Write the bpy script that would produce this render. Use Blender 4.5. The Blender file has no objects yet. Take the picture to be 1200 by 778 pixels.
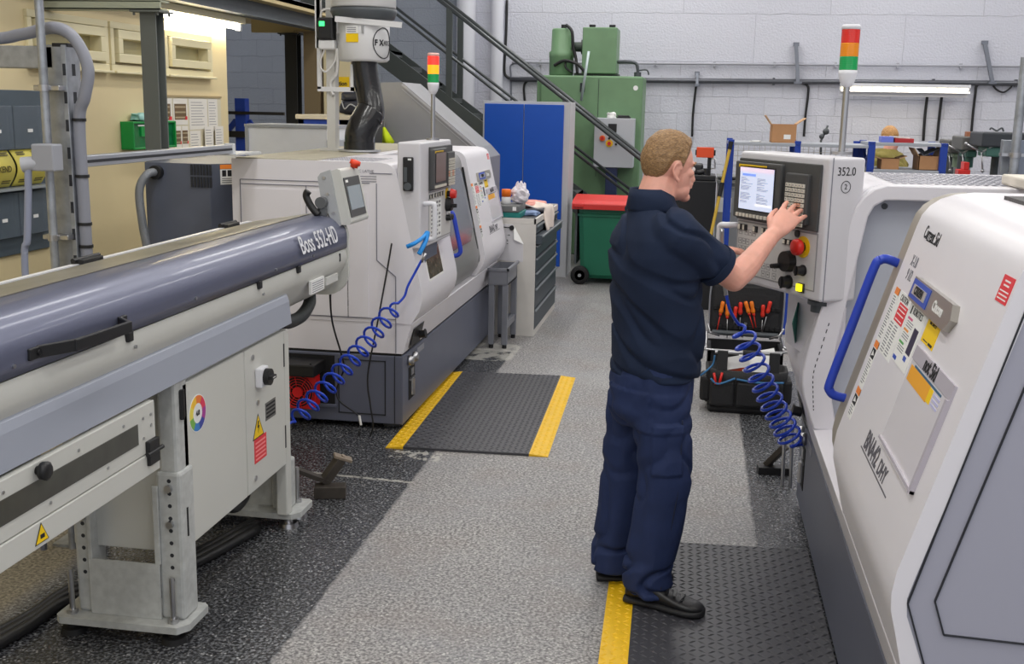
import bpy, bmesh, math, random
from mathutils import Vector, Matrix, noise as mnoise
random.seed(7)
PI = math.pi
SC = bpy.context.scene
COL = SC.collection

# ------------------------------------------------------------------ camera
F_PX, CXP, CYP = 1300.0, 600.0, 389.0
PITCH, ROLL, YAW, CAM_H = math.atan(265.5/1300), math.radians(1.17), math.radians(9.25), 1.86
_f0 = Vector((math.sin(-YAW), math.cos(YAW), 0)); _r0 = Vector((math.cos(YAW), math.sin(YAW), 0)); _u0 = Vector((0, 0, 1))
CFW = _f0*math.cos(PITCH) - _u0*math.sin(PITCH)
_up = _f0*math.sin(PITCH) + _u0*math.cos(PITCH)
CRT = math.cos(ROLL)*_r0 + math.sin(ROLL)*_up
CUP = math.cos(ROLL)*_up - math.sin(ROLL)*_r0
def at(px, py, X=None, Y=None, Z=None):
    """a point of the photograph (1200x778) on a plane of the hall"""
    d = CFW + CRT*((px-CXP)/F_PX) - CUP*((py-CYP)/F_PX)
    o = Vector((0, 0, CAM_H))
    t = X/d.x if X is not None else (Y/d.y if Y is not None else (Z-CAM_H)/d.z)
    return o + d*t
cam_d = bpy.data.cameras.new('camera'); cam = bpy.data.objects.new('camera', cam_d); COL.objects.link(cam)
cam_d.sensor_width = 36; cam_d.lens = 36*F_PX/1200; cam_d.clip_start = .05
cam.matrix_world = Matrix(((CRT.x, CUP.x, -CFW.x, 0), (CRT.y, CUP.y, -CFW.y, 0), (CRT.z, CUP.z, -CFW.z, CAM_H), (0, 0, 0, 1)))
SC.camera = cam

# ------------------------------------------------------------------ materials
def lin(c):
    c = c/255.0
    return c/12.92 if c <= .04045 else ((c+.055)/1.055)**2.4
def rgb(*c): return (lin(c[0]), lin(c[1]), lin(c[2]), 1)
MATS = {}
def mat(name, col, rough=.5, metal=0., noise=0., nscale=8., bump=0., bscale=60., emit=0., alpha=1., trans=0., coat=0., spec=None):
    if name in MATS: return MATS[name]
    m = bpy.data.materials.new(name); m.use_nodes = True; MATS[name] = m
    nt = m.node_tree; b = nt.nodes['Principled BSDF']; L = nt.links
    c = rgb(*col)
    b.inputs['Base Color'].default_value = c
    b.inputs['Roughness'].default_value = rough; b.inputs['Metallic'].default_value = metal
    if spec is not None: b.inputs['Specular IOR Level'].default_value = spec
    if coat: b.inputs['Coat Weight'].default_value = coat
    if trans: b.inputs['Transmission Weight'].default_value = trans
    if alpha < 1: b.inputs['Alpha'].default_value = alpha
    if emit:
        b.inputs['Emission Color'].default_value = c; b.inputs['Emission Strength'].default_value = emit
    if noise or bump:
        tc = nt.nodes.new('ShaderNodeTexCoord')
    if noise:
        n = nt.nodes.new('ShaderNodeTexNoise'); n.inputs['Scale'].default_value = nscale; n.inputs['Detail'].default_value = 5
        L.new(tc.outputs['Object'], n.inputs['Vector'])
        r = nt.nodes.new('ShaderNodeMapRange'); r.inputs['From Min'].default_value = .3; r.inputs['From Max'].default_value = .7
        r.inputs['To Min'].default_value = 1-noise; r.inputs['To Max'].default_value = 1+noise
        L.new(n.outputs['Fac'], r.inputs['Value'])
        mx = nt.nodes.new('ShaderNodeMix'); mx.data_type = 'RGBA'; mx.blend_type = 'MULTIPLY'; mx.inputs['Factor'].default_value = 1
        mx.inputs[6].default_value = c; L.new(r.outputs['Result'], mx.inputs[7]); L.new(mx.outputs[2], b.inputs['Base Color'])
    if bump:
        n2 = nt.nodes.new('ShaderNodeTexNoise'); n2.inputs['Scale'].default_value = bscale; n2.inputs['Detail'].default_value = 3
        L.new(tc.outputs['Object'], n2.inputs['Vector'])
        bp = nt.nodes.new('ShaderNodeBump'); bp.inputs['Strength'].default_value = bump; bp.inputs['Distance'].default_value = .01
        L.new(n2.outputs['Fac'], bp.inputs['Height']); L.new(bp.outputs['Normal'], b.inputs['Normal'])
    return m

# ------------------------------------------------------------------ mesh builder
def root_matrix(o):
    while o.parent is not None: o = o.parent
    return Matrix.Translation(o.location) @ o.rotation_euler.to_matrix().to_4x4()
class MB:
    def __init__(s, world=True): s.bm = bmesh.new(); s.world = world; s.mats = []; s.mi = 0
    def use(s, m):
        if m not in s.mats: s.mats.append(m)
        s.mi = s.mats.index(m); return s
    def _take(s, verts, faces, smooth=False):
        vs = [s.bm.verts.new(v) for v in verts]; out = []
        for f in faces:
            try:
                fc = s.bm.faces.new([vs[i] for i in f]); fc.smooth = smooth; fc.material_index = s.mi; out.append(fc)
            except ValueError: pass
        return out
    def merge(s, bm2, M=None, smooth=None):
        bm2.verts.ensure_lookup_table(); mp = {}
        for v in bm2.verts: mp[v] = s.bm.verts.new(M @ v.co if M is not None else v.co)
        for f in bm2.faces:
            try:
                n = s.bm.faces.new([mp[v] for v in f.verts]); n.smooth = f.smooth if smooth is None else smooth; n.material_index = s.mi
            except ValueError: pass
        bm2.free(); return s
    def box(s, c, d, rot=None, bev=0., seg=2):
        """centre, full size, optional rotation matrix/euler tuple, bevel width"""
        b = bmesh.new(); bmesh.ops.create_cube(b, size=1)
        for v in b.verts: v.co = Vector((v.co.x*d[0], v.co.y*d[1], v.co.z*d[2]))
        if bev > 0:
            bmesh.ops.bevel(b, geom=list(b.edges), offset=min(bev, min(d)*.49), segments=seg, affect='EDGES', profile=.5)
            for f in b.faces: f.smooth = False
        R = Matrix.Identity(4)
        if rot is not None:
            if isinstance(rot, Matrix): R = rot.to_4x4()
            else:
                from mathutils import Euler
                R = Euler(rot).to_matrix().to_4x4()
        return s.merge(b, Matrix.Translation(Vector(c)) @ R)
    def bx(s, x0, x1, y0, y1, z0, z1, bev=0.):
        return s.box(((x0+x1)/2, (y0+y1)/2, (z0+z1)/2), (abs(x1-x0), abs(y1-y0), abs(z1-z0)), None, bev)
    def bar(s, p, q, w, h, up=(0, 0, 1), bev=0.):
        """rectangular bar from p to q, w across, h along up"""
        p, q = Vector(p), Vector(q); t = (q-p); l = t.length; t.normalize()
        up = Vector(up); a = up.cross(t)
        if a.length < 1e-5: up = Vector((1, 0, 0)); a = up.cross(t)
        a.normalize(); u = t.cross(a)
        R = Matrix((a, t, u)).transposed()
        return s.box((p+q)/2, (w, l, h), R, bev)
    def cyl(s, p, q, r, r2=None, seg=20, cap=True, smooth=True):
        p, q = Vector(p), Vector(q); t = (q-p).normalized(); r2 = r if r2 is None else r2
        a = t.orthogonal().normalized(); b = t.cross(a); vs = []
        for c, rr in ((p, r), (q, r2)):
            for i in range(seg):
                an = 2*PI*i/seg; vs.append(c + a*(rr*math.cos(an)) + b*(rr*math.sin(an)))
        s._take(vs, [(i, (i+1) % seg, seg+(i+1) % seg, seg+i) for i in range(seg)], smooth)
        if cap:
            s._take(vs[:seg], [tuple(reversed(range(seg)))]); s._take(vs[seg:], [tuple(range(seg))])
        return s
    def tube(s, pts, r, seg=8, cap=True, closed=False, rad=None):
        pts = [Vector(p) for p in pts]; n = len(pts); vs = []
        t0 = (pts[1]-pts[0]).normalized(); a = t0.orthogonal().normalized()
        for i in range(n):
            if closed: t = (pts[(i+1) % n]-pts[i-1])
            else: t = pts[min(i+1, n-1)]-pts[max(i-1, 0)]
            t.normalize(); a = (a - t*a.dot(t))
            if a.length < 1e-6: a = t.orthogonal()
            a.normalize(); b = t.cross(a); rr = rad[i] if rad else r
            for k in range(seg):
                an = 2*PI*k/seg; vs.append(pts[i] + a*(rr*math.cos(an)) + b*(rr*math.sin(an)))
        fs = []
        for i in range(n if closed else n-1):
            j = (i+1) % n
            for k in range(seg):
                fs.append((i*seg+k, i*seg+(k+1) % seg, j*seg+(k+1) % seg, j*seg+k))
        if cap and not closed:
            fs.append(tuple(reversed(range(seg)))); fs.append(tuple(range((n-1)*seg, n*seg)))
        s._take(vs, fs, True)
        return s
    def lathe(s, prof, c=(0, 0, 0), axis=(0, 0, 1), seg=24, smooth=True):
        """prof: list of (radius, height along axis)"""
        t = Vector(axis).normalized(); a = t.orthogonal().normalized(); b = t.cross(a); c = Vector(c); vs = []
        for r, h in prof:
            for k in range(seg):
                an = 2*PI*k/seg; vs.append(c + t*h + a*(r*math.cos(an)) + b*(r*math.sin(an)))
        fs = [(i*seg+k, i*seg+(k+1) % seg, (i+1)*seg+(k+1) % seg, (i+1)*seg+k) for i in range(len(prof)-1) for k in range(seg)]
        if prof[0][0] > 1e-5: fs.append(tuple(reversed(range(seg))))
        if prof[-1][0] > 1e-5: fs.append(tuple(range((len(prof)-1)*seg, len(prof)*seg)))
        s._take(vs, fs, smooth); return s
    def prism(s, poly, fn0, fn1, smooth=False, caps=True):
        """poly of 2-d points; fn0/fn1 map (a,b) to the two end faces"""
        n = len(poly); v0 = [Vector(fn0(*p)) for p in poly]; v1 = [Vector(fn1(*p)) for p in poly]
        s._take(v0+v1, [(i, (i+1) % n, n+(i+1) % n, n+i) for i in range(n)], smooth)
        if caps: s._take(v0, [tuple(reversed(range(n)))]); s._take(v1, [tuple(range(n))])
        return s
    def extr(s, poly, axis, a, b, smooth=False):
        """poly in the two other axes (order x,y,z), extruded along axis from a to b"""
        f = {'x': lambda k: (lambda p, q: (k, p, q)), 'y': lambda k: (lambda p, q: (p, k, q)), 'z': lambda k: (lambda p, q: (p, q, k))}[axis]
        return s.prism(poly, f(a), f(b), smooth)
    def rings(s, rings, smooth=True, cap=True):
        n = len(rings[0]); vs = [Vector(p) for r in rings for p in r]; fs = []
        for i in range(len(rings)-1):
            for k in range(n): fs.append((i*n+k, i*n+(k+1) % n, (i+1)*n+(k+1) % n, (i+1)*n+k))
        if cap: fs.append(tuple(reversed(range(n)))); fs.append(tuple(range((len(rings)-1)*n, len(rings)*n)))
        s._take(vs, fs, smooth); return s
    def ball(s, c, r, seg=16, ring=10):
        r = (r, r, r) if not hasattr(r, '__len__') else r
        b = bmesh.new(); bmesh.ops.create_uvsphere(b, u_segments=seg, v_segments=ring, radius=1)
        for v in b.verts: v.co = Vector((v.co.x*r[0], v.co.y*r[1], v.co.z*r[2]))
        for f in b.faces: f.smooth = True
        return s.merge(b, Matrix.Translation(Vector(c)))
    def quad(s, a, b, c, d, smooth=False): s._take([a, b, c, d], [(0, 1, 2, 3)], smooth); return s
    def xf(s, M):
        bmesh.ops.transform(s.bm, matrix=M, verts=list(s.bm.verts)); return s
    def build(s, name, m=None, parent=None, label=None, cat=None, group=None, kind=None, fix=True, bevel=0., bseg=2, sub=0, sharp=0):
        if fix: bmesh.ops.recalc_face_normals(s.bm, faces=list(s.bm.faces))
        me = bpy.data.meshes.new(name); o = bpy.data.objects.new(name, me); COL.objects.link(o)
        if parent is not None:
            o.parent = parent
            if s.world: bmesh.ops.transform(s.bm, matrix=root_matrix(parent).inverted(), verts=list(s.bm.verts))
        elif kind != 'structure':
            vs = s.bm.verts
            if len(vs):
                c = Vector(((min(v.co.x for v in vs)+max(v.co.x for v in vs))/2, (min(v.co.y for v in vs)+max(v.co.y for v in vs))/2, min(v.co.z for v in vs)))
                bmesh.ops.translate(s.bm, vec=-c, verts=list(vs)); o.location = c
        s.bm.to_mesh(me); s.bm.free()
        for mm in (s.mats if s.mats else [m]): me.materials.append(mm)
        if sharp:
            for p in me.polygons: p.use_smooth = True
            me.set_sharp_from_angle(angle=math.radians(sharp))
        if bevel:
            md = o.modifiers.new('bevel', 'BEVEL'); md.width = bevel; md.segments = bseg; md.limit_method = 'ANGLE'; md.angle_limit = math.radians(40)
        if sub:
            md = o.modifiers.new('sub', 'SUBSURF'); md.levels = sub; md.render_levels = sub
        tag(o, label, cat, group, kind)
        return o
def tag(o, label=None, cat=None, group=None, kind=None):
    if label: o['label'] = label
    if cat: o['category'] = cat
    if group: o['group'] = group
    if kind: o['kind'] = kind
    return o
def thing(name, label, cat, loc=(0, 0, 0), rz=0., group=None):
    o = bpy.data.objects.new(name, None); COL.objects.link(o); o.empty_display_size = .1
    o.location = loc; o.rotation_euler = (0, 0, rz)
    return tag(o, label, cat, group)
def text_mesh(txt, size, depth=.001, font_scale_x=1., bold=0.):
    cu = bpy.data.curves.new('writing', 'FONT'); cu.body = txt; cu.size = size; cu.extrude = depth/2; cu.align_x = 'CENTER'; cu.align_y = 'CENTER'
    cu.offset = bold; cu.resolution_u = 3
    to = bpy.data.objects.new('writing', cu); COL.objects.link(to)
    bpy.context.view_layer.update()
    me = bpy.data.meshes.new_from_object(to.evaluated_get(bpy.context.evaluated_depsgraph_get()))
    b = bmesh.new(); b.from_mesh(me)
    for v in b.verts: v.co.x *= font_scale_x
    bpy.data.objects.remove(to); bpy.data.curves.remove(cu); bpy.data.meshes.remove(me)
    return b
def frame_m(o, right, up):
    """matrix placing local x along right, y along up, z outward at o"""
    r = Vector(right).normalized(); u = Vector(up); u = (u - r*u.dot(r)).normalized(); n = r.cross(u)
    M = Matrix((r, u, n)).transposed().to_4x4(); M.translation = Vector(o); return M
def text_on(mb, txt, M, x, y, size, off=.0015, sx=1., bold=0., rot=0.):
    mb.merge(text_mesh(txt, size, .0008, sx, bold), M @ Matrix.Translation((x, y, off)) @ Matrix.Rotation(rot, 4, 'Z'), False); return mb
def plate(mb, M, x0, x1, y0, y1, t=.0015, off=0.):
    b = bmesh.new(); bmesh.ops.create_cube(b, size=1)
    for v in b.verts: v.co = Vector(((x0+x1)/2+v.co.x*(x1-x0), (y0+y1)/2+v.co.y*(y1-y0), off+t/2+v.co.z*t))
    return mb.merge(b, M)
def poly_on(mb, M, pts, t=.0015, off=0.):
    n = len(pts); vs = [M @ Vector((x, y, off)) for x, y in pts]+[M @ Vector((x, y, off+t)) for x, y in pts]
    mb._take(vs, [tuple(reversed(range(n))), tuple(range(n, 2*n))]+[(i, (i+1) % n, n+(i+1) % n, n+i) for i in range(n)]); return mb
def cyl_on(mb, M, x, y, r, h, off=0., r2=None, seg=20):
    mb.cyl(M @ Vector((x, y, off)), M @ Vector((x, y, off+h)), r, r2, seg); return mb
def copy_tree(o, parent=None):
    c = o.copy(); COL.objects.link(c); c.parent = parent
    for ch in [k for k in bpy.data.objects if k.parent == o]: copy_tree(ch, c)
    return c
def smoothstep(a, b, x):
    t = max(0., min(1., (x-a)/(b-a))); return t*t*(3-2*t)
def catmull(pts, n=8):
    P = [Vector(p) for p in pts]; out = []
    for i in range(len(P)-1):
        p0 = P[max(i-1, 0)]; p1 = P[i]; p2 = P[i+1]; p3 = P[min(i+2, len(P)-1)]
        for k in range(n):
            t = k/n
            out.append(.5*((2*p1)+(p2-p0)*t+(2*p0-5*p1+4*p2-p3)*t*t+(3*p1-p0-3*p2+p3)*t**3))
    out.append(P[-1]); return out
# ================================================================== shared materials
white_paint = mat('machine white enamel', (226, 226, 231), .38, noise=.015, nscale=3)
lathe_white = mat('lathe pale grey enamel', (231, 228, 233), .36, noise=.02, nscale=2.5)
lathe_grey = mat('lathe slate grey enamel', (98, 102, 118), .42, noise=.03, nscale=4)
groove = mat('dark seam', (40, 42, 48), .7)
soft_groove = mat('panel seam', (120, 120, 132), .7)
black_plastic = mat('black plastic', (26, 26, 28), .45)
black_rubber = mat('black rubber', (22, 22, 24), .7, bump=.1)
dark_grey_plastic = mat('charcoal control bezel', (74, 74, 74), .5)
key_cream = mat('cream key caps', (222, 216, 202), .5)
steel = mat('bright steel', (190, 190, 192), .28, 1.)
galv = mat('galvanised steel', (168, 172, 178), .45, .75, noise=.18, nscale=22)
alu = mat('anodised aluminium', (186, 190, 198), .38, .8)
red_plastic = mat('red plastic', (222, 40, 32), .35)
yellow_plastic = mat('yellow plastic', (245, 200, 20), .45)
orange_plastic = mat('orange plastic', (245, 120, 30), .4)
blue_plastic = mat('royal blue plastic', (40, 70, 190), .35)
hose_blue = mat('blue polyurethane hose', (30, 72, 205), .28)
paper = mat('white paper', (236, 236, 234), .7)
ink = mat('black ink', (28, 28, 32), .7)
grey_ink = mat('grey print', (130, 130, 138), .7)
red_label = mat('red label', (230, 52, 62), .5)
yellow_label = mat('yellow label', (250, 208, 0), .5)
orange_label = mat('orange label', (246, 140, 50), .5)
blue_label = mat('blue label', (52, 84, 186), .5)
cable_grey = mat('grey conduit', (140, 142, 152), .5)
cable_black = mat('black cable', (24, 24, 26), .5)
dark_steel = mat('dark painted steel', (84, 89, 93), .5, .2, noise=.06, nscale=10)
rack_blue = mat('rack blue enamel', (24, 62, 160), .4)
feeder_grey = mat('warm light grey enamel', (206, 206, 200), .42, noise=.015, nscale=3)

# ================================================================== floor
def floor_material():
    m = bpy.data.materials.new('worn speckled concrete'); m.use_nodes = True; nt = m.node_tree; L = nt.links; b = nt.nodes['Principled BSDF']
    N = nt.nodes.new
    tc = N('ShaderNodeTexCoord')
    def noise_(scale, det=4, src=None):
        n = N('ShaderNodeTexNoise'); n.inputs['Scale'].default_value = scale; n.inputs['Detail'].default_value = det; L.new(tc.outputs['Object'], n.inputs['Vector']); return n
    def mapr(src, a, b_, c=0., d=1.):
        r = N('ShaderNodeMapRange'); r.inputs['From Min'].default_value = a; r.inputs['From Max'].default_value = b_; r.inputs['To Min'].default_value = c; r.inputs['To Max'].default_value = d
        L.new(src, r.inputs['Value']); return r.outputs['Result']
    def math_(op, a, b_=None, clamp=False):
        n = N('ShaderNodeMath'); n.operation = op; n.use_clamp = clamp
        for i, v in enumerate((a, b_)):
            if v is None: continue
            if isinstance(v, (int, float)): n.inputs[i].default_value = v
            else: L.new(v, n.inputs[i])
        return n.outputs[0]
    def mix(f, a, b_):
        n = N('ShaderNodeMix'); n.data_type = 'RGBA'
        if isinstance(f, float): n.inputs['Factor'].default_value = f
        else: L.new(f, n.inputs['Factor'])
        for i, v in ((6, a), (7, b_)):
            if isinstance(v, tuple): n.inputs[i].default_value = v
            else: L.new(v, n.inputs[i])
        return n.outputs[2]
    sx = N('ShaderNodeSeparateXYZ'); L.new(tc.outputs['Object'], sx.inputs[0]); X, Y = sx.outputs[0], sx.outputs[1]
    w = math_('MULTIPLY', math_('SUBTRACT', noise_(22, 5).outputs['Fac'], .5), .03)
    Xw = math_('ADD', X, w); Yw = math_('ADD', Y, w)
    fine = noise_(78, 3).outputs['Fac']; mid = noise_(34, 4).outputs['Fac']; big = noise_(1.6, 4).outputs['Fac']
    vor = N('ShaderNodeTexVoronoi'); vor.inputs['Scale'].default_value = 72; L.new(tc.outputs['Object'], vor.inputs['Vector'])
    chips = mapr(vor.outputs['Distance'], .12, .42, 1., 0.)
    # grey aisle
    g = mix(mapr(fine, .40, .60), rgb(94, 92, 92), rgb(168, 165, 163))
    g = mix(mapr(big, .35, .7, 0., .4), g, rgb(136, 138, 144)); g = mix(mapr(noise_(3.1, 5).outputs['Fac'], .48, .72, 0., .35), g, rgb(134, 122, 114)); g = mix(mapr(noise_(.9, 3).outputs['Fac'], .55, .7, 0., .3), g, rgb(176, 176, 176))
    g = mix(math_('MULTIPLY', chips, mapr(mid, .42, .58, 0., .75)), g, rgb(218, 216, 212))
    # dark sealed strip
    d = mix(mapr(fine, .45, .64), rgb(34, 35, 38), rgb(118, 120, 124))
    d = mix(mapr(big, .3, .7, 0., .5), d, rgb(52, 52, 56))
    d = mix(math_('MULTIPLY', chips, mapr(mid, .47, .62, 0., .85)), d, rgb(190, 190, 192))
    # brownish concrete behind the bar feeder
    br = mix(mapr(fine, .35, .68), rgb(96, 90, 78), rgb(168, 160, 142))
    def lt(v, e, s=.008): return mapr(v, e-s, e+s, 1., 0.)
    def gt(v, e, s=.008): return mapr(v, e-s, e+s, 0., 1.)
    def AND(*a):
        r = a[0]
        for q in a[1:]: r = math_('MULTIPLY', r, q)
        return r
    left = AND(lt(Xw, -1.335), gt(Xw, -2.42, .05), lt(Yw, 8.25))
    right = AND(gt(Xw, .335), lt(Yw, 8.1))
    dark = math_('MAXIMUM', left, right)
    base = mix(lt(Xw, -2.42, .05), g, br)
    c = mix(dark, base, d)
    # pale paint line across the dark strip, pale residue at the mat's edge
    Ys = math_('ADD', math_('ADD', Y, math_('MULTIPLY', X, .06)), math_('MULTIPLY', w, .3))
    line = AND(gt(Ys, 5.052, .004), lt(Ys, 5.078, .004), lt(X, -1.33), gt(X, -2.4), mapr(mid, .35, .5))
    resid = AND(gt(Yw, 5.50), lt(Yw, 5.66), lt(Xw, -1.28), gt(Xw, -1.55), mapr(noise_(22, 4).outputs['Fac'], .5, .56))
    resid2 = AND(gt(Yw, 7.9), lt(Yw, 8.5), lt(Xw, -1.3), gt(Xw, -1.75), mapr(noise_(8, 4).outputs['Fac'], .4, .5))
    c = mix(math_('MULTIPLY', math_('MAXIMUM', math_('MAXIMUM', line, resid), resid2), .7), c, rgb(196, 194, 186))
    L.new(c, b.inputs['Base Color'])
    L.new(mix(dark, rgb(190, 190, 190), rgb(140, 140, 140)), b.inputs['Roughness'])
    bp = N('ShaderNodeBump'); bp.inputs['Strength'].default_value = .35; bp.inputs['Distance'].default_value = .006
    L.new(math_('ADD', fine, mid), bp.inputs['Height']); L.new(bp.outputs['Normal'], b.inputs['Normal'])
    return m
m = MB(); m.bx(-9, 9, -3, 15.6, -.12, 0); m.build('floor', floor_material(), kind='structure')

# ================================================================== walls
def block_material(name, c1, c2, mortar, big_above=2.3):
    m = bpy.data.materials.new(name); m.use_nodes = True; nt = m.node_tree; L = nt.links; b = nt.nodes['Principled BSDF']; N = nt.nodes.new
    tc = N('ShaderNodeTexCoord'); sep = N('ShaderNodeSeparateXYZ'); L.new(tc.outputs['Object'], sep.inputs[0])
    nz = N('ShaderNodeTexNoise'); nz.inputs['Scale'].default_value = 5; nz.inputs['Detail'].default_value = 6; L.new(tc.outputs['Object'], nz.inputs['Vector'])
    wob = N('ShaderNodeMath'); wob.operation = 'MULTIPLY_ADD'; wob.inputs[1].default_value = .05; wob.inputs[2].default_value = -.025; L.new(nz.outputs['Fac'], wob.inputs[0])
    zz = N('ShaderNodeMath'); zz.operation = 'ADD'; L.new(sep.outputs[2], zz.inputs[0]); L.new(wob.outputs[0], zz.inputs[1])
    ad = N('ShaderNodeMath'); ad.operation = 'ADD'; L.new(sep.outputs[0], ad.inputs[0]); L.new(sep.outputs[1], ad.inputs[1])
    cb = N('ShaderNodeCombineXYZ'); L.new(ad.outputs[0], cb.inputs[0]); L.new(zz.outputs[0], cb.inputs[1])
    def brick(w, h, ms):
        k = N('ShaderNodeTexBrick'); k.inputs['Scale'].default_value = 1; k.inputs['Brick Width'].default_value = w; k.inputs['Row Height'].default_value = h
        k.inputs['Mortar Size'].default_value = ms; k.inputs['Mortar Smooth'].default_value = .6
        k.inputs['Color1'].default_value = rgb(*c1); k.inputs['Color2'].default_value = rgb(*c2); k.inputs['Mortar'].default_value = rgb(*mortar)
        L.new(cb.outputs[0], k.inputs['Vector']); return k
    k1 = brick(.46, .225, .006); k2 = brick(1.9, .62, .006)
    sw = N('ShaderNodeMath'); sw.operation = 'GREATER_THAN'; sw.inputs[1].default_value = big_above; L.new(sep.outputs[2], sw.inputs[0])
    mx = N('ShaderNodeMix'); mx.data_type = 'RGBA'; L.new(sw.outputs[0], mx.inputs['Factor']); L.new(k1.outputs['Color'], mx.inputs[6]); L.new(k2.outputs['Color'], mx.inputs[7])
    mf = N('ShaderNodeMix'); mf.data_type = 'FLOAT'; L.new(sw.outputs[0], mf.inputs[0]); L.new(k1.outputs['Fac'], mf.inputs[2]); L.new(k2.outputs['Fac'], mf.inputs[3])
    n2 = N('ShaderNodeTexNoise'); n2.inputs['Scale'].default_value = 38; n2.inputs['Detail'].default_value = 4; L.new(tc.outputs['Object'], n2.inputs['Vector'])
    pits = N('ShaderNodeMapRange'); pits.inputs['From Min'].default_value = .3; pits.inputs['From Max'].default_value = .24; pits.inputs['To Max'].default_value = .6; L.new(n2.outputs['Fac'], pits.inputs['Value'])
    mp = N('ShaderNodeMix'); mp.data_type = 'RGBA'; L.new(pits.outputs[0], mp.inputs['Factor']); L.new(mx.outputs[2], mp.inputs[6]); mp.inputs[7].default_value = rgb(*mortar)
    L.new(mp.outputs[2], b.inputs['Base Color']); b.inputs['Roughness'].default_value = .6
    h = N('ShaderNodeMath'); h.operation = 'MULTIPLY_ADD'; h.inputs[1].default_value = -1.2; L.new(mf.outputs[0], h.inputs[0]); L.new(n2.outputs['Fac'], h.inputs[2])
    bp = N('ShaderNodeBump'); bp.inputs['Strength'].default_value = .5; bp.inputs['Distance'].default_value = .02; L.new(h.outputs[0], bp.inputs['Height']); L.new(bp.outputs['Normal'], b.inputs['Normal'])
    return m
wall_white = block_material('white painted blockwork', (206, 207, 217), (201, 202, 213), (186, 187, 197))
wall_shaded = block_material('blockwork toned for shade', (150, 157, 170), (146, 153, 166), (138, 145, 158), 9)  # shade below the mezzanine is put into this wall colour
m = MB(); m.bx(-3.3, 9, 15.5, 15.7, 0, 5.2); m.build('wall_back', wall_white, kind='structure')
m = MB(); m.bx(-9, -3.3, 15.5, 15.7, 0, 5.2); m.build('wall_back_left', wall_shaded, kind='structure')
m = MB(); m.bx(8.8, 9, -3, 15.5, 0, 5.2); m.build('wall_right', wall_white, kind='structure')
m = MB(); m.bx(-9, 9, -3, 15.7, 5.2, 5.3); m.build('ceiling', mat('white ceiling sheeting', (222, 222, 222), .7), kind='structure')
cream = mat('cream painted board', (220, 203, 160), .55, noise=.03, nscale=1.5)
# office wall under the mezzanine, with openings for three high windows
WX = -4.0
win_y = [(6.28, 7.17), (7.24, 7.96), (8.03, 8.82)]
wz0, wz1 = 2.055, 2.345
m = MB(); m.bx(WX-.12, WX, -3, 9.17, 0, wz0); m.bx(WX-.12, WX, -3, 9.17, wz1, 2.62)
ys = [-3]+[v for p in win_y for v in p]+[9.17]
for i in range(0, len(ys), 2): m.bx(WX-.12, WX, ys[i], ys[i+1], wz0, wz1)
m.bx(-9, WX-.12, 9.05, 9.17, 0, 2.62)
m.build('wall_left', cream, kind='structure')
frame_m_ = mat('cream window frame', (224, 214, 176), .4)
pane_m = mat('frosted window pane', (176, 168, 128), .25, noise=.05)
for i, (a, b) in enumerate(win_y):
    m = MB()
    def fr(y0, y1, z0, z1, w, x0, x1):
        m.bx(x0, x1, y0, y1, z1-w, z1); m.bx(x0, x1, y0, y1, z0, z0+w); m.bx(x0, x1, y0, y0+w, z0+w, z1-w); m.bx(x0, x1, y1-w, y1, z0+w, z1-w)
    fr(a-.02, b+.02, wz0-.02, wz1+.02, .045, WX-.1, WX+.025)
    fr(a+.05, b-.05, wz0+.04, wz1-.03, .06, WX-.08, WX+.045)
    m.bx(WX, WX+.06, a-.02, b+.02, wz0-.035, wz0-.018)
    wf = m.build('window_%d' % (i+1), frame_m_, kind='structure', bevel=.004)
    m = MB(); m.bx(WX-.05, WX-.04, a+.1, b-.1, wz0+.09, wz1-.08); m.build('pane', pane_m, wf)
# mezzanine: deck, edge beam, posts
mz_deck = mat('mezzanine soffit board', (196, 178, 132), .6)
m = MB(); m.bx(-9, -3.72, -3, 12.1, 2.69, 2.76); m.build('ceiling_mezzanine', mz_deck, kind='structure')
def ibeam(mb, p, q, w, h, t=.014, up=(0, 0, 1)):
    p, q = Vector(p), Vector(q); upv = Vector(up)
    mb.bar(p, q, t, h, up); mb.bar(p+upv*(h/2), q+upv*(h/2), w, t, up); mb.bar(p-upv*(h/2), q-upv*(h/2), w, t, up); return mb
m = MB(); m.use(dark_steel); zb_, zt_ = at(372, 35, X=-3.85).z, at(380, 17, X=-3.85).z
ibeam(m, (-3.85, -1, (zb_+zt_)/2), (-3.85, 12.1, (zb_+zt_)/2), .14, zt_-zb_)
m.build('mezzanine_beam', dark_steel, label='grey steel edge beam of the mezzanine above the cream wall', cat='beam', kind=None)
m = MB(); m.use(mat('white capping strip', (206, 204, 206), .5)); m.bx(-3.80, -3.72, -1, 12.1, zt_-.012, zt_+.03)
m.build('trim_1', None, kind='structure')
post_grey = mat('dark grey green post paint', (104, 108, 104), .5, .15)
def hpost(x, y, z1, name, lab, w=.1, mt=None, z0=0.):
    mt = mt or post_grey
    t = thing(name, lab, 'post', (x, y, z0))
    mt = mt or post_grey
    m = MB(); ibeam(m, (x, y, z0+.012), (x, y, z1-.012), w, w, .012, up=(0, 1, 0)); m.build('shaft', mt, t)
    m = MB(); m.bx(x-w*.9, x+w*.9, y-w*.9, y+w*.9, z0, z0+.012); m.build('base_plate', mt, t)
    m = MB(); m.bx(x-w*.95, x+w*.95, y-w*.95, y+w*.95, z1-.012, z1)
    for sx in (-1, 1):
        for sy in (-1, 1): m.cyl((x+sx*w*.75, y+sy*w*.75, z1-.03), (x+sx*w*.75, y+sy*w*.75, z1-.012), .008, seg=6)
    m.build('cap_plate', mt, t)
    return t
hpost(-3.305, 6.5, 2.375, 'steel_post', 'grey steel post in front of the cream wall beside the green first aid box')
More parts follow.
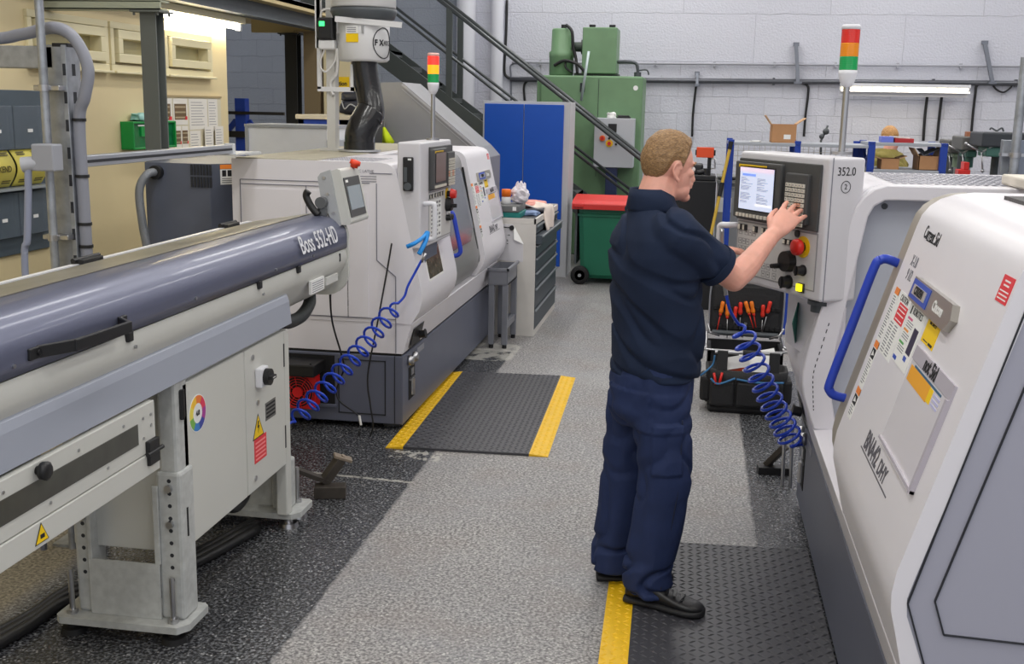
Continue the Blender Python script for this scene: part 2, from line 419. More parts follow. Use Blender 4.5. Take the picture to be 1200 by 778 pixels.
hpost(-4.29, 11.55, 2.555, 'steel_column', 'black steel column against the shaded back wall, left of the tan column', .13, mat('black steel paint', (44, 46, 46), .5))
hpost(-3.93, 11.2, zb_-.01, 'steel_column', 'tan steel column under the end of the mezzanine beam', .17, mat('tan brown column paint', (128, 112, 84), .5))
m = MB(); m.bar((-3.84, 11.6, 2.3), (-3.6, 12.0, 1.45), .05, .05); m.bar((-3.6, 12.0, 1.45), (-3.6, 12.0, 0), .05, .05)
m.build('steel_brace', post_grey, label='thin dark sloping steel brace right of the tan column', cat='brace')
# overhead channel at top left
m = MB(); m.bx(-3.995, -3.22, 6.44, 6.455, 2.378, 2.43); m.bx(-3.995, -3.22, 6.44, 6.56, 2.376, 2.386); m.bx(-3.995, -3.22, 6.44, 6.56, 2.424, 2.434)
m.build('steel_channel', mat('grey green channel', (168, 172, 152), .5), label='pale grey steel channel from the cream wall to the top of the grey post', cat='channel')
m = MB(); m.bx(-4.75, -3.78, 11.55, 11.62, 2.565, 2.70); m.bx(-4.0, -3.93, 9.17, 11.6, 2.60, 2.69); m.build('trim_2', mat('cream painted board edge', (196, 180, 132), .55), kind='structure')
# tube light under the mezzanine
t = thing('tube_light', 'lit fluorescent tube light fixed below the mezzanine beam', 'light', (-3.97, 8.62, 2.42))
lamp_glow = mat('lit fluorescent tube', (255, 250, 235), .5, emit=14)
m = MB(); m.bx(-4.02, -3.92, 7.85, 9.42, 2.5, 2.56, .008); m.build('housing', mat('cream lamp housing', (226, 216, 180), .4), t)
m = MB(); m.cyl((-3.97, 7.88, 2.475), (-3.97, 9.36, 2.475), .024); m.build('tube', lamp_glow, t)
m = MB()
for y in (7.87, 9.37): m.bx(-3.995, -3.945, y-.02, y+.02, 2.44, 2.505, .004)
m.build('lamp_holder', white_paint, t)

# ================================================================== services on the back wall
WY = 15.5
def wall_bar(name, lab, cat, p0, p1, r, mt, sag=0., clips=0):
    t = MB(); t.use(mt); n = 12
    P0, P1 = at(*p0, Y=WY-.05), at(*p1, Y=WY-.05)
    pts = [P0.lerp(P1, i/n)+Vector((0, 0, -sag*math.sin(PI*i/n))) for i in range(n+1)]
    t.tube(pts, r, 8)
    for k in range(clips):
        q = P0.lerp(P1, (k+.5)/clips); t.box(q+Vector((0, .02, 0)), (.03, .06, r*2+.03))
    return t.build(name, None, label=lab, cat=cat)
wall_bar('wall_conduit', 'thin upper grey conduit running along the white wall', 'conduit', (600, 73), (1240, 78), .016, mat('painted conduit', (170, 171, 180), .5), clips=9)
wall_bar('wall_pipe', 'thick dark steel rail along the white wall below the thin conduit', 'pipe', (598, 93), (1240, 98), .033, mat('dark galvanised rail', (96, 98, 104), .4, .6), clips=7)
def wall_strut(name, lab, a, b, w, mt):
    m = MB(); m.use(mt); A, Bp = at(*a, Y=WY-.06), at(*b, Y=WY-.1); m.bar(A, Bp, w, .05, (0, -1, 0)); m.box(A, (w+.03, .05, .05)); m.box(Bp, (w*2.2, .05, .03)); return m.build(name, None, label=lab, cat='bracket')
mk = mat('grey bracket steel', (120, 124, 134), .4, .5)
wall_strut('wall_bracket', 'grey upright bracket on the white wall above the cardboard box', (933, 52), (935, 97), .045, mk)
wall_strut('wall_bracket', 'grey slanted bracket on the white wall at upper right above the lathe', (1154, 50), (1163, 97), .045, mk)
wall_strut('wall_bracket', 'small grey bracket with a dangling cable above the worker in navy', (817, 86), (817, 100), .035, mk)
def wall_cable(lab, pts, r=.012, cat='cable', mt=None, name='wall_cable'):
    m = MB(); m.use(mt or cable_black); m.tube(catmull([at(x, y, Y=WY-.04) for x, y in pts], 6), r, 6); return m.build(name, None, label=lab, cat=cat)
wall_cable('black cable hanging from the small bracket above the worker in navy', [(816, 98), (814, 115), (812, 135), (811, 160)], .016)
wall_cable('black cable running down the wall beside the bracket over the cardboard box', [(935, 97), (946, 100), (947, 110), (944, 135), (942, 160)], .016)
for lab, pts in (('black vertical cable on the wall, left of the two under the strip light', [(1087, 110), (1084, 135), (1082, 165)]), ('black vertical cable on the wall, right of the two under the strip light', [(1104, 110), (1101, 135), (1098, 165)])):
    wall_cable(lab, pts, .018)
wall_cable('black cable running down the wall to the drilling machines', [(1155, 97), (1145, 100), (1143, 110), (1140, 135), (1138, 160)], .018)
wall_cable('black cable looping below the slanted bracket', [(1162, 98), (1168, 105), (1176, 108), (1184, 103), (1187, 98)], .012)
wall_cable('black cable dropping down the wall above the blue cabinet', [(594, 0), (593, 40), (591, 80), (594, 90), (602, 93)], .02)
wall_cable('dark cable loop on the wall behind the stair rail', [(628, 94), (618, 95), (614, 102), (615, 118)], .016)
wall_cable('thin grey conduit standing beside the dark cable loop', [(599, 118), (599, 90), (599, 76), (612, 74)], .012, 'conduit', mk, 'wall_conduit')
# strip light under the rail
p0, p1 = at(985, 100, Y=15.2), at(1136, 103, Y=15.2)
t = thing('wall_lamp', 'lit strip light with a row of lamps under the rail on the white wall', 'light', ((p0.x+p1.x)/2, 15.2, p0.z-.1))
m = MB(); m.bx(p0.x, p1.x, 15.12, 15.3, p0.z-.01, p0.z+.03); m.box(((p0.x+p1.x)/2, 15.27, p0.z-.06), (p1.x-p0.x, .03, .13)); m.box(((p0.x+p1.x)/2, 15.2, p0.z-.065), (p1.x-p0.x, .12, .02)); m.build('housing', white_paint, t)
m = MB(); n = 12
for i in range(n):
    x = p0.x+(p1.x-p0.x)*(i+.5)/n; m.box((x, 15.17, p0.z-.028), ((p1.x-p0.x)/n*.74, .09, .026), None, .008)
m.build('lamp', mat('warm lit lamp', (255, 244, 210), .5, emit=2.4), t)
# big white columns and beam edge at the stairs
m = MB(); m.cyl((-3.2, 15.25, 0), (-3.2, 15.25, 5.2), .13); m.build('column_left', mat('white painted column', (206, 207, 216), .5), kind='structure')
m = MB(); m.cyl((-2.77, 15.25, 0), (-2.77, 15.25, 5.2), .085); m.build('column_right', mat('white painted column', (206, 207, 216), .5), kind='structure')

# ================================================================== anti-fatigue mats
def diamond_mat(name, lab, corners, strips, zt, pitch=.032):
    """corners: near-left, near-right, far-right, far-left on the floor; strips: which long edges are yellow with widths"""
    nl, nr, frr, fl = [Vector((c[0], c[1], 0)) for c in corners]
    t = thing(name, lab, 'mat', (nl+nr+frr+fl)/4)
    def P(u, v, z): 
        q = (nl.lerp(nr, u)).lerp(fl.lerp(frr, u), v); return Vector((q.x, q.y, z))
    W = (nr-nl).length; Lg = (fl-nl).length
    black = mat('mat black vinyl', (62, 62, 67), .42, noise=.1, nscale=14); yel = mat('mat yellow vinyl', (236, 188, 22), .45, noise=.06, nscale=20)
    def slab(u0, u1, zt0, zt1, mt, nm):
        m = MB(); n = 24; vs = []
        for i in range(n+1):
            v = i/n
            vs += [P(u0, v, 0), P(u1, v, 0), P(u1, v, zt1), P(u0, v, zt0)]
        fs = [(0, 1, 2, 3), tuple(4*n+k for k in (3, 2, 1, 0))]
        for i in range(n):
            for k in range(4): fs.append((4*i+k, 4*i+(k+1) % 4, 4*(i+1)+(k+1) % 4, 4*(i+1)+k))
        m._take(vs, fs)
        # raised lozenges, alternating
        nu = max(1, int(W*(u1-u0)/pitch)); nv = int(Lg/pitch)
        for i in range(nu):
            for j in range(nv):
                u = u0+(u1-u0)*(i+.5)/nu; v = (j+.5)/nv; zz = zt0+(zt1-zt0)*(i+.5)/nu
                du, dv = (.42/nu*(u1-u0)), .17/nv
                s = 1 if (i+j) % 2 else -1
                a = P(u-du, v-s*dv*2, zz); b = P(u+du, v+s*dv*2, zz); mid = (a+b)/2; per = Vector((-(b-a).y, (b-a).x, 0)).normalized()*.0050
                m._take([a, mid+per, b, mid-per, mid+Vector((0, 0, .0042))], [(0, 4, 1), (1, 4, 2), (2, 4, 3), (3, 4, 0)])
        return m.build(nm, mt, t, fix=False)
    cuts = [0.]+[s[0] for s in strips if s[1] == 'L']+[1-s[0] for s in strips if s[1] == 'R']+[1.]
    hasL = any(s[1] == 'L' for s in strips); hasR = any(s[1] == 'R' for s in strips)
    k = 0
    if hasL: slab(cuts[0], cuts[1], .003, zt, yel, 'yellow_edge'); k = 1
    slab(cuts[k], cuts[k+1], zt, zt, black, 'black_surface')
    if hasR: slab(cuts[k+1], cuts[k+2], zt, .003, yel, 'yellow_edge')
    return t
diamond_mat('anti_fatigue_mat', 'black chequered floor mat with two yellow edges in front of the left lathe', [(-1.614, 5.66), (-.718, 5.70), (-.767, 7.516), (-1.66, 7.456)], [(.11, 'L'), (.115, 'R')], .014)
diamond_mat('anti_fatigue_mat', 'black chequered floor mat with one yellow edge under the worker in navy', [(-.225, 2.6), (.56, 2.6), (.55, 4.64), (-.275, 4.59)], [(.125, 'L')], .014)

# ================================================================== hall lights (ceiling battens) and world
lt_white = mat('lit ceiling batten diffuser', (255, 252, 244), .5, emit=6)
def batten(x, y, lab, ln=1.8, power=70):
    t = thing('ceiling_batten', lab, 'light', (x, y, 4.9), 0, 'ceiling battens')
    m = MB(); m.bx(x-.09, x+.09, y-ln/2, y+ln/2, 5.0, 5.2, .01); m.build('housing', white_paint, t)
    m = MB(); m.bx(x-.07, x+.07, y-ln/2+.03, y+ln/2-.03, 4.95, 5.0); m.build('diffuser', lt_white, t)
    ld = bpy.data.lights.new('batten lamp', 'AREA'); ld.shape = 'RECTANGLE'; ld.size = .5; ld.size_y = ln; ld.energy = power; ld.color = (1, .985, .96)
    lo = bpy.data.objects.new('batten_lamp', ld); COL.objects.link(lo); lo.location = (x, y, 4.9)
for x in (-2.2, -.35, 2.4, 5.2):
    for y in (-1.6, 1.2, 4.6, 8.2, 11.8, 14.0):  # row behind the camera is added to brighten the near end faces
        batten(x, y, 'long white ceiling light out of view, row behind the camera added as fill', power=29)
for (x, y, z, sx, sy, e, c) in ((-3.97, 8.62, 2.43, .06, 1.5, 7, (1, .88, .62)), ((p0.x+p1.x)/2, 15.1, p0.z-.05, p1.x-p0.x, .1, 5, (1, .9, .7))):
    ld = bpy.data.lights.new('tube lamp', 'AREA'); ld.shape = 'RECTANGLE'; ld.size = sx; ld.size_y = sy; ld.energy = e; ld.color = c
    lo = bpy.data.objects.new('tube_lamp', ld); COL.objects.link(lo); lo.location = (x, y, z)
w = bpy.data.worlds.new('hall'); SC.world = w; w.use_nodes = True
bg = w.node_tree.nodes['Background']; bg.inputs[0].default_value = (.9, .93, 1, 1); bg.inputs[1].default_value = .72
SC.view_settings.view_transform = 'Standard'; SC.view_settings.look = 'None'; SC.view_settings.gamma = 1; SC.view_settings.exposure = 0; SC.view_settings.use_curve_mapping = False
# ================================================================== the two lathes (local: x outward from the front, y along from the panel end, z up)
glass_dark = mat('tinted door glass', (92, 98, 110), .12, .0, noise=.25, nscale=5, spec=.8)
door_metal = mat('door frame grey', (150, 150, 150), .35, .35)
screen_lit = mat('lit control screen', (196, 204, 226), .3, emit=.75)
screen_brown = mat('dim control screen', (120, 98, 92), .3)
def pa(mb, M, *a, **k): return plate(mb, M, *a, **k)
def button_row(mb, M, x0, x1, y, n, w, h, t=.006):
    for i in range(n):
        x = x0+(x1-x0)*(i+.5)/n; plate(mb, M, x-w/2, x+w/2, y-h/2, y+h/2, t)
def tower_light(name, lab, base, r, h_pole, h_seg, lit):
    b = Vector(base); t = thing(name, lab, 'signal light', b)
    m = MB(); m.cyl(b, b+Vector((0, 0, .012)), r*1.15); m.cyl(b, b+Vector((0, 0, h_pole)), r*.36); m.build('pole', steel, t)
    z = h_pole
    m = MB(); m.lathe([(r*.45, z-.02), (r*.8, z), (r, z+.03), (r, z+.045)], b); m.build('collar', white_paint, t)
    z += .045
    for nm, c, on in (('green_lens', (20, 170, 90), 0), ('amber_lens', (250, 150, 20), lit), ('red_lens', (235, 50, 40), lit*1.)):
        prof = []; k = 9
        for i in range(k):
            zz = z+h_seg*i/k; prof += [(r*.97, zz), (r*1.0, zz+h_seg*.3/k), (r*1.0, zz+h_seg*.6/k)]
        prof.append((r*.97, z+h_seg))
        mm = mat(nm.replace('_', ' ')+(' lit' if on else ''), c, .2, coat=.4, emit=on)
        m = MB(); m.lathe(prof, b); m.build(nm, mm, t); z += h_seg
    m = MB(); m.lathe([(r*1.02, z), (r*1.02, z+.012), (r*.9, z+.018), (0, z+.018)], b); m.build('cap', white_paint if not lit else mat('pink white lens cap', (240, 190, 180), .4), t)
    return t

def lathe_machine(name, label, loc, rz, L, zb, zt, right):
    t = thing(name, label, 'lathe', loc, rz)
    def B(): return MB(world=False)
    D = -1.0
    vt, vl = (-.09, .088) if right else (-.035, .104)       # lean of the front cover: top and bottom
    if right:
        ptop = [(vt, zt), (vt-.012, zt+.035), (vt-.032, zt+.062), (vt-.06, zt+.083), (vt-.1, zt+.097), (vt-.15, zt+.104)]
        hfront = [(.0, .455), (.05, .63), (.096, .76), (.106, .81), (.107, .86), (.097, .93)]
        hptop = [(.045, 1.164), (-.028, 1.46), (-.045, 1.515), (-.075, 1.56), (-.105, 1.582), (-.145, 1.595)]
    else:
        ptop = [(vt, zt), (vt-.008, zt+.022), (vt-.024, zt+.042), (vt-.05, zt+.057), (vt-.095, zt+.065)]
    front = [(.0, .455), (.05, .63), (vl-.008, zb-.07), (vl+.005, zb-.02), (vl+.007, zb+.02), (vl, zb+.07)]
    if not right: hfront, hptop = front, ptop
    # ---- base
    m = B(); m.use(lathe_grey); m.bx(D, 0, 0 if not right else 0, L, .035, .44, .006); 
    base = m.build('base', lathe_grey, t)
    m = B(); m.bx(D+.02, -.012, .01, L-.01, .438, .458); m.build('black_seam', black_plastic, t)
    for vy in (.12, L-.12):
        for vx in (-.1, D+.1):
            m = B(); m.cyl((vx, vy, 0), (vx, vy, .018), .05); m.cyl((vx, vy, .018), (vx, vy, .05), .015); m.build('levelling_foot', dark_steel, t)
    # base end: inset panel, dark bay
    m = B()
    for (x0, x1, z0, z1) in ((-.385, -.10, .085, .41),):
        w = .007
        m.bx(x0, x1, -.003, .004, z1-w, z1); m.bx(x0, x1, -.003, .004, z0, z0+w); m.bx(x0, x0+w, -.003, .004, z0, z1); m.bx(x1-w, x1, -.003, .004, z0, z1)
    m.bx(-.05, -.045, -.003, .004, .04, .44)
    m.build('panel_seam', groove, t)
    if not right:
        m = B(); m.bx(-.93, -.405, -.004, .02, .13, .425); m.build('service_bay', mat('bay interior black', (20, 20, 22), .8), t)
        m = B(); m.bx(-.95, -.395, -.012, 0, .115, .135); m.build('bay_sill', lathe_grey, t, bevel=.003)
        m = B(); m.bx(-.82, -.46, -.2, -.004, .335, .405, .008)
        for q in (-.80, -.49): m.cyl((q, -.17, .405), (q, -.17, .411), .007, seg=8)
        m.build('pump_motor', black_plastic, t)
        # red guarded cooling fan
        c = Vector((-.575, -.12, .235))
        m = B()
        m.extr([(-.085, -.1), (.085, -.1), (.1, -.085), (.1, .085), (.085, .1), (-.085, .1), (-.1, .085), (-.1, -.085)], 'y', -.02, .06)
        m.xf(Matrix.Translation(c)); 
        m.build('fan_housing', mat('bright red plastic', (226, 30, 34), .4), t)
        m = B(); m.cyl(c+Vector((0, -.024, 0)), c+Vector((0, -.0205, 0)), .092, seg=32); m.build('fan_opening', black_plastic, t)
        m = B()
        for r in (.045, .060, .075, .09): m.tube([c+Vector((r*math.cos(a*PI/16), -.034, r*math.sin(a*PI/16))) for a in range(32)], .0026, 6, closed=True)
        for k in range(8):
            a = k*PI/4+.2; m.tube([c+Vector((.03*math.cos(a), -.034, .03*math.sin(a))), c+Vector((.096*math.cos(a), -.03, .096*math.sin(a)))], .003, 6)
        m.cyl(c+Vector((0, -.040, 0)), c+Vector((0, -.026, 0)), .031)
        m.build('fan_guard', mat('bright red plastic', (226, 30, 34), .4), t)
    # base front: sight window, air fittings, switch recess
    m = B(); m.bx(-.02, .003, .13, .27, .15, .345); m.build('gauge_window', mat('bay interior black', (20, 20, 22), .8), t)
    m = B(); m.cyl((.004, .2, .17), (.004, .2, .27), .018); m.bx(-.005, .008, .17, .23, .29, .33); m.bx(-.005, .012, .14, .25, .265, .275); m.build('oil_cup', steel, t)
    for q in (.13, .24):
        m = B(); m.lathe([(.03, 0), (.03, .012), (.024, .03), (.012, .032), (0, .03)], (0, q, .39), (1, 0, 0)); m.build('air_fitting', steel, t)
    m = B(); m.bx(-.001, .002, .33, .5, .385, .42); m.build('rating_label', mat('pale grey label', (150, 152, 160), .5), t)
    # ---- white lower strip, runs the whole length
    m = B(); m.extr([(D+.01, .455), (0, .455), (.05, .63), (-.05, .64), (D+.01, .64)], 'y', .004, L); m.build('lower_skirt', lathe_white, t, bevel=.004)
    m = B(); m.extr([(.012, .47), (.040, .585), (.043, .588), (.015, .467)], 'y', .1, .34); m.build('switch_recess', black_plastic, t)
    m = B(); m.cyl((.03, .26, .52), (.066, .26, .528), .022); m.cyl((.066, .26, .528), (.072, .26, .529), .028); m.build('rotary_switch', black_plastic, t)
    # ---- panel-end housing
    zc = 1.60 if right else zt+.065
    hous = [(D, .632), (.05, .632)]+hfront[2:]+hptop+[(D, zc)]
    H = .93
    m = B(); m.extr(hous, 'y', 0, H-.09 if right else H); hs = m.build('housing', lathe_white, t, bevel=.012, sharp=34)
    if right:   # lip round the opening, seen as a pale band; chamfered inner corner
        out = [(.05, .632)]+hfront[2:]+hptop+[(D, zc)]
        inn = [(-.04, .632), (-.006, .78), (-.004, .90), (-.04, 1.16), (-.09, 1.475), (-.115, 1.525), (-.15, 1.54), (D, 1.54)]
        m = B()
        # ring between outer and inner outline: build by strips
        def samp(pl, n):
            d = [0.]
            for i in range(len(pl)-1): d.append(d[-1]+(Vector(pl[i+1])-Vector(pl[i])).length)
            res = []
            for k in range(n+1):
                s = d[-1]*k/n; i = max(j for j in range(len(pl)-1) if d[j] <= s+1e-9); f = (s-d[i])/max(1e-9, d[i+1]-d[i]); res.append(tuple(Vector(pl[i]).lerp(Vector(pl[i+1]), min(1, f))))
            return res
        n = 40; o_, i_ = samp(out, n), samp(inn, n)
        vs = []; fs = []
        for a, b in zip(o_, i_): vs += [(a[0], H-.09, a[1]), (a[0], H, a[1]), (b[0], H, b[1]), (b[0], H-.09, b[1])]
        for k in range(n):
            for j in range(4): fs.append((4*k+j, 4*k+(j+1) % 4, 4*(k+1)+(j+1) % 4, 4*(k+1)+j))
        fs += [(0, 1, 2, 3), (4*n+3, 4*n+2, 4*n+1, 4*n)]
        m._take(vs, fs); m.build('opening_lip', lathe_white, t, bevel=.006, sharp=34)
        m = B()
        for (v, z) in ((-.16, 1.51), (-.66, 1.515), (-.06, 1.20), (-.0, .92), (-.09, .70), (-.30, 1.33)):
            m.lathe([(.012, 0), (.012, .004), (.004, .005), (0, .003)], (v, H-.09, z), (0, 1, 0), 12)
        m.build('screw_head', dark_steel, t)
        m = B(); m.extr([(-.0, .64), (.045, .80), (.05, .88), (-.0, 1.16), (-.08, 1.48), (-.11, 1.54), (D+.02, 1.54), (D+.02, .64)], 'y', H-.095, H-.0895); m.build('opening_wall', mat('opening wall grey', (186, 190, 200), .45, noise=.03), t)
        m = B(); m.cyl((-.245, H-.09, 1.235), (-.245, H-.08, 1.235), .03); m.build('rubber_plug', black_rubber, t)
        m = B()
        pts = [(.055, zb-.12), (.062, zb-.05), (.066, zb+.03), (.045, zb+.13), (.02, zb+.24)]
        for i in range(16):
            q0 = catmull([(a, H+.0005, b) for a, b in pts], 8); 
        for i in range(0, len(q0)-1, 2): m.tube([q0[i], q0[i+1]], .0018, 5)
        m.build('pencil_mark', ink, t)
    # roof vents
    m = B()
    for i in range(26):
        for j in range(9):
            v = -.2-.03*i; u = .12+.085*j
            if not right and (u > .5): continue
            m.bx(v-.01, v+.01, u-.025, u+.025, zc, zc+.0012)
    m.build('roof_vent', mat('vent slot grey', (150, 150, 160), .6), t)
    # ---- back body behind the door
    vb = -.78 if right else -.42
    m = B(); m.bx(D, vb, H-.09 if right else H, L, .632, zc, .008); m.build('rear_body', lathe_white, t)
    if not right:
        m = B(); m.bx(D+.02, D+.5, .02, L, zc, zc+.006); m.build('roof_plate', mat('dusty beige roof plate', (176, 170, 152), .6, noise=.08), t)
    # ---- end face details (left lathe shows them)
    if not right:
        m = B()
        def gl(a, b, w=.004): m.bar((a[0], -.001, a[1]), (b[0], -.001, b[1]), w, .006, (0, 1, 0))
        zt_ = zc
        for a, b in (((-.95, zt_-.115), (-.19, zt_-.115)), ((-.95, zt_-.115), (-.95, .66)), ((-.56, zt_-.14), (-.56, .66)), ((-.95, zt_-.14), (-.3, zt_-.14)), ((-.19, zt_-.06), (-.06, zt_-.06)),
                     ((-.15, zt_-.115), (-.15, .99)), ((-.15, .99), (-.04, .90)), ((-.04, .90), (-.04, .635)), ((-.65, .655), (-.04, .655)), ((-.32, .9), (-.32, .655)), ((-.42, .9), (-.42, .655))):
            gl(a, b)
        gl((-.04, .46), (-.04, .635), .003)
        m.build('panel_seam', soft_groove, t)
        m = B(); m.extr([(-.93, .66), (-.59, .66), (-.59, 1.37), (-.93, 1.37)], 'y', -.004, 0); m.extr([(-.55, .66), (-.2, .66), (-.2, 1.37), (-.55, 1.37)], 'y', -.004, 0); m.build('end_panel', lathe_white, t, bevel=.002)
        m = B()
        for q in range(4): m.bx(-.405+.022*q, -.398+.022*q, -.006, .0, .86, .95)
        m.build('louvre', groove, t)
        Mx = frame_m((-.22, -.001, zc-.05), (1, 0, 0), (0, 0, 1))
        m = B(); text_on(m, 'CNC LATHE', Mx, -.005, -.0, .022, .001); 
        for q in range(3): plate(m, Mx, -.08, .07, -.03-.014*q, -.026-.014*q, .001)
        m.build('printed_plate', grey_ink, t)
        # grey electrical cabinet behind the end
        cab = mat('blue grey cabinet enamel', (88, 94, 110), .45, noise=.04)
        poly = [(-1.56, .06), (-1.16, .06), (-1.01, .26), (-1.01, 1.1), (-1.56, 1.1)]
        m = B(); m.extr(poly, 'z', .05, zc-.04); cb = m.build('electrical_cabinet', cab, t, bevel=.004)
        m = B()
        for k in range(7):
            for (z0, z1) in ((1.36, 1.42), (1.43, 1.49)): m.bx(-1.275+.019*k, -1.262+.019*k, .054, .062, z0, z1)
        m.build('cabinet_grille', groove, cb)
        Mc = frame_m(((-1.085), .16, 1.43), (.15, .2, 0), (0, 0, 1))
        m = B(); m.use(orange_label); plate(m, Mc, -.06, .06, .035, .06, .001, .003); m.use(paper); plate(m, Mc, -.06, .06, -.055, .033, .001, .003)
        m.use(ink)
        for q in (-.035, .0, .035): plate(m, Mc, q-.013, q+.013, -.008, .028, .001, .004)
        for q in range(3): plate(m, Mc, -.05, .05, -.022-.011*q, -.019-.011*q, .001, .004)
        m.build('warning_label', None, cb)
        m = B(); m.cyl((-1.48, .06, 1.44), (-1.48, .02, 1.44), .04); m.build('cable_gland', black_plastic, cb)
        m = B(); m.tube(catmull([(-1.48, .04, 1.44), (-1.5, -.03, 1.43), (-1.535, -.06, 1.34), (-1.525, -.06, 1.15), (-1.50, -.05, .9), (-1.5, -.05, .4)], 8), .024, 10); m.build('braided_conduit', mat('braided grey conduit', (140, 144, 150), .5, .4, bump=.6, bscale=180), cb)
    # ---- cover with stickers (fixed shell), its near end capped
    U0 = 1.87
    th = .03
    ze = zt+.11 if right else zc
    shell = [(.05, .632)]+front[2:]+ptop+[(vb, ze)]
    inner = [(vb, ze-th), (vt-.105, ptop[-1][1]-th), (vt-.065, zt+.02), (vt-.04, zt-.01), (vl-.039, zb+.06), (vl-.026, zb+.01), (vl-.029, zb-.03), (.0, .64)]
    m = B(); m.extr(shell+inner, 'y', U0, L); cover = m.build('front_cover', lathe_white, t, bevel=.014, bseg=3, sharp=34)
    m = B(); m.extr([(vb, .66), (.03, .66)]+[(v-.03, z) for v, z in front[3:]]+[(v-.03, z-.03) for v, z in ptop]+[(vb, ze-.03)], 'y', L-.012, L-.002); m.build('cover_end', mat('lathe enamel greyed for shade', (168, 168, 182), .4), t)  # end face greyer than the front: its shade is in the colour
    if right:
        m = B()
        o2 = [(-.03, .56), (.06, zb+.0), (vt-.03, zt-.02), (vt-.13, zt+.03)]
        o3 = [(-.02, .765), (.005, zb+.01), (vt-.075, zt-.07)]
        for pl in (o2, o3):
            for a, b in zip(pl[:-1], pl[1:]): m.bar((a[0], L+.0, a[1]), (b[0], L+.0, b[1]), .0035, .006, (0, 1, 0))
        m.bar((-.02, L, .765), (-.6, L, .75), .003, .006, (0, 1, 0))
        m.build('panel_seam', groove, t)
        m = B(); m.extr([(vt-.17, ze-.008), (vt-.17, ze+.004), (-.7, ze+.006), (-.7, ze)], 'y', U0+.25, L-.12); m.build('perforated_strip', mat('black perforated strip', (70, 66, 66), .5, bump=.5, bscale=120), t)
        m = B(); m.bx(-.98, -.60, H-.2, H+.3, zc-.0, zc+.04, .008); m.build('cover_plate', mat('cream plate', (226, 218, 204), .5), t)
    # ---- sliding door
    du0, du1 = (1.68, 2.65) if right else (.94, U0+.05)
    off = .018 if right else .036
    dp = [(v-off, z) for v, z in [(.05, .64)]+front[2:]]+[(v-off, z-.012) for v, z in ptop]
    ip = [(v-.035, z-.01) for v, z in reversed(dp)]; ip[-1] = (dp[0][0]-.035, .64)
    m = B(); m.extr(dp+ip, 'y', du0, du1); dr = m.build('sliding_door', mat('warm grey door edge', (168, 160, 148), .4, .2) if right else door_metal, t, bevel=.006, sharp=34)
    if not right:
        def on_door(a): # a 0..1 from bulge to top
            return Vector((vl-off, 0, zb+.07)).lerp(Vector((vt-off, 0, zt-.012)), a)
        a, b = on_door(.12), on_door(.94)
        Mg = frame_m(a+Vector((.004, 1.0, 0)), (0, 1, 0), b-a)
        h = (b-a).length
        m = B(); poly_on(m, Mg, [(.0, .0), (.62, .0), (.80, .08), (.80, h-.05), (.75, h), (0, h)], .004); m.build('window', glass_dark, dr)
        m = B(); m.bar(a+Vector((.012, 1.83, -.08)), b+Vector((.012, 1.83, 0)), .02, .012, (1, 0, 0)); m.build('door_seal', black_rubber, dr)
    # blue handle on the leading edge
    hu = du0+.035
    s = Vector((vt-vl, 0, zt-zb-.07)).normalized(); nrm = Vector((s.z, 0, -s.x))
    def dpt(z, o=0.): # point on the lean
        f = (z-(zb+.07))/(zt-(zb+.07)); p = Vector((vl-off, hu, zb+.07)).lerp(Vector((vt-off, hu, zt)), f); return p+nrm*o
    if right: zs = (zb+.135, zb+.575)
    else: zs = (zb+.12, zb+.40)
    ho = .06 if right else .075
    path = catmull([dpt(zs[0], -.005), dpt(zs[0]-.002, ho*.55), dpt(zs[0]+.008, ho*.86), dpt(zs[0]+.035, ho), dpt(zs[0]*.5+zs[1]*.5, ho), dpt(zs[1]-.035, ho), dpt(zs[1]-.008, ho*.86), dpt(zs[1]+.002, ho*.55), dpt(zs[1], -.005)], 5)
    m = B(); m.tube(path, .0145, 12)
    m.build('door_handle', blue_plastic, dr)
    # ---- stickers on the cover's lean
    A = Vector((vl, U0, zb+.07)); Bt = Vector((vt, U0, zt)); hh = (Bt-A).length
    M0 = frame_m(A, (0, 1, 0), Bt-A)
    def S(name, fn, lab=None, par=None):
        m = B(); fn(m); return m.build(name, None, par or cover, label=lab)
    k = hh/.72                                                   # the cover's lean is about .72 m tall
    Wd = L-U0
    dx = 0. if right else -.055
    def BX(m, c, x0, x1, y0, y1, t_=.0015, off_=0.):
        if c is not None: m.use(c)
        plate(m, M0, x0+dx, x1+dx, y0*k, y1*k, t_, off_)
    def TX(m, txt, x, y, size, off_=.0018, sx=1., bold=0., rot=0.): text_on(m, txt, M0, x+dx, y*k, size, off_, sx, bold, rot)
    def brandplate(m):
        m.use(mat('badge silver', (176, 172, 164), .3, .7)); poly_on(m, M0, [(x+dx, y*k) for x, y in ((.308, .597), (.303, .533), (.325, .528), (.755, .525), (.79, .56), (.76, .597))], .018, 0)
        BX(m, blue_label, .318, .535, .536, .592, .002, .018)
        BX(m, mat('badge silver light', (214, 212, 206), .3, .5), .345, .505, .549, .578, .003, .019)
        m.use(ink); TX(m, 'CITIZEN', .425, .5635, .030, .023, .92, .001)
        m.use(paper); TX(m, 'Cincom', .65, .562, .036, .019, .95, .001)
    S('maker_badge', brandplate)
    def yl(m):
        BX(m, yellow_label, .54, .675, .455, .52); BX(m, ink, .62, .665, .459, .466, .0018); BX(m, ink, .56, .61, .461, .464, .0018); TX(m, 'BAR CAPACITY', .605, .512, .011)
    S('yellow_label', yl)
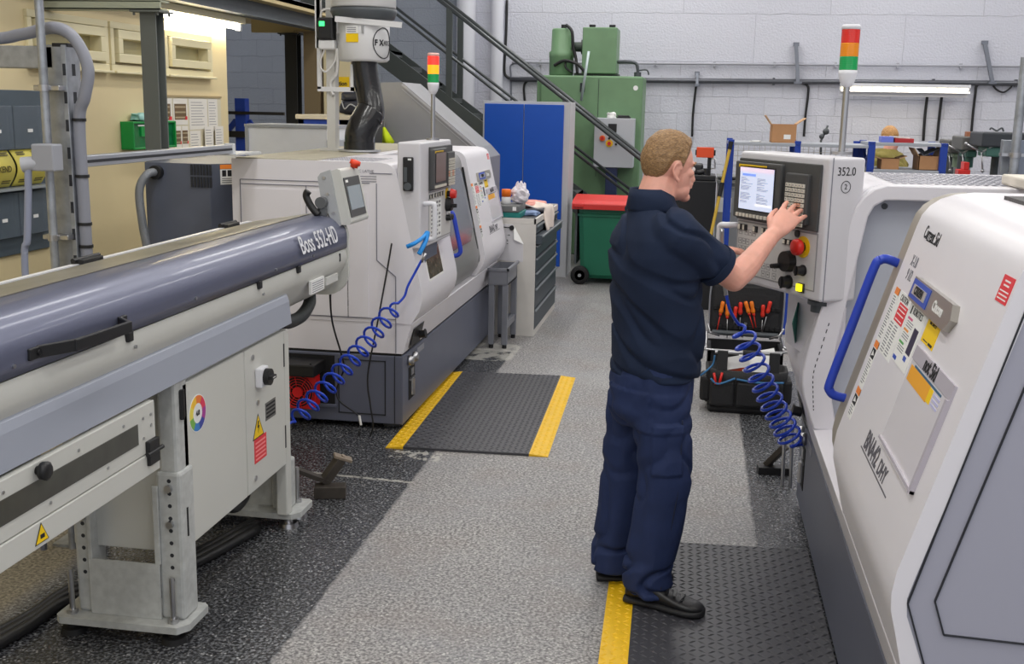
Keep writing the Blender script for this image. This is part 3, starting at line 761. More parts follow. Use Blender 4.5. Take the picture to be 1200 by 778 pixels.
    def caution(m):
        BX(m, paper, .13, .305, .325, .525); m.use(ink); TX(m, 'CAUTION', .215, .508, .026, .0018, .95)
        BX(m, red_label, .172, .295, .437, .495, .0018); m.use(paper)
        for q in (.487, .475, .462, .445): BX(m, None, .185, .28, q-.0015, q+.0015, .0024)
        m.use(grey_ink)
        for c in (.172, .238):
            for q in range(11): BX(m, None, c-.025, c+.02+.005*(q % 2), .424-.0092*q, .4275-.0092*q, .0018)
    S('caution_label', caution)
    def info(m):
        BX(m, paper, .318, .512, .345, .518); m.use(ink); TX(m, 'ROBOTICS', .42, .503, .026, .0018, .95); BX(m, None, .328, .342, .49, .515, .0018)
        BX(m, mat('label navy', (50, 44, 74), .5), .44, .495, .392, .468, .0018); BX(m, blue_label, .325, .37, .35, .362, .0018); BX(m, None, .44, .475, .37, .384, .0018)
        for cc, y0 in (((214, 90, 140), .475), ((240, 160, 80), .44), ((90, 170, 90), .402)):
            BX(m, mat('label tint %d' % cc[0], cc, .5), .328, .39, y0, y0+.007, .0018); m.use(grey_ink)
            for q in range(3): BX(m, None, .335, .415, y0-.007-.007*q, y0-.0045-.007*q, .0018)
    S('information_label', info)
    def strip(m):
        for y0, y1, pic in ((.345, .525, 0), (.185, .342, 1), (.075, .18, 1)):
            BX(m, paper, .055, .115, y0, y1); BX(m, orange_label, .055, .115, y1-.022, y1, .0018)
            if pic:
                BX(m, ink, .058, .112, y1-.058, y1-.025, .0018); m.use(paper); poly_on(m, M0, [(.068+dx, (y1-.052)*k), (.104+dx, (y1-.044)*k), (.075+dx, (y1-.032)*k)], .0022); y1 -= .036
            m.use(grey_ink)
            for q in range(int((y1-.03-y0)/.0085)): BX(m, None, .062, .095+.008*(q % 3), y1-.032-.0085*q, y1-.0285-.0085*q, .0018)
    S('warning_strip', strip)
    def doc(m):
        BX(m, mat('wallet film', (226, 222, 228), .15), .548, .965, .165, .40, .004)
        BX(m, mat('plastic wallet edge', (192, 186, 196), .25), .545, .98, .402, .44, .006); BX(m, None, .965, .98, .158, .402, .012); BX(m, None, .54, .98, .158, .166, .010)
        BX(m, mat('sheet orange', (242, 170, 40), .5), .565, .80, .345, .388, .005); BX(m, yellow_label, .80, .835, .349, .386, .005)
        BX(m, mat('sheet teal', (60, 100, 130), .5), .60, .905, .389, .395, .005)
        m.use(mat('sheet lilac', (190, 190, 226), .5))
        for q in range(3): BX(m, None, .845, .91, .352+.012*q, .358+.012*q, .005)
        m.use(ink); TX(m, 'not 5id', .75, .421, .05, .007, .95, .001)
    S('document_wallet', doc)
    def model(m):
        m.use(mat('model print grey', (92, 90, 98), .6))
        TX(m, 'BNA42', .49, .104, .072, .001, .92, .0015); TX(m, 'DHY', .668, .099, .055, .001, .92, .001); BX(m, None, .365, .785, .069, .073, .001)
    S('model_number', model)
    if right:
        def hand(m):
            m.use(ink); TX(m, 'Current 5id', .235, .716, .052, .001, .8, 0, -.03); BX(m, None, .185, .31, .697, .7005, .001)
        S('handwriting', hand)
        def hand2(m):
            m.use(grey_ink); TX(m, 'X-1.8', .15, .622, .045, .001, .8); TX(m, '9 1/2', .15, .578, .045, .001, .8)
        S('handwriting', hand2)
    def redl(m):
        x0, x1, y = (.985, 1.065, .66) if right else (.86, .93, .685)
        y1 = .722 if right else .735
        BX(m, red_label, x0, x1, y, y1); m.use(paper)
        for q in range(2): BX(m, None, x0+.02, x1-.02, y1-.014-.01*q, y1-.010-.01*q, .0018)
        for q in range(3): BX(m, None, x0+.008, x1-.008, y+.007+.009*q, y+.010+.009*q, .0018)
    S('red_label', redl)
    return t, M0

LT = lathe_machine('cnc_lathe', 'pale grey lathe with closed glass door on a slate base, left of the aisle', (-1.607, 6.0, 0), 0, 2.78, .775, 1.47, False)
RT = lathe_machine('cnc_lathe', 'large pale grey lathe with stickers and open sliding door at right', (.553, 5.28, 0), PI, 2.95, .83, 1.535, True)

# ------------------------------------------------------------------ control panels (swing with the machine: own things on swivels)
def control_panel(name, label, P0, P1, zb, zt, depth, style, lit):
    """P0 -> P1: front bottom edge from its left to its right as the operator sees it (x,y)"""
    P0, P1 = Vector((*P0, 0)), Vector((*P1, 0)); r = (P1-P0).normalized(); W = (P1-P0).length; n = r.cross(Vector((0, 0, 1))); H = zt-zb
    mid = (P0+P1)/2
    t = thing(name, label, 'control panel', (mid.x, mid.y, zb))
    M = frame_m(P0+Vector((0, 0, zb)), r, (0, 0, 1)); n = M.col[2].to_3d()
    body = mat('control box enamel', (214, 212, 216), .4)
    m = MB(); b = bmesh.new(); bmesh.ops.create_cube(b, size=1)
    for v in b.verts: v.co = Vector((W/2+v.co.x*W, H/2+v.co.y*H, -depth/2+v.co.z*depth))
    m.merge(b, M); m.build('box', body, t, bevel=.012, bseg=3)
    # charcoal bezel with screen and keypad
    bz0 = H*(.485 if style == 'wide' else .53); bz1 = H*.95
    bx0, bx1 = W*.02, W*.935
    if style != 'wide': bx0, bx1 = W*.24, W*.985; bz1 = H*.95
    m = MB(); plate(m, M, bx0, bx1, bz0, bz1, .012); bez = m.build('bezel', dark_grey_plastic, t, bevel=.004)
    sp = bx0+(bx1-bx0)*.60
    m = MB(); plate(m, M, bx0+.0, sp-.005, bz0+.008, bz1-.012, .03); m.build('screen_surround', dark_grey_plastic, bez, bevel=.006)
    sx0, sx1, sy0, sy1 = bx0+.045, sp-.045, bz0+(bz1-bz0)*.19, bz1-(bz1-bz0)*.14
    m = MB(); plate(m, M, sx0-.006, sx1+.006, sy0-.006, sy1+.006, .002, .03); m.build('screen_edge', black_plastic, bez)
    m = MB(); plate(m, M, sx0, sx1, sy0, sy1, .0025, .031); sc_ = m.build('screen', screen_lit if lit else screen_brown, bez)
    if lit:
        sw, sh = sx1-sx0, sy1-sy0
        m = MB(); m.use(mat('screen pink bar', (226, 206, 224), .4, emit=.7)); plate(m, M, sx0, sx1, sy1-sh*.1, sy1, .001, .0335)
        m.use(mat('screen blue bar', (120, 150, 232), .4, emit=.7)); plate(m, M, sx0+sw*.08, sx0+sw*.48, sy1-sh*.2, sy1-sh*.145, .001, .0335)
        m.use(mat('screen white area', (240, 240, 250), .4, emit=.7)); plate(m, M, sx0+sw*.5, sx1-sw*.02, sy0+sh*.1, sy0+sh*.16, .001, .0335)
        m.use(mat('screen dark text', (110, 112, 134), .5, emit=.2))
        rr = random.Random(3)
        for i in range(22):
            yy = sy1-sh*(.25+.028*i)
            if i in (6, 11, 12, 19): continue
            for c0 in (.04, .53):
                ln = rr.uniform(.08, .36); plate(m, M, sx0+sw*c0, sx0+sw*(c0+ln), yy, yy+sh*.008, .0006, .0335)
        m.build('screen_print', None, bez)
    m = MB(); button_row(m, M @ Matrix.Translation((0, 0, .03)), sx0-.02, sx1+.02, bz0+(bz1-bz0)*.09, 11, (sx1-sx0)/16, .014); m.build('soft_keys', key_cream, bez)
    m = MB(); m.use(yellow_plastic); plate(m, M, bx0+.03, bx0+.03+(sp-bx0)*.6, bz1-.036, bz1-.024, .002, .03); m.build('maker_strip', None, bez)
    kx0, kx1 = sp+.025, bx1-(.05 if style == 'wide' else .012)
    m = MB(); plate(m, M, kx0, kx1, bz0+(bz1-bz0)*.08, bz1-.04, .03); m.build('keypad', dark_grey_plastic, bez, bevel=.006)
    rows, cols = 9, 6
    rr = random.Random(1)
    m = MB()
    kw = (kx1-kx0)/(cols+1.6); kh = (bz1-bz0)*.62/rows
    for i in range(rows):
        for j in range(cols):
            x = kx0+(kx1-kx0)*(j+.5+.5)/(cols+1); y = bz1-.085-(bz1-bz0)*.66*(i)/rows-.0
            m.use(key_cream if i not in (4, 5) or j in (1, 2, 5) else mat('keys pale orange', (226, 170, 140), .5)); plate(m, M, x-kw*.4, x+kw*.4, y-kh*.4, y+kh*.4, .006, .03)
            m.use(grey_ink); plate(m, M, x-kw*.18, x+kw*.12, y-kh*.1, y+kh*.15, .0008, .036)
    m.build('keys', None, bez)
    m = MB(); m.use(mat('panel line', (150, 148, 150), .5)); plate(m, M, bx0, bx1, .035 if style == 'wide' else .02, bz0-.006, .0015); m.build('lower_panel_edge', None, t)
    m = MB(); m.use(mat('lower panel sheet', (206, 204, 202), .45)); plate(m, M, bx0+.006, bx1-.006, .04 if style == 'wide' else .026, bz0-.012, .0022); m.build('lower_panel', None, t)
    LX = lambda f: bx0+(bx1-bx0)*f
    for f in ((.05, .11, .25, .36, .42) if style == 'wide' else (.05, .15, .28, .4, .5, .62)):
        m = MB(); m.use(black_plastic); plate(m, M, LX(f)-.014, LX(f)+.014, bz0-.045, bz0-.02, .008); m.use(key_cream); plate(m, M, LX(f)-.013, LX(f), bz0-.043, bz0-.022, .01)
        m.build('toggle_switch', None, t)
    if style == 'wide':
        m = MB(); m.use(mat('key outline', (132, 130, 132), .6))
        def key(f, y, w=.024, h=.024):
            x = LX(f); wl = .0016
            for a in ((x-w/2, x+w/2, y-h/2, y-h/2+wl), (x-w/2, x+w/2, y+h/2-wl, y+h/2), (x-w/2, x-w/2+wl, y-h/2, y+h/2), (x+w/2-wl, x+w/2, y-h/2, y+h/2)): plate(m, M, *a, .0012, .002)
            plate(m, M, x-w*.2, x+w*.2, y-h*.08, y+h*.12, .001, .002)
        for f, y in ((.05, .73), (.13, .73), (.18, .73), (.23, .73)): key(f, H*.485*y+.02)
        for row, fs in ((.60, (.05, .10, .15, .22, .27, .32)), (.48, (.05, .1, .15, .27)), (.38, (.05, .1, .15, .22, .27, .32)), (.28, (.05, .15, .27, .38, .44, .52)), (.16, (.05, .1, .15, .38, .44, .52))):
            for f in fs: key(f, H*.485*row+.015)
        m.build('membrane_keys', None, t)
        y_ = lambda q: H*.485*q
        m = MB(); cyl_on(m, M, LX(.845), y_(.75), .042, .003, .002, None, 28); eb = m.build('emergency_stop', yellow_plastic, t)
        m = MB(); cyl_on(m, M, LX(.845), y_(.75), .019, .018, .004); m.build('stop_stem', black_plastic, eb)
        m = MB(); Mq = M @ Matrix.Translation((LX(.845), y_(.75), .02)); m.lathe([(.03, 0), (.033, .008), (.031, .022), (.02, .028), (0, .029)], Mq.translation, n, 28); m.build('stop_button', red_plastic, eb)
        m = MB()
        for f in (.63, .685, .74): m.use(black_plastic); plate(m, M, LX(f)-.012, LX(f)+.012, y_(.74), y_(.82), .008); m.use(key_cream); plate(m, M, LX(f)-.01, LX(f)+.004, y_(.75), y_(.81), .01)
        m.build('small_switches', None, t)
        m = MB(); cyl_on(m, M, LX(.77), y_(.93), .014, .006, .002); m.build('black_button', black_plastic, t)
        m = MB(); cyl_on(m, M, LX(.70), y_(.50), .043, .03, .002, .040, 28); kn = m.build('handwheel', black_plastic, t, bevel=.003)
        m = MB(); cyl_on(m, M, LX(.70)-.034, y_(.50)-.022, .011, .035, .03, .009); m.build('wheel_grip', black_plastic, kn)
        for f, q, r in ((.865, .41, .019), (.705, .19, .024)):
            m = MB(); cyl_on(m, M, LX(f), y_(q), r*1.15, .006, .002); cyl_on(m, M, LX(f), y_(q), r, .03, .008, r*.9); plate(m, M, LX(f)-.004, LX(f)+.004, y_(q)-r, y_(q)+r, .006, .036); m.build('selector_knob', black_plastic, t)
        m = MB(); m.use(black_plastic); plate(m, M, LX(.86)-.018, LX(.86)+.018, y_(.15)-.018, y_(.15)+.018, .006, .002); m.use(mat('lit yellow lamp', (255, 240, 30), .4, emit=1.2)); plate(m, M, LX(.855)-.014, LX(.855)+.013, y_(.15)-.013, y_(.15)+.015, .016, .002); m.build('lit_button', None, t)
        # grab rail at the left edge
        m = MB(); hp = [Vector((.012, H*.43, .0)), Vector((-.0, H*.43, .045)), Vector((-.03, H*.42, .06)), Vector((-.035, H*.36, .06)), Vector((-.035, H*.1, .06)), Vector((-.03, H*.04, .05)), Vector((.012, H*.035, 0))]
        m.tube(catmull([M @ q for q in hp], 6), .013, 10); m.build('grab_rail', white_paint, t)
        # neck and base of the swivel
    else:
        y_ = lambda q: bz0*q
        m = MB(); m.use(paper); plate(m, M, LX(.08), LX(.55), y_(.1), y_(.82), .001, .002); m.use(mat('key outline', (132, 130, 132), .6))
        for i in range(9):
            for j in range(4):
                if (i*j) % 5 != 3: plate(m, M, LX(.1+.11*j), LX(.17+.11*j), y_(.14+.075*i), y_(.18+.075*i), .0012, .003)
        m.build('membrane_keys', None, t)
        m = MB(); cyl_on(m, M, LX(.80), y_(.86), .036, .004, .002); eb = m.build('emergency_stop', yellow_plastic, t)
        m = MB(); cyl_on(m, M, LX(.80), y_(.86), .018, .03, .004); m.build('stop_stem', black_plastic, eb)
        m = MB(); cyl_on(m, M, LX(.80), y_(.86), .032, .03, .03, .024); m.build('stop_button', red_plastic, eb, bevel=.004)
        m = MB(); cyl_on(m, M, LX(.80), y_(.66), .044, .035, .002, .04); kn = m.build('handwheel', black_plastic, t, bevel=.003)
        m = MB(); cyl_on(m, M, LX(.76), y_(.64), .012, .035, .035); m.build('wheel_grip', black_plastic, kn)
        for f, q in ((.80, .4), (.9, .4)):
            m = MB(); cyl_on(m, M, LX(f), y_(q), .02, .03, .002, .017); m.build('selector_knob', black_plastic, t)
        m = MB(); hp = [Vector((.06, bz0*.80, 0)), Vector((.06, bz0*.81, .05)), Vector((.06, bz0*.74, .065)), Vector((.06, bz0*.3, .065)), Vector((.06, bz0*.18, .055)), Vector((.06, bz0*.18, 0))]
        m.tube(catmull([M @ q for q in hp], 6), .014, 10); m.build('grab_rail', white_paint, t)
        # remote handset on the end face
        e = P0-n*depth*.5+Vector((0, -.0, zb+H*.72)); Me = frame_m(P0-n*depth*.5+Vector((0, 0, zb+H*.72)), n, (0, 0, 1))
        m = MB(); plate(m, Me, -.03, .028, -.1, .085, .022); hb = m.build('key_box', black_plastic, t, bevel=.006)
        m = MB(); cyl_on(m, Me, .0, -.075, .021, .012, .022); plate(m, Me, -.022, -.004, -.05, .03, .004, .022); m.build('key_box_lock', dark_steel, hb)
        m = MB(); plate(m, Me, -.0, .02, .068, .078, .001, .022); m.build('key_box_label', paper, hb)
    return t, M, W, H
PR, MR, WR, HR = control_panel('control_panel', 'control panel with lit screen and red stop button that the worker in navy is using', (.174, 4.80), (.484, 4.293), 1.148, 1.693, .165, 'wide', True)
PL, ML, WL, HL = control_panel('control_panel', 'pale control panel with dim brown screen standing on the left lathe', (-1.505, 6.0), (-1.49, 6.70), 1.06, 1.65, .135, 'tall', False)
# handwriting on the right panel's side: "352 0", circled 2
nR = MR.col[2].to_3d(); rR = MR.col[0].to_3d()
Ms = frame_m(MR @ Vector((WR, 0, 0)), -nR, (0, 0, 1))
m = MB(); m.use(ink); text_on(m, '352.0', Ms, .077, HR-.052, .045, .001, .85)
text_on(m, '2', Ms, .078, HR-.108, .028, .001)
cc = [Ms @ Vector((.078+.021*math.cos(a*PI/12), HR-.108+.022*math.sin(a*PI/12), .001)) for a in range(24)]
m.tube(cc, .0012, 5, closed=True); m.build('handwriting', None, PR)
m = MB(); plate(m, Ms, .012, .016, .0, HR, .001); m.build('door_seam', soft_groove, PR)
# swivel necks
m = MB(); q = MR @ Vector((WR*.86, 0, -.075)); m.cyl((q.x, q.y, 1.095), (q.x, q.y, 1.15), .042); m.cyl((q.x, q.y, 1.125), (q.x, q.y, 1.14), .055); m.build('swivel_neck', dark_steel, PR)
m = MB(world=False); wl = lambda x, y: (.553-x, 5.28-y); m.extr([wl(*c) for c in ((.402, 4.76), (.484, 4.40), (.60, 4.40), (.60, 4.76))], 'z', .90, 1.115); m.build('swivel_block', lathe_white, RT[0], bevel=.012)
Mp2 = frame_m(Vector((*wl(.4365, 4.60), 1.01))+Vector((.002, 0, 0)), (.082, .36, 0), (0, 0, 1))
m = MB(world=False); poly_on(m, Mp2, [(0, -.085), (.13, .02), (0, .085), (-.13, .01)], .003); m.build('diamond_label', mat('dark teal label', (24, 104, 92), .5), RT[0])
m = MB(); q = ML @ Vector((WL*.5, 0, -.07)); m.bx(q.x-.06, q.x+.04, q.y-.15, q.y+.15, .95, 1.065); m.build('swivel_neck', lathe_grey, PL)
# tower lights
q = at(986, 181, Z=1.693)
tower_light('signal_tower', 'large unlit red amber green signal tower on the panel the worker uses', (q.x, q.y, 1.693), .036, .285, .052, 0)
tower_light('signal_tower', 'small signal tower glowing orange on the left lathe panel', (-1.545, 6.45, 1.65), .034, .285, .05, 1.3)
# pedestal under the left panel: cast window and blue tags; green diamond on the right pedestal
m = MB(); m.use(mat('sight glass brown', (92, 82, 70), .2, noise=.5, nscale=30))
Mp = frame_m((-1.607+.106, 6.40, .83), (0, 1, 0), (-.15, 0, .698)); plate(m, Mp, -.17, .17, .03, .2, .004); w1 = m.build('pedestal_window', None, LT[0])
m = MB(); m.use(paper); plate(m, Mp, -.19, .19, .015, .215, .002); m.build('pedestal_window_frame', lathe_white, LT[0])
for c, pt in ((0, 0),):
    tt = thing('air_gun_strap', 'bright blue strap tied round the grab rail of the left lathe panel', 'strap', at(493, 290, X=-1.42))
    m = MB(); m.use(mat('bright blue webbing', (30, 140, 220), .6))
    m.tube(catmull([at(477, 289, X=-1.47), at(486, 285, X=-1.43), at(496, 278, X=-1.41), at(500, 273, X=-1.41)], 6), .012, 6)
    m.tube(catmull([at(501, 272, X=-1.40), at(499, 282, X=-1.40), at(494, 292, X=-1.41), at(491, 298, X=-1.42)], 6), .014, 6)
    m.build('webbing', None, tt)
# ================================================================== bar feeder
cover_blue = mat('blue grey metallic cover', (104, 108, 130), .36, .35, coat=.15)
beam_grey = mat('blue grey enamel', (160, 165, 178), .5)
T = thing('bar_feeder', 'long pale grey bar feeder with blue grey lid and black handle at left', 'bar feeder', (-1.9, 3.4, 0))
FY0, FY1 = 1.0, 5.26
def bf(name, m_, fn, par=None, lab=None, **k):
    m = MB(); fn(m); return m.build(name, m_, par or T, label=lab, **k)
arc = lambda cx, cz, r, a0, a1, n: [(cx+r*math.cos(math.radians(a0+(a1-a0)*i/n)), cz+r*math.sin(math.radians(a0+(a1-a0)*i/n))) for i in range(n+1)]
shell = [(-1.694, 1.152), (-1.69, 1.12), (-1.692, 1.09), (-1.70, 1.068), (-1.715, 1.045), (-1.735, 1.01), (-1.757, .975), (-1.785, .95), (-1.83, .935)]+[(-2.1, .92), (-2.19, 1.0), (-2.2, 1.2), (-2.12, 1.2), (-1.72, 1.152)]
bf('lower_shell', feeder_grey, lambda m: m.extr(shell, 'y', FY0, FY1, True), sharp=50)
lid = [(-1.688, 1.158)]+arc(-1.80, 1.205, .112, -8, 90, 12)+[(-1.86, 1.315), (-2.16, 1.268), (-2.18, 1.256), (-2.18, 1.24), (-1.86, 1.295), (-1.80, 1.297), (-1.72, 1.23), (-1.705, 1.16)]
lidp = bf('lid', cover_blue, lambda m: m.extr(lid, 'y', FY0, FY1-.012, True))
bf('lid_top_plate', mat('dusty lid plate', (150, 144, 128), .34, .3, noise=.15, nscale=6), lambda m: m.extr([(-1.875, 1.314), (-2.15, 1.271), (-2.15, 1.273), (-1.875, 1.3165)], 'y', FY0, FY1-.03), lidp)
bf('lid_edge_strip', mat('white edge strip', (226, 226, 226), .35), lambda m: m.bx(-2.2, -2.178, FY0, FY1-.02, 1.22, 1.27), None)
bf('end_cap', feeder_grey, lambda m: m.extr([(-1.684, 1.158), (-1.684, 1.07)]+arc(-1.80, 1.03, .116, 0, -90, 8)+[(-2.1, .914), (-2.2, 1.0), (-2.2, 1.26), (-1.86, 1.322)]+arc(-1.80, 1.208, .116, 90, -8, 10), 'y', FY1-.014, FY1+.01), bevel=.006)
bf('support_beam', beam_grey, lambda m: m.extr([(-1.76, 1.06), (-1.718, 1.058), (-1.703, 1.045), (-1.695, 1.02), (-1.686, .925), (-2.1, .92), (-2.1, 1.005)], 'y', FY0, 4.46))
# hinges along the back, catches, screws
for y in (3.72, 4.98): bf('hinge', black_plastic, lambda m: (m.bx(-2.21, -2.16, y-.07, y+.07, 1.268, 1.285, .003), m.cyl((-2.19, y-.09, 1.283), (-2.19, y+.09, 1.283), .008)))
for y in (3.085, 4.12, 4.56): bf('catch', black_plastic, lambda m: m.bx(-1.70, -1.68, y-.016, y+.016, 1.128, 1.16, .004))
bf('shell_slot', black_plastic, lambda m: m.bx(-1.7, -1.6885, 5.13, 5.15, 1.10, 1.14, .003))
def screws(m):
    for y, z in ((2.2, 1.19), (2.5, 1.185), (3.55, 1.185), (4.3, 1.18), (4.75, 1.18), (3.12, 1.105), (4.16, 1.1)): m.cyl((-1.70, y, z), (-1.684, y, z), .006, seg=10)
bf('cover_screw', steel, screws)
bf('paper_label', paper, lambda m: (m.bx(-1.7, -1.6885, 4.72, 4.9, 1.005, 1.065)))
def lbl(m):
    for q in range(5): m.bx(-1.7, -1.688, 4.735, 4.885, 1.012+.01*q, 1.015+.01*q)
bf('label_print', grey_ink, lbl)
bf('rating_plate', mat('pale silver plate', (212, 212, 208), .35), lambda m: m.bx(-1.7, -1.6885, 4.93, 5.1, 1.015, 1.05))
# black pull handle
def hnd(m):
    m.bar((-1.625, 2.68, 1.205), (-1.625, 2.98, 1.199), .014, .034, (0, 0, 1), .003)
    for a, b in (((-1.688, 2.605, 1.2), (-1.625, 2.69, 1.205)), ((-1.688, 3.03, 1.2), (-1.625, 2.975, 1.199))): m.bar(a, b, .012, .034, (0, 0, 1), .003)
    for y in (2.585, 3.045): m.bx(-1.694, -1.68, y-.022, y+.022, 1.184, 1.216, .003)
    m.cyl((-1.682, 2.60, 1.2), (-1.675, 2.60, 1.2), .008, seg=10)
bf('pull_handle', black_plastic, hnd)
# maker lettering on the lid front (curved, so set on the lower third)
Ml = frame_m((-1.6905, 4.83, 1.238), (0, 1, 0), (-.035, 0, .1))
m = MB(); text_on(m, 'Boss 552-HD', Ml, 0, 0, .115, .006, .80, .0012); bf0 = m.build('model_lettering', mat('silver white lettering', (222, 222, 226), .35), T)
# HMI on its bracket
hp = [(-1.81, 1.50), (-1.80, 1.515), (-1.72, 1.542), (-1.706, 1.537), (-1.652, 1.285), (-1.66, 1.272), (-1.70, 1.272), (-1.75, 1.32), (-1.775, 1.36)]
hm = bf('terminal_housing', feeder_grey, lambda m: m.extr(hp, 'y', 5.2, 5.50), None, bevel=.012, bseg=3)
bf('terminal_side_plate', mat('bracket grey', (176, 178, 180), .4), lambda m: (m.extr([(-1.815, 1.50), (-1.80, 1.52), (-1.752, 1.538), (-1.70, 1.27), (-1.712, 1.262), (-1.745, 1.29), (-1.80, 1.40)], 'y', 5.188, 5.2)), hm, bevel=.004)
bf('terminal_bolt', steel, lambda m: [m.cyl((x, 5.183, z), (x, 5.19, z), .008, seg=10) for x, z in ((-1.782, 1.498), (-1.765, 1.42), (-1.735, 1.33))], hm)
Mh = frame_m((-1.679, 5.34, 1.41), (0, 1, 0), (-.054, 0, .252))
mh = MB(); plate(mh, Mh, -.125, .12, -.105, .09, .006); mh.build('terminal_screen_frame', dark_grey_plastic, hm, bevel=.003)
mh = MB(); plate(mh, Mh, -.105, .10, -.07, .045, .002, .006); mh.build('terminal_screen', mat('grey lcd', (150, 162, 170), .2), hm)
mh = MB(); plate(mh, Mh, -.11, -.075, .065, .078, .002, .006); mh.build('terminal_badge', paper, hm)
mh = MB(); q = Vector((-1.705, 5.42, 1.54)); mh.lathe([(.02, 0), (.02, .012), (.028, .014), (.026, .035), (0, .038)], q, (.35, 0, 1)); mh.build('stop_button', mat('orange red button', (236, 70, 36), .35), hm)
bf('pivot_bracket', mat('pivot grey', (96, 98, 100), .4), lambda m: (m.bx(-1.815, -1.765, 5.16, 5.2, 1.30, 1.375, .02), m.cyl((-1.79, 5.15, 1.38), (-1.79, 5.21, 1.38), .028)))
bf('clamp_lever', black_plastic, lambda m: m.tube(catmull([(-1.80, 5.15, 1.32), (-1.835, 5.15, 1.36), (-1.86, 5.15, 1.41), (-1.85, 5.15, 1.435)], 5), .018, 10))
# bar tray at the near end
tray = bf('bar_tray_door', feeder_grey, lambda m: m.bx(-1.70, -1.676, FY0, 3.2, .755, .915), None, bevel=.003)
bf('bar_tray_flap', feeder_grey, lambda m: m.bx(-1.70, -1.673, FY0, 3.215, .682, .752), tray, bevel=.003)
bf('tray_window', mat('smoked tray window', (72, 72, 66), .2, noise=.3, nscale=6), lambda m: m.bx(-1.69, -1.6735, 1.3, 3.085, .80, .866), tray)
bf('tray_back', feeder_grey, lambda m: (m.bx(-2.15, -2.13, FY0, 3.2, .68, .92), m.bx(-2.15, -1.70, FY0, 3.2, .68, .70)))
bf('tray_hinge', black_plastic, lambda m: (m.bx(-1.68, -1.662, 3.13, 3.2, .715, .795, .003), m.cyl((-1.664, 3.12, .755), (-1.664, 3.22, .755), .007)), tray)
bf('tray_knob', black_plastic, lambda m: m.lathe([(.012, 0), (.012, .012), (.024, .014), (.026, .03), (.018, .036), (0, .036)], (-1.676, 2.55, .893), (1, 0, 0), 12), tray)
bf('tray_screw', steel, lambda m: [m.cyl((-1.68, y, z), (-1.6725, y, z), .005, seg=8) for y, z in ((2.4, .884), (2.75, .886), (3.0, .884), (3.12, .875), (3.17, .875), (3.17, .84), (2.2, .785), (2.6, .785), (2.9, .785), (3.12, .81))], tray)
def tri(m, M, s, dark=None):
    m.use(ink); poly_on(m, M, [(-s*.58, -s*.5), (s*.58, -s*.5), (0, s*.5)], .001); m.use(yellow_label); poly_on(m, M, [(-s*.50, -s*.455), (s*.50, -s*.455), (0, s*.41)], .0016)
m = MB(); Mt = frame_m((-1.672, 2.545, .722), (0, 1, 0), (0, 0, 1)); tri(m, Mt, .055); m.use(ink); plate(m, Mt, -.008, .012, -.016, -.004, .002); m.build('warning_triangle', None, tray)
# control cabinet
CY0, CY1 = 3.42, 4.40
cab = bf('control_cabinet', feeder_grey, lambda m: m.bx(-2.12, -1.715, CY0, CY1, .30, .91), None, bevel=.004)
d1 = bf('cabinet_door', feeder_grey, lambda m: m.bx(-1.715, -1.695, CY0+.015, 3.965, .315, .905), None, bevel=.004)
d2 = bf('cabinet_door', feeder_grey, lambda m: m.bx(-1.715, -1.695, 3.972, CY1-.012, .315, .905), None, bevel=.004)
for z in (.84, .42): bf('door_hinge', black_plastic, lambda m: (m.bx(-1.712, -1.688, CY0-.012, CY0+.022, z-.05, z+.05, .003), m.cyl((-1.69, CY0-.002, z-.052), (-1.69, CY0-.002, z+.052), .008)), d1)
for z in (.80, .44): bf('door_hinge', black_plastic, lambda m: m.bx(-1.70, -1.693, CY1-.022, CY1-.012, z-.05, z+.05), d2)
Mc = frame_m((-1.695, CY0, .30), (0, 1, 0), (0, 0, 1))
def ring(m, r0, r1, a0, a1, x, y, n=8, t=.0016):
    pts = [(x+r1*math.cos(a0+(a1-a0)*i/n), y+r1*math.sin(a0+(a1-a0)*i/n)) for i in range(n+1)]+[(x+r0*math.cos(a1-(a1-a0)*i/n), y+r0*math.sin(a1-(a1-a0)*i/n)) for i in range(n+1)]
    poly_on(m, Mc, pts, t)
m = MB(); m.use(paper); cyl_on(m, Mc, .125, .475, .068, .001, 0, None, 32)
for i, c in enumerate(((226, 60, 90), (240, 130, 60), (250, 200, 60), (240, 220, 90), (120, 180, 80), (60, 130, 200), (60, 70, 160), (170, 60, 150))):
    m.use(mat('badge colour %d' % i, c, .5)); ring(m, .036, .064, i*PI/4+.2, (i+1)*PI/4+.2, .125, .475)
m.use(ink); text_on(m, '4.0', Mc, .125, .475, .026, .002, .9, .001); m.build('round_sticker', None, d1)
m = MB(); m.use(white_paint); plate(m, Mc, .645, .72, .435, .515, .03); m.build('isolator_base', None, d2, bevel=.006)
m = MB(); m.use(black_plastic); cyl_on(m, Mc, .685, .475, .034, .022, .03); plate(m, Mc, .660, .71, .468, .482, .014, .052); m.use(paper); plate(m, Mc, .672, .70, .474, .477, .001, .066); m.build('isolator_switch', None, d2)
for y in (.605, .565, .395, .1):
    pass
m = MB(); m.use(steel)
for x, y in ((.625, .565), (.665, .37), (.625, .065)): cyl_on(m, Mc, x, y, .011, .005)
m.build('door_lock', None, d2)
m = MB(); tri(m, Mc @ Matrix.Translation((.665, .275, 0)), .10); m.use(ink); poly_on(m, Mc, [(.66, .295), (.672, .295), (.666, .275), (.676, .275), (.66, .245), (.664, .267), (.655, .267)], .0024); m.build('warning_triangle', None, d2)
m = MB(); m.use(mat('dark rating plate', (110, 110, 108), .4, .3)); plate(m, Mc, .745, .855, .27, .345); m.use(ink)
for q in range(4): plate(m, Mc, .752, .848, .28+.016*q, .288+.016*q, .002)
m.build('rating_plate', None, d2)
m = MB(); m.use(red_label); plate(m, Mc, .62, .745, .125, .225); m.use(mat('label pink', (255, 150, 150), .5))
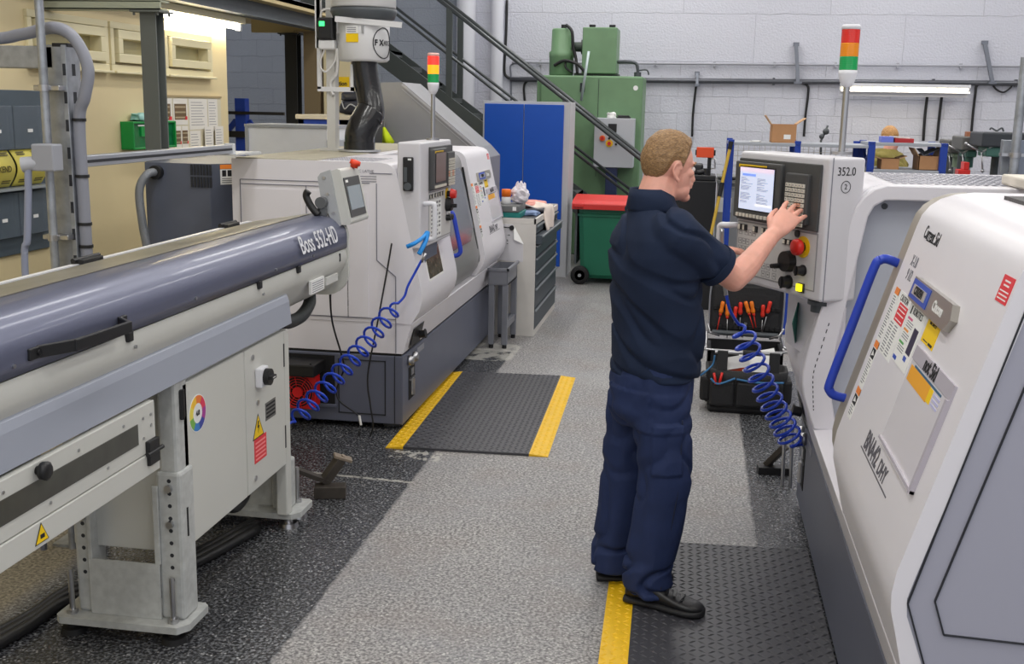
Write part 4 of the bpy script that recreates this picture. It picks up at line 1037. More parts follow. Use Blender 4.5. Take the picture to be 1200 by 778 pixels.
for q in range(5): plate(m, Mc, .63, .735, .135+.017*q, .142+.017*q, .002)
m.build('red_label', None, d2)
# stands
spk = mat('speckled stand enamel', (186, 188, 186), .45, noise=.12, nscale=30)
def stand(Y, full):
    t = T
    bp = bf('stand_plate', spk, lambda m: m.extr([(-2.15, Y-.06), (-2.13, Y-.08), (-1.69, Y-.08), (-1.66, Y-.04), (-1.66, Y+.11), (-1.68, Y+.13), (-2.13, Y+.13), (-2.15, Y+.11)], 'z', .045, .07), None, bevel=.003)
    for x in (-1.72, -2.10):
        for y in ((Y-.04,) if full else (Y-.04, Y+.08)):
            bf('levelling_foot', steel if not full else black_rubber, lambda m: (m.cyl((x, y, 0), (x, y, .02), .045, .04), m.cyl((x, y, .02), (x, y, .05), .02)), bp)
            bf('levelling_bolt', steel, lambda m: (m.cyl((x, y, .07), (x, y, .23), .0095), m.cyl((x, y, .07), (x, y, .086), .02, seg=6), m.cyl((x, y, .225), (x, y, .236), .008)), bp)
    if full:
        post = bf('stand_post', spk, lambda m: (m.bx(-1.775, -1.685, Y-.02, Y+.09, .07, .61, .012), m.bx(-2.09, -2.03, Y-.02, Y+.09, .07, .61, .012), m.bx(-1.765, -1.695, Y-.01, Y+.085, .6, .93, .012), m.bx(-2.08, -2.04, Y-.01, Y+.085, .6, .93, .01)))
        bf('stand_sheet', spk, lambda m: (m.bx(-2.035, -1.77, Y-.03, Y-.02, .07, .275), m.bx(-2.035, -2.02, Y-.03, Y-.02, .275, .56), m.bx(-1.785, -1.765, Y-.03, Y-.02, .275, .56), m.bx(-2.03, -1.775, Y+.07, Y+.08, .31, .70)), post, bevel=.002)
        bf('stand_back', spk, lambda m: [m.cyl((x, Y+.06, .46), (x, Y+.072, .46), .007, seg=10) for x in (-1.925, -1.895)], post)
        bf('adjusting_hole', groove, lambda m: [m.cyl((x, Y-.0205, .10+.045*k+.12), (x, Y-.0195, .10+.045*k+.12), .0075, seg=10) for k in range(9) for x in (-1.725, -2.055)], post)
        [bf('adjusting_bolt', steel, lambda m: m.cyl((x, Y-.035, z), (x, Y-.018, z), .014, seg=6), post) for x in (-1.725, -2.055) for z in (.425, .555)]
    else:
        post = bf('stand_post', spk, lambda m: (m.bx(-1.80, -1.715, Y-.03, Y+.05, .07, .30, .01), m.bx(-2.09, -2.02, Y-.03, Y+.05, .07, .30, .01), m.bx(-2.03, -1.79, Y+.01, Y+.02, .07, .30)))
        bf('adjusting_hole', groove, lambda m: [m.cyl((-1.765, Y-.0305, .17+.045*k), (-1.765, Y-.0295, .17+.045*k), .0085, seg=10) for k in range(3)], post)
stand(3.39, True); stand(4.50, False)
bf('cabinet_leg', feeder_grey, lambda m: m.bx(-1.75, -1.70, 4.40, 4.46, .07, .90), None, bevel=.006)
bf('supply_hose', cable_black, lambda m: m.tube(catmull([(-1.83, 4.0, .31), (-1.83, 4.05, .24), (-1.83, 4.15, .19), (-1.84, 4.28, .2), (-1.85, 4.35, .30)], 6), .02, 10))
bf('corrugated_hose', mat('black corrugated hose', (34, 40, 40), .55, bump=.4, bscale=150), lambda m: m.tube(catmull([(-1.74, 4.46, .93), (-1.76, 4.62, .895), (-1.775, 4.82, .885), (-1.80, 5.0, .91), (-1.84, 5.12, .94)], 6), .03, 12))
# loose dusty brackets on the floor behind the feeder's far foot
rust = mat('dark oily steel', (74, 68, 62), .55, .4, noise=.25, nscale=14)
t = thing('machine_clamp', 'rusty dark steel clamp lying on the dark floor beside the feeder foot', 'clamp', (-1.68, 4.88, 0))
m = MB(); m.box((-1.66, 4.86, .03), (.15, .075, .06), (0, 0, .25), .004); m.build('block', rust, t)
m = MB(); m.bar((-1.70, 4.87, .06), (-1.63, 4.93, .17), .05, .045, (0, 0, 1), .003); m.bar((-1.68, 4.88, .07), (-1.86, 4.80, .16), .05, .02); m.build('arm', rust, t)
m = MB(); m.box((-1.62, 4.935, .175), (.09, .06, .014), (0, .35, .4), .002); m.cyl((-1.62, 4.935, .18), (-1.615, 4.935, .187), .01); m.build('jaw', mat('worn steel', (150, 136, 120), .45, .6), t)
t = thing('machine_bracket', 'black angled steel foot lying by the right lathe base, below the blue coil', 'bracket', (.50, 5.72, 0))
m = MB(); m.box((.47, 5.70, .02), (.16, .07, .04), (0, 0, .1), .003); m.build('block', black_plastic, t)
m = MB(); m.bar((.44, 5.72, .04), (.52, 5.66, .16), .05, .03, (0, 0, 1), .003); m.build('arm', rust, t)
m = MB(); m.cyl((.505, 5.5, 0), (.50, 5.52, .34), .009); m.cyl((.545, 5.5, 0), (.535, 5.52, .36), .009); m.build('rod', steel, t)

# ================================================================== strut post, pole and conduits at left
PX, PY = -2.5, 4.13
t = thing('gantry_stand', 'galvanised strut post with an arm at its top behind the bar feeder', 'strut frame', (PX, PY, 0))
m = MB(); m.bx(PX-.04, PX+.04, PY-.04, PY+.04, .01, 2.055, .004); m.build('upright', galv, t)
m = MB(); m.bx(PX+.04, PX+.062, PY-.05, PY+.05, .01, 2.055, .003); m.build('strut_channel', galv, t)
m = MB()
for k in range(18): m.bx(PX+.0621, PX+.0625, PY-.012, PY+.012, .12+.107*k, .165+.107*k)
for k in range(18): m.bx(PX+.045, PX+.058, PY-.0505, PY-.05, .12+.107*k, .165+.107*k)
m.build('slot', groove, t)
m = MB(); m.bx(PX-1.6, PX-.0, PY-.04, PY+.04, 1.965, 2.05, .004); m.build('arm', galv, t)
m = MB(); m.bx(PX, PX+.065, PY-.042, PY+.042, 2.048, 2.062, .002); m.build('end_cap', black_plastic, t)
m = MB(); m.bx(PX-.1, PX+.1, PY-.1, PY+.1, 0, .012); m.build('foot_plate', galv, t)
q0 = at(49, 60, Y=4.03)
t = thing('pipe', 'slim upright galvanised pipe clipped to the front of the strut post', 'pipe', (q0.x, 4.03, 0))
m = MB(); m.cyl((q0.x, 4.03, 0), (q0.x, 4.03, 2.64), .0165); m.build('tube', galv, t)
for z in (1.89, 1.31):
    m = MB(); m.cyl((q0.x, 4.03, z-.012), (q0.x, 4.03, z+.012), .021); m.bx(q0.x-.05, q0.x+.06, 4.035, 4.09, z-.01, z+.01, .003); m.build('pipe_clip', steel, t)
m = MB(); m.use(cable_grey); pts = [(PX-1.5, PY+.02, 2.075), (PX-.4, PY+.02, 2.075), (PX-.15, PY-.0, 2.095), (PX+.0, PY-.02, 2.12), (PX+.09, PY-.03, 2.08), (PX+.14, PY-.03, 1.97), (PX+.12, PY-.03, 1.86), (PX+.085, PY-.02, 1.76), (PX+.085, PY-.02, 1.4), (PX+.085, PY-.02, .9), (PX+.085, PY-.02, .3), (PX+.085, PY-.02, .02)]
m.tube(catmull(pts, 7), .024, 10); t = m.build('flexible_conduit', None, label='thick grey flexible conduit looping over the strut post arm', cat='conduit')
m = MB()
for z in (1.77, 1.55, 1.36, 1.27, 1.16): m.cyl((PX+.085, PY-.02, z-.006), (PX+.085, PY-.02, z+.006), .028, seg=12)
m.build('cable_tie', black_plastic, t)
# horizontal rail from post to lathe
t = thing('guard_rail', 'grey aluminium rail running from the strut post to the left lathe', 'rail', (-2.5, 5.0, 1.57))
m = MB(); m.bx(-2.53, -2.485, 4.19, 5.74, 1.575, 1.622, .004); m.build('rail', alu, t)
m = MB(); m.bx(-2.485, -2.481, 4.2, 5.73, 1.592, 1.604); m.build('rail_slot', groove, t)
m = MB(); m.bx(-2.535, -2.48, 5.74, 5.77, 1.57, 1.628, .004); m.bx(-2.6, -2.45, 5.70, 6.05, 1.565, 1.575); m.build('rail_end', mat('pale end cap', (206, 208, 210), .4), t)
# junction box with socket and hanging conduit
qa, qb = at(46, 168, Y=4.0), at(68, 200, Y=4.0)
t = thing('junction_box', 'grey junction box with red switch on the strut post', 'junction box', ((qa.x+qb.x)/2, 4.0, qb.z))
m = MB(); m.bx(qa.x, qb.x+.02, 3.94, 4.01, qb.z, qa.z, .006); m.build('box', mat('grey switch box', (160, 162, 170), .45), t)
m = MB(); q = at(44, 174, Y=3.97); m.cyl(q+Vector((.01, 0, 0)), q+Vector((-.015, 0, 0)), .016); m.build('switch', red_plastic, t)
m = MB(); q = at(38, 190, Y=3.97); m.cyl(q+Vector((.04, 0, .0)), q+Vector((-.03, -.02, -.01)), .026, .03); m.build('plug', mat('pale grey plug', (184, 186, 194), .45), t)
m = MB(); m.use(mat('pale flexible conduit', (150, 156, 178), .5, bump=.3, bscale=160)); a = at(33, 196, Y=3.95); m.tube(catmull([a, at(33, 230, Y=3.95), at(32, 280, Y=3.95), at(30, 330, Y=3.95), (at(30, 330, Y=3.95).x, 3.95, .02)], 6), .014, 8)
m.build('flexible_conduit', None, label='thin pale conduit hanging straight down from the grey junction box', cat='conduit')
m = MB(); q = at(91, 174, Y=4.2); m.bx(q.x-.02, q.x+.028, 4.19, 4.2, q.z-.08, q.z+.03); m.build('paper_tag', paper, label='small white paper tag on the strut post by the rail', cat='tag')
# cables on the floor, bottom left
for k, (lab, off) in enumerate((('thick black cable on the floor at far left, nearest the feeder stand', 0.), ('thick black cable on the floor at far left, middle of the bundle', .06), ('thick black cable on the floor at far left, furthest from the feeder', .115))):
    m = MB(); m.use(cable_black); a, b, c = at(-40, 775, Z=.022), at(30, 736, Z=.022), at(85, 702, Z=.022)
    sh = Vector((-.35, .9, 0)).normalized()*off
    m.tube(catmull([a+sh, b+sh, c+sh, c+sh+Vector((.25, .28, .0)), c+sh+Vector((.4, .8, 0))], 7), .022, 8); m.build('floor_cable', None, label=lab, cat='cable')
# sensor cables looping under the left lathe end
def cable(lab, pts, r, mt=None, name='cable', cat='cable'):
    m = MB(); m.use(mt or cable_black); m.tube(catmull(pts, 7), r, 7); return m.build(name, None, label=lab, cat=cat)
def P(x, y, Y): return at(x, y, Y=Y)
c1 = cable('thin black cable hanging from the bar feeder end beside the red fan', [P(386, 328, 5.3), P(389, 375, 5.45), P(400, 415, 5.6), P(403, 432, 5.8), P(395, 455, 5.85), P(398, 470, 5.85), P(420, 487, 5.85), P(423, 500, 5.85)], .005)
c2 = cable('thin black cable hanging from the left control panel across the lathe end', [P(459, 285, 5.97), P(453, 320, 5.95), P(442, 380, 5.9), P(431, 440, 5.88), P(434, 475, 5.86), P(437, 500, 5.85), P(430, 518, 5.85), P(423, 521, 5.85), P(421, 505, 5.85)], .005)
m = MB(); m.cyl(P(421, 487, 5.83), P(423, 498, 5.83), .007); m.build('connector', paper, c1)
# coiled blue hoses
def coil(name, lab, pre, A, Bp, post, R, turns, r=.0062, sag=.0, R1=None):
    A, Bp = Vector(A), Vector(Bp); t = (Bp-A).normalized(); a = Vector((0, 0, 1)).cross(t).normalized(); b = t.cross(a); pts = []
    n = turns*14; R1 = R1 or R
    for i in range(n+1):
        f = i/n; an = 2*PI*turns*f; c = A.lerp(Bp, f)+Vector((0, 0, -sag*4*f*(1-f))); rr = (R+(R1-R)*f)*min(1, f*12+.1, (1-f)*12+.1)
        pts.append(c+a*(rr*math.cos(an))+b*(rr*math.sin(an)))
    full = catmull([*pre, pts[0]], 6)[:-1]+pts+(catmull([pts[-1], *post], 6)[1:] if post else [])
    m = MB(); m.use(hose_blue); m.tube(full, r, 7); return m.build(name, None, label=lab, cat='hose')
coil('coiled_air_hose', 'blue coiled air hose sagging across the end of the left lathe', [P(494, 305, 5.93), P(486, 320, 5.93), P(478, 335, 5.92), P(474, 347, 5.92)], P(466, 355, 5.90), P(342, 494, 5.1), [P(332, 500, 5.05)], .05, 13, .0072, .03)
m = MB(); m.use(steel); m.tube([P(499, 297, 5.93), P(494, 307, 5.93)], .008, 8); m.build('hose_fitting', None, label='small metal hose fitting above the coil at the left lathe panel', cat='fitting')
endp = Vector((.515, 5.04, .36))
co = coil('coiled_air_hose', 'blue coiled air hose hanging between the control panel and right lathe base', [P(851, 345, 4.8), P(855, 362, 4.8), P(860, 372, 4.82)], P(866, 380, 4.85), at(932, 523, X=.50), [endp+Vector((.04, .02, .0))], .05, 13, .0072, .03, .055)
m = MB(); m.use(steel); m.tube(catmull([P(846, 268, 4.78), P(846, 300, 4.78), P(848, 325, 4.8), P(851, 346, 4.8)], 5), .009, 8); m.build('air_gun_tube', None, label='bright steel air pipe hanging beside the grab rail of the lit control panel', cat='pipe')
# ================================================================== fume extractor over the left lathe
ex_white = mat('extractor white enamel', (222, 222, 222), .4)
ec = Vector((-2.19, 7.2, 0))
T = thing('fume_extractor', 'white drum fume extractor with black elbow duct standing over the left lathe', 'extractor', (ec.x, ec.y, 1.545))
def part(name, mt, fn, par, **k):
    m = MB(); fn(m); return m.build(name, mt, par, **k)
dr = part('drum', ex_white, lambda m: m.lathe([(.05, 2.12), (.15, 2.12), (.166, 2.135), (.168, 2.36), (.16, 2.375)], ec), T)
part('lid_ring', dark_steel, lambda m: (m.lathe([(.16, 2.37), (.20, 2.39), (.215, 2.43), (.215, 2.45)], ec), m.lathe([(.16, 2.37), (.12, 2.41), (.12, 2.44), (.215, 2.45)], ec)), T)
part('motor_housing', ex_white, lambda m: m.lathe([(.2, 2.452), (.21, 2.46), (.205, 2.75), (.15, 2.8), (0, 2.8)], ec), T)
part('duct', mat('glossy black duct', (30, 30, 32), .25, coat=.3, bump=.15, bscale=50), lambda m: m.tube(catmull([(ec.x, ec.y, 2.13), (ec.x+.008, ec.y, 2.05), (ec.x+.032, ec.y, 1.92), (ec.x+.055, ec.y-.02, 1.80), (ec.x+.045, ec.y-.05, 1.74)], 6), .086, 20), T)
part('duct_elbow', mat('glossy black duct', (30, 30, 32), .2), lambda m: (m.tube(catmull([(ec.x+.05, ec.y-.02, 1.80), (ec.x+.02, ec.y-.06, 1.73), (ec.x-.005, ec.y-.08, 1.66), (ec.x-.01, ec.y-.08, 1.60), (ec.x-.01, ec.y-.08, 1.555)], 6), .098, 20), m.cyl((ec.x-.01, ec.y-.08, 1.605), (ec.x-.01, ec.y-.08, 1.555), .103)), T)
part('duct_flange', mat('bare aluminium flange', (206, 208, 212), .3, .6), lambda m: m.cyl((ec.x-.01, ec.y-.08, 1.545), (ec.x-.01, ec.y-.08, 1.556), .14), T)
def braces(m):
    m.bar((ec.x-.13, ec.y-.19, 2.375), (ec.x+.29, ec.y-.13, 2.345), .02, .035)
part('bracket_plate', ex_white, braces, T)
mx = ec.x-.215
mast = part('mast', mat('pale mast', (206, 204, 198), .45), lambda m: (m.bx(mx-.03, mx+.03, ec.y-.04, ec.y+.04, 1.545, 2.75, .003), m.bx(mx-.07, mx+.07, ec.y-.07, ec.y+.07, 1.542, 1.555)), T)
part('mast_frame', ex_white, lambda m: (m.bx(mx-.085, mx-.06, ec.y-.06, ec.y-.035, 1.94, 2.75), m.bx(mx-.085, mx+.16, ec.y-.06, ec.y-.035, 1.925, 1.955), m.bx(mx+.14, mx+.16, ec.y-.06, ec.y-.035, 1.93, 2.1), m.bx(mx-.095, mx-.06, ec.y-.06, ec.y-.02, 2.2, 2.75)), T)
bxp = part('starter_box', black_plastic, lambda m: m.bx(mx-.06, mx+.045, ec.y-.12, ec.y-.04, 2.25, 2.39, .012), T)
part('green_light', mat('lit green lamp', (60, 230, 120), .4, emit=2), lambda m: m.bx(mx-.045, mx-.01, ec.y-.124, ec.y-.119, 2.335, 2.365), bxp)
part('starter_base', ex_white, lambda m: m.bx(mx-.06, mx+.05, ec.y-.11, ec.y-.04, 2.19, 2.25, .01), bxp)
part('loop_cable', mat('white flex', (216, 214, 210), .5), lambda m: (m.tube(catmull([(mx-.02, ec.y-.08, 2.2), (mx-.06, ec.y-.08, 2.1), (mx-.02, ec.y-.08, 2.05), (mx+.04, ec.y-.07, 2.12), (mx+.05, ec.y-.07, 2.2)], 6), .007, 6), m.tube(catmull([(mx+.03, ec.y-.08, 2.38), (mx+.02, ec.y-.08, 2.44), (mx-.04, ec.y-.08, 2.43), (mx-.05, ec.y-.08, 2.36)], 6), .008, 6), m.tube(catmull([(mx+.06, ec.y-.07, 2.2), (mx+.05, ec.y-.06, 2.05), (mx+.0, ec.y-.05, 1.98), (mx+.02, ec.y-.05, 1.9)], 6), .012, 6)), T)
def on_drum(ang, z, r=.169):
    a = math.radians(ang); d = Vector((math.cos(a), math.sin(a), 0)); return frame_m(ec+d*r+Vector((0, 0, z)), (-math.sin(a), math.cos(a), 0), (0, 0, 1))
m = MB()
Md = on_drum(-98, 2.29); m.use(paper); plate(m, Md, -.045, .04, .0, .045, .003, -.001); m.use(yellow_label); plate(m, Md, -.045, .04, -.055, -.002, .003, -.001)
m.use(grey_ink)
for q in range(3): plate(m, Md, -.038, .025, .008+.012*q, .013+.012*q, .001, .002)
m.build('drum_label', None, dr)
m = MB(); m.use(ink)
for k in range(28):
    a0, a1 = 2*PI*k/28, 2*PI*(k+1)/28
    def dp(a):
        an = -24+math.degrees(.085*math.cos(a)/.169); return on_drum(an, 2.235+.095*math.sin(a), .1695).translation
    m.tube([dp(a0), dp(a1)], .003, 5)
for i, ch in enumerate('FX'): text_on(m, ch, on_drum(-46+14*i, 2.235, .170), 0, 0, .05, .001, .9, .002)
text_on(m, '4002', on_drum(-15, 2.235, .171), 0, 0, .045, .001, .8)
m.build('round_logo', None, dr)
part('lid_clip', steel, lambda m: [m.bx(on_drum(a, 2.3).translation.x-.006, on_drum(a, 2.3).translation.x+.006, on_drum(a, 2.3).translation.y-.01, on_drum(a, 2.3).translation.y+.01, 2.29, 2.38) for a in (-75, -150)], dr)

# ================================================================== things behind the left lathe
sheet = mat('pale galvanised sheet', (238, 240, 245), .45, .05, noise=.03)
T = thing('sheet_metal_guard', 'pale sheet metal cabinet end standing behind the left lathe', 'guard', (-3.02, 8.3, 0))
part('body', sheet, lambda m: m.bx(-3.34, -2.72, 8.0, 8.5, 0, 1.665, .004), T)
part('rim', mat('rim grey', (178, 182, 190), .4, .4), lambda m: (m.bx(-3.36, -2.70, 7.985, 8.515, 1.665, 1.685), m.bx(-3.355, -3.33, 7.985, 8.0, .9, 1.67), m.bx(-2.72, -2.63, 7.99, 8.3, 0, 1.58)), T)
T = thing('stock_rack', 'dark blue steel stock rack with a black bar against the shaded back wall', 'rack', (-4.35, 10.5, 0))
part('upright', rack_blue, lambda m: m.bx(-4.49, -4.38, 10.45, 10.55, 0, 1.875, .004), T)
part('brace', rack_blue, lambda m: (m.bar((-4.5, 10.5, 1.66), (-4.62, 10.5, 1.52), .03, .05), m.bar((-4.37, 10.5, 1.66), (-4.25, 10.5, 1.5), .03, .05)), T)
part('cross_bar', cable_black, lambda m: (m.bx(-4.8, -3.98, 10.43, 10.46, 1.72, 1.75), m.bx(-4.8, -4.38, 10.42, 10.45, 1.50, 1.56)), T)
part('base_foot', rack_blue, lambda m: m.bx(-4.6, -4.27, 10.2, 10.8, 0, .05), T)
T = thing('storage_bench', 'blue fronted bench with beige top below the navy bag', 'bench', (-3.1, 9.8, 0))
part('top', mat('beige bench top', (190, 182, 164), .55), lambda m: m.bx(-3.52, -2.88, 9.5, 10.1, 1.705, 1.745, .004), T)
part('frame', rack_blue, lambda m: (m.bx(-3.5, -3.45, 9.52, 9.57, 0, 1.705), m.bx(-2.95, -2.89, 9.52, 9.57, 0, 1.705), m.bx(-3.5, -2.89, 9.52, 9.57, 1.64, 1.705), m.bx(-3.12, -3.02, 9.52, 9.57, 0, 1.705), m.bx(-3.5, -3.44, 10.0, 10.06, 0, 1.705), m.bx(-3.5, -2.89, 9.52, 9.57, 1.25, 1.32)), T)
part('dark_inside', black_plastic, lambda m: m.bx(-3.45, -2.95, 9.6, 9.99, .1, 1.64), T)
rr = random.Random(5)
def lumpy(m, c, s, seed, amp=.15, seg=20, ring=12):
    b = bmesh.new(); bmesh.ops.create_uvsphere(b, u_segments=seg, v_segments=ring, radius=1)
    for v in b.verts:
        n = mnoise.noise(v.co*1.7+Vector((seed, 0, 0)))+.5*mnoise.noise(v.co*4+Vector((0, seed, 0)))
        e = [math.copysign(abs(q)**.6, q) for q in v.co]; k = 1+amp*n
        v.co = Vector((e[0]*s[0]*k, e[1]*s[1]*k, e[2]*s[2]*k))
    for f in b.faces: f.smooth = True
    zmin = min(v.co.z for v in b.verts)
    m.merge(b, Matrix.Translation(Vector(c)))
navy_cloth = mat('navy nylon', (32, 36, 52), .5, bump=.3, bscale=25)
T = thing('holdall_bag', 'dark navy bag lying on the beige bench top below the yellow sign', 'bag', (-3.02, 9.75, 1.745))
part('body', navy_cloth, lambda m: lumpy(m, (-3.02, 9.75, 1.815), (.16, .14, .07), 2), T)
part('flap', mat('navy nylon dark', (24, 28, 42), .5), lambda m: lumpy(m, (-3.02, 9.74, 1.91), (.14, .12, .045), 6), T)
part('strap', mat('grey strap', (150, 152, 156), .5), lambda m: (m.tube(catmull([(-3.13, 9.61, 1.87), (-3.10, 9.6, 1.80), (-3.05, 9.6, 1.84), (-3.0, 9.6, 1.82)], 5), .006, 6)), T)
T = thing('partition_post', 'cream upright panel holding the yellow caution sign', 'panel', (-3.55, 11.2, 0))
part('panel', mat('cream panel', (226, 214, 176), .5), lambda m: m.bx(-3.82, -3.42, 11.15, 11.25, 0, 2.6), T)
sgA, sgB = at(383, 92, Y=11.1), at(408, 105, Y=11.1)
m = MB(); Mg = frame_m(((sgA.x+sgB.x)/2, 11.14, (sgA.z+sgB.z)/2), (1, 0, 0), (0, 0, 1)); w_, h_ = (sgB.x-sgA.x)/2, (sgA.z-sgB.z)/2+.02
m.use(yellow_label); plate(m, Mg, -w_, w_, -h_, h_, .008); m.use(ink); text_on(m, 'Caution', Mg, 0, .005, .062, .009, .9, .002); text_on(m, 'Forklift trucks', Mg, 0, -.05, .022, .009); m.build('caution_sign', None, None, label='yellow Caution sign on the cream panel behind the extractor mast', cat='sign')
hood = mat('brushed hood sheet', (158, 158, 160), .42, .45, noise=.06, nscale=3)
T = thing('sloping_hood', 'grey sheet metal hood with sloping side below the stairs', 'hood', (-2.5, 10.4, 0))
pl = [(-3.0, 0), (-3.0, 2.04), (-2.74, 2.05), (-2.02, 1.475), (-1.93, 1.38), (-1.93, 0)]
part('body', hood, lambda m: m.extr(pl, 'y', 10.2, 10.9), T, bevel=.006)
part('edge_strip', mat('bright hood edge', (196, 196, 202), .35, .5), lambda m: (m.bar((-2.74, 10.195, 2.03), (-2.0, 10.195, 1.44), .006, .018, (0, 0, 1)), m.bar((-2.74, 10.19, 1.99), (-2.0, 10.19, 1.40), .004, .004)), T)
part('hook', steel, lambda m: m.tube([at(450, 140, Y=10.15), at(450, 150, Y=10.12), at(452, 152, Y=10.1)], .008, 6), T)
hv = mat('fluorescent yellow cloth', (214, 235, 20), .7)
a, b_, c = at(450, 149, Y=10.1), at(448, 168, Y=10.08), at(461, 167, Y=10.08)
m = MB(); n = 12; r0 = []; r1 = []; r2 = []
for k in range(n):
    an = 2*PI*k/n; w = 1+.25*math.sin(3*an)
    r0.append(a+Vector((.012*math.cos(an), .012*math.sin(an), 0))); 
    cc = (b_+c)/2; r1.append(a.lerp(cc, .5)+Vector((.035*w*math.cos(an), .025*w*math.sin(an), 0))); r2.append(cc+Vector((.055*w*math.cos(an), .035*w*math.sin(an), .015*math.sin(2*an))))
m.rings([r0, r1, r2]); m.build('cloth', hv, None, label='fluorescent yellow cloth hanging on the grey hood beside the black duct', cat='cloth')

# ================================================================== stairs
st = mat('stair dark grey paint', (70, 76, 76), .45, .2)
T = thing('staircase', 'dark grey steel staircase with double handrails rising to the left', 'stairs', (-1.9, 13.5, 0))
def zs(x): return 2.36-.703*(x+3.686)
YN, YF = 13.05, 13.66
xb = -3.686+(2.36-.09)/.703
for y in (YN, YF):
    part('stringer', st, lambda m: m.bar((-4.7, y, zs(-4.7)), (xb, y, .09), .05, .2, (0, 0, 1)), T)
for k in range(17):
    x = -4.55+.254*k; z = zs(x)+.02
    if z < .15: break
    part('tread', mat('tread grey', (96, 100, 102), .5, .3), lambda m: (m.bx(x-.13, x+.13, YN+.03, YF-.03, z-.02, z+.015), m.bx(x+.115, x+.13, YN+.03, YF-.03, z-.045, z+.015)), T)
A0 = at(515, 0, Y=YN); A1 = at(750, 186, Y=YN)
dx = (A1-A0)/(A1.x-A0.x)
def rail(x, y, off=0.): p = A0+dx*(x-A0.x); return Vector((x, y, p.z+off))
B0 = at(465, 17, Y=YN); B1 = at(594, 117, Y=YN); dB = (B1-B0)/(B1.x-B0.x)
def mid(x, y): p = B0+dB*(x-B0.x); return Vector((x, y, p.z))
for y in (YN, YF):
    part('handrail', mat('handrail dark steel', (74, 78, 80), .35, .5), lambda m: m.tube([rail(-4.7, y), rail(-.55, y), rail(-.42, y, -.06), rail(-.42, y, -.2)], .024, 10), T)
    part('mid_rail', mat('handrail dark steel', (74, 78, 80), .35, .5), lambda m: m.tube([mid(-4.7, y), mid(-.5, y)], .017, 10), T)
    for x in (-4.6, -2.935, -1.55, -.52):
        part('rail_post', st, lambda m: m.bx(x-.035, x+.035, y-.02, y+.02, max(0, zs(x)), rail(x, y).z), T)

# ================================================================== blue cabinet, press, bin
cab_blue = mat('cobalt blue enamel', (5, 82, 190), .42, noise=.02)
fr_grey = mat('cupboard frame grey', (196, 198, 202), .45)
T = thing('steel_cupboard', 'tall cobalt blue two door steel cupboard with pale grey frame', 'cupboard', (-1.865, 12.35, 0))
part('carcass', fr_grey, lambda m: m.bx(-2.345, -1.385, 12.13, 12.6, 0, 1.905, .004), T)
d1 = part('door', cab_blue, lambda m: m.bx(-2.325, -1.895, 12.11, 12.13, .12, 1.875, .004), T)
d2 = part('door', cab_blue, lambda m: m.bx(-1.887, -1.455, 12.11, 12.13, .12, 1.875, .004), T)
part('lock', black_plastic, lambda m: m.bx(-1.9, -1.82, 12.1, 12.112, .83, .91, .006), d2)
part('handle', steel, lambda m: m.lathe([(.022, 0), (.026, .01), (.02, .02), (0, .02)], (-1.86, 12.1, .87), (0, -1, 0)), d2)
pg = mat('press green enamel', (108, 142, 106), .45, noise=.08, nscale=4)
T = thing('hydraulic_press', 'large old green machine with motor and oil tank on top behind the stairs', 'press', (-1.37, 14.4, 0))
part('body', pg, lambda m: (m.bx(-2.0, -.72, 14.1, 14.9, 0, 2.24, .02), m.bx(-2.05, -1.98, 14.15, 14.8, .6, 2.2, .01)), T)
part('body_seam', groove, lambda m: (m.bx(-1.27, -1.265, 14.095, 14.11, 1.0, 2.2), m.bx(-1.50, -1.44, 14.09, 14.11, 2.04, 2.15)), T)
part('round_hole', paper, lambda m: (m.cyl((-.81, 14.095, 2.10), (-.81, 14.1, 2.10), .03)), T)
part('motor', pg, lambda m: (m.lathe([(.14, 2.24), (.155, 2.26), (.155, 2.46), (.16, 2.47), (.16, 2.53), (.135, 2.55), (.13, 2.80), (.12, 2.82), (0, 2.82)], (-1.78, 14.4, 0))), T)
part('motor_cap', black_plastic, lambda m: m.cyl((-1.76, 14.4, 2.82), (-1.76, 14.4, 2.87), .035), T)
part('oil_tank', pg, lambda m: m.bx(-1.50, -1.07, 14.2, 14.7, 2.27, 2.83, .012), T)
part('filler_cap', black_plastic, lambda m: [m.cyl((x, 14.3, 2.83), (x, 14.3, 2.865), .04) for x in (-1.39, -1.14)], T)
part('coupling', mat('dark oily green', (52, 66, 56), .5), lambda m: (m.cyl((-1.64, 14.4, 2.6), (-1.50, 14.4, 2.6), .06), m.cyl((-1.53, 14.4, 2.6), (-1.50, 14.4, 2.6), .09), m.bx(-1.6, -1.05, 14.25, 14.65, 2.24, 2.275)), T)
part('hose', cable_black, lambda m: (m.tube(catmull([(-1.72, 14.3, 2.86), (-1.64, 14.25, 2.78), (-1.62, 14.25, 2.6), (-1.58, 14.25, 2.45), (-1.55, 14.2, 2.27)], 6), .02, 8), m.tube(catmull([(-1.85, 14.22, 2.36), (-1.72, 14.2, 2.42), (-1.55, 14.15, 2.38), (-1.45, 14.15, 2.28)], 6), .02, 8), m.tube(catmull([(-1.7, 14.22, 2.42), (-1.7, 14.2, 2.34), (-1.62, 14.2, 2.28)], 6), .014, 8)), T)
part('steel_pipe', mat('dark pipe', (84, 88, 92), .4, .6), lambda m: (m.tube(catmull([(-1.07, 14.4, 2.42), (-.95, 14.4, 2.425), (-.84, 14.4, 2.41), (-.81, 14.4, 2.33), (-.81, 14.4, 2.24)], 6), .02, 8), m.tube(catmull([(-.81, 14.4, 2.32), (-.7, 14.4, 2.33), (-.67, 14.4, 2.27)], 6), .01, 6), m.cyl((-.81, 14.4, 2.24), (-.81, 14.4, 2.3), .045)), T)
cb = Vector((-1.0, 13.75, 0))
q1, q2 = at(697, 138, Y=13.78), at(741, 197, Y=13.78)
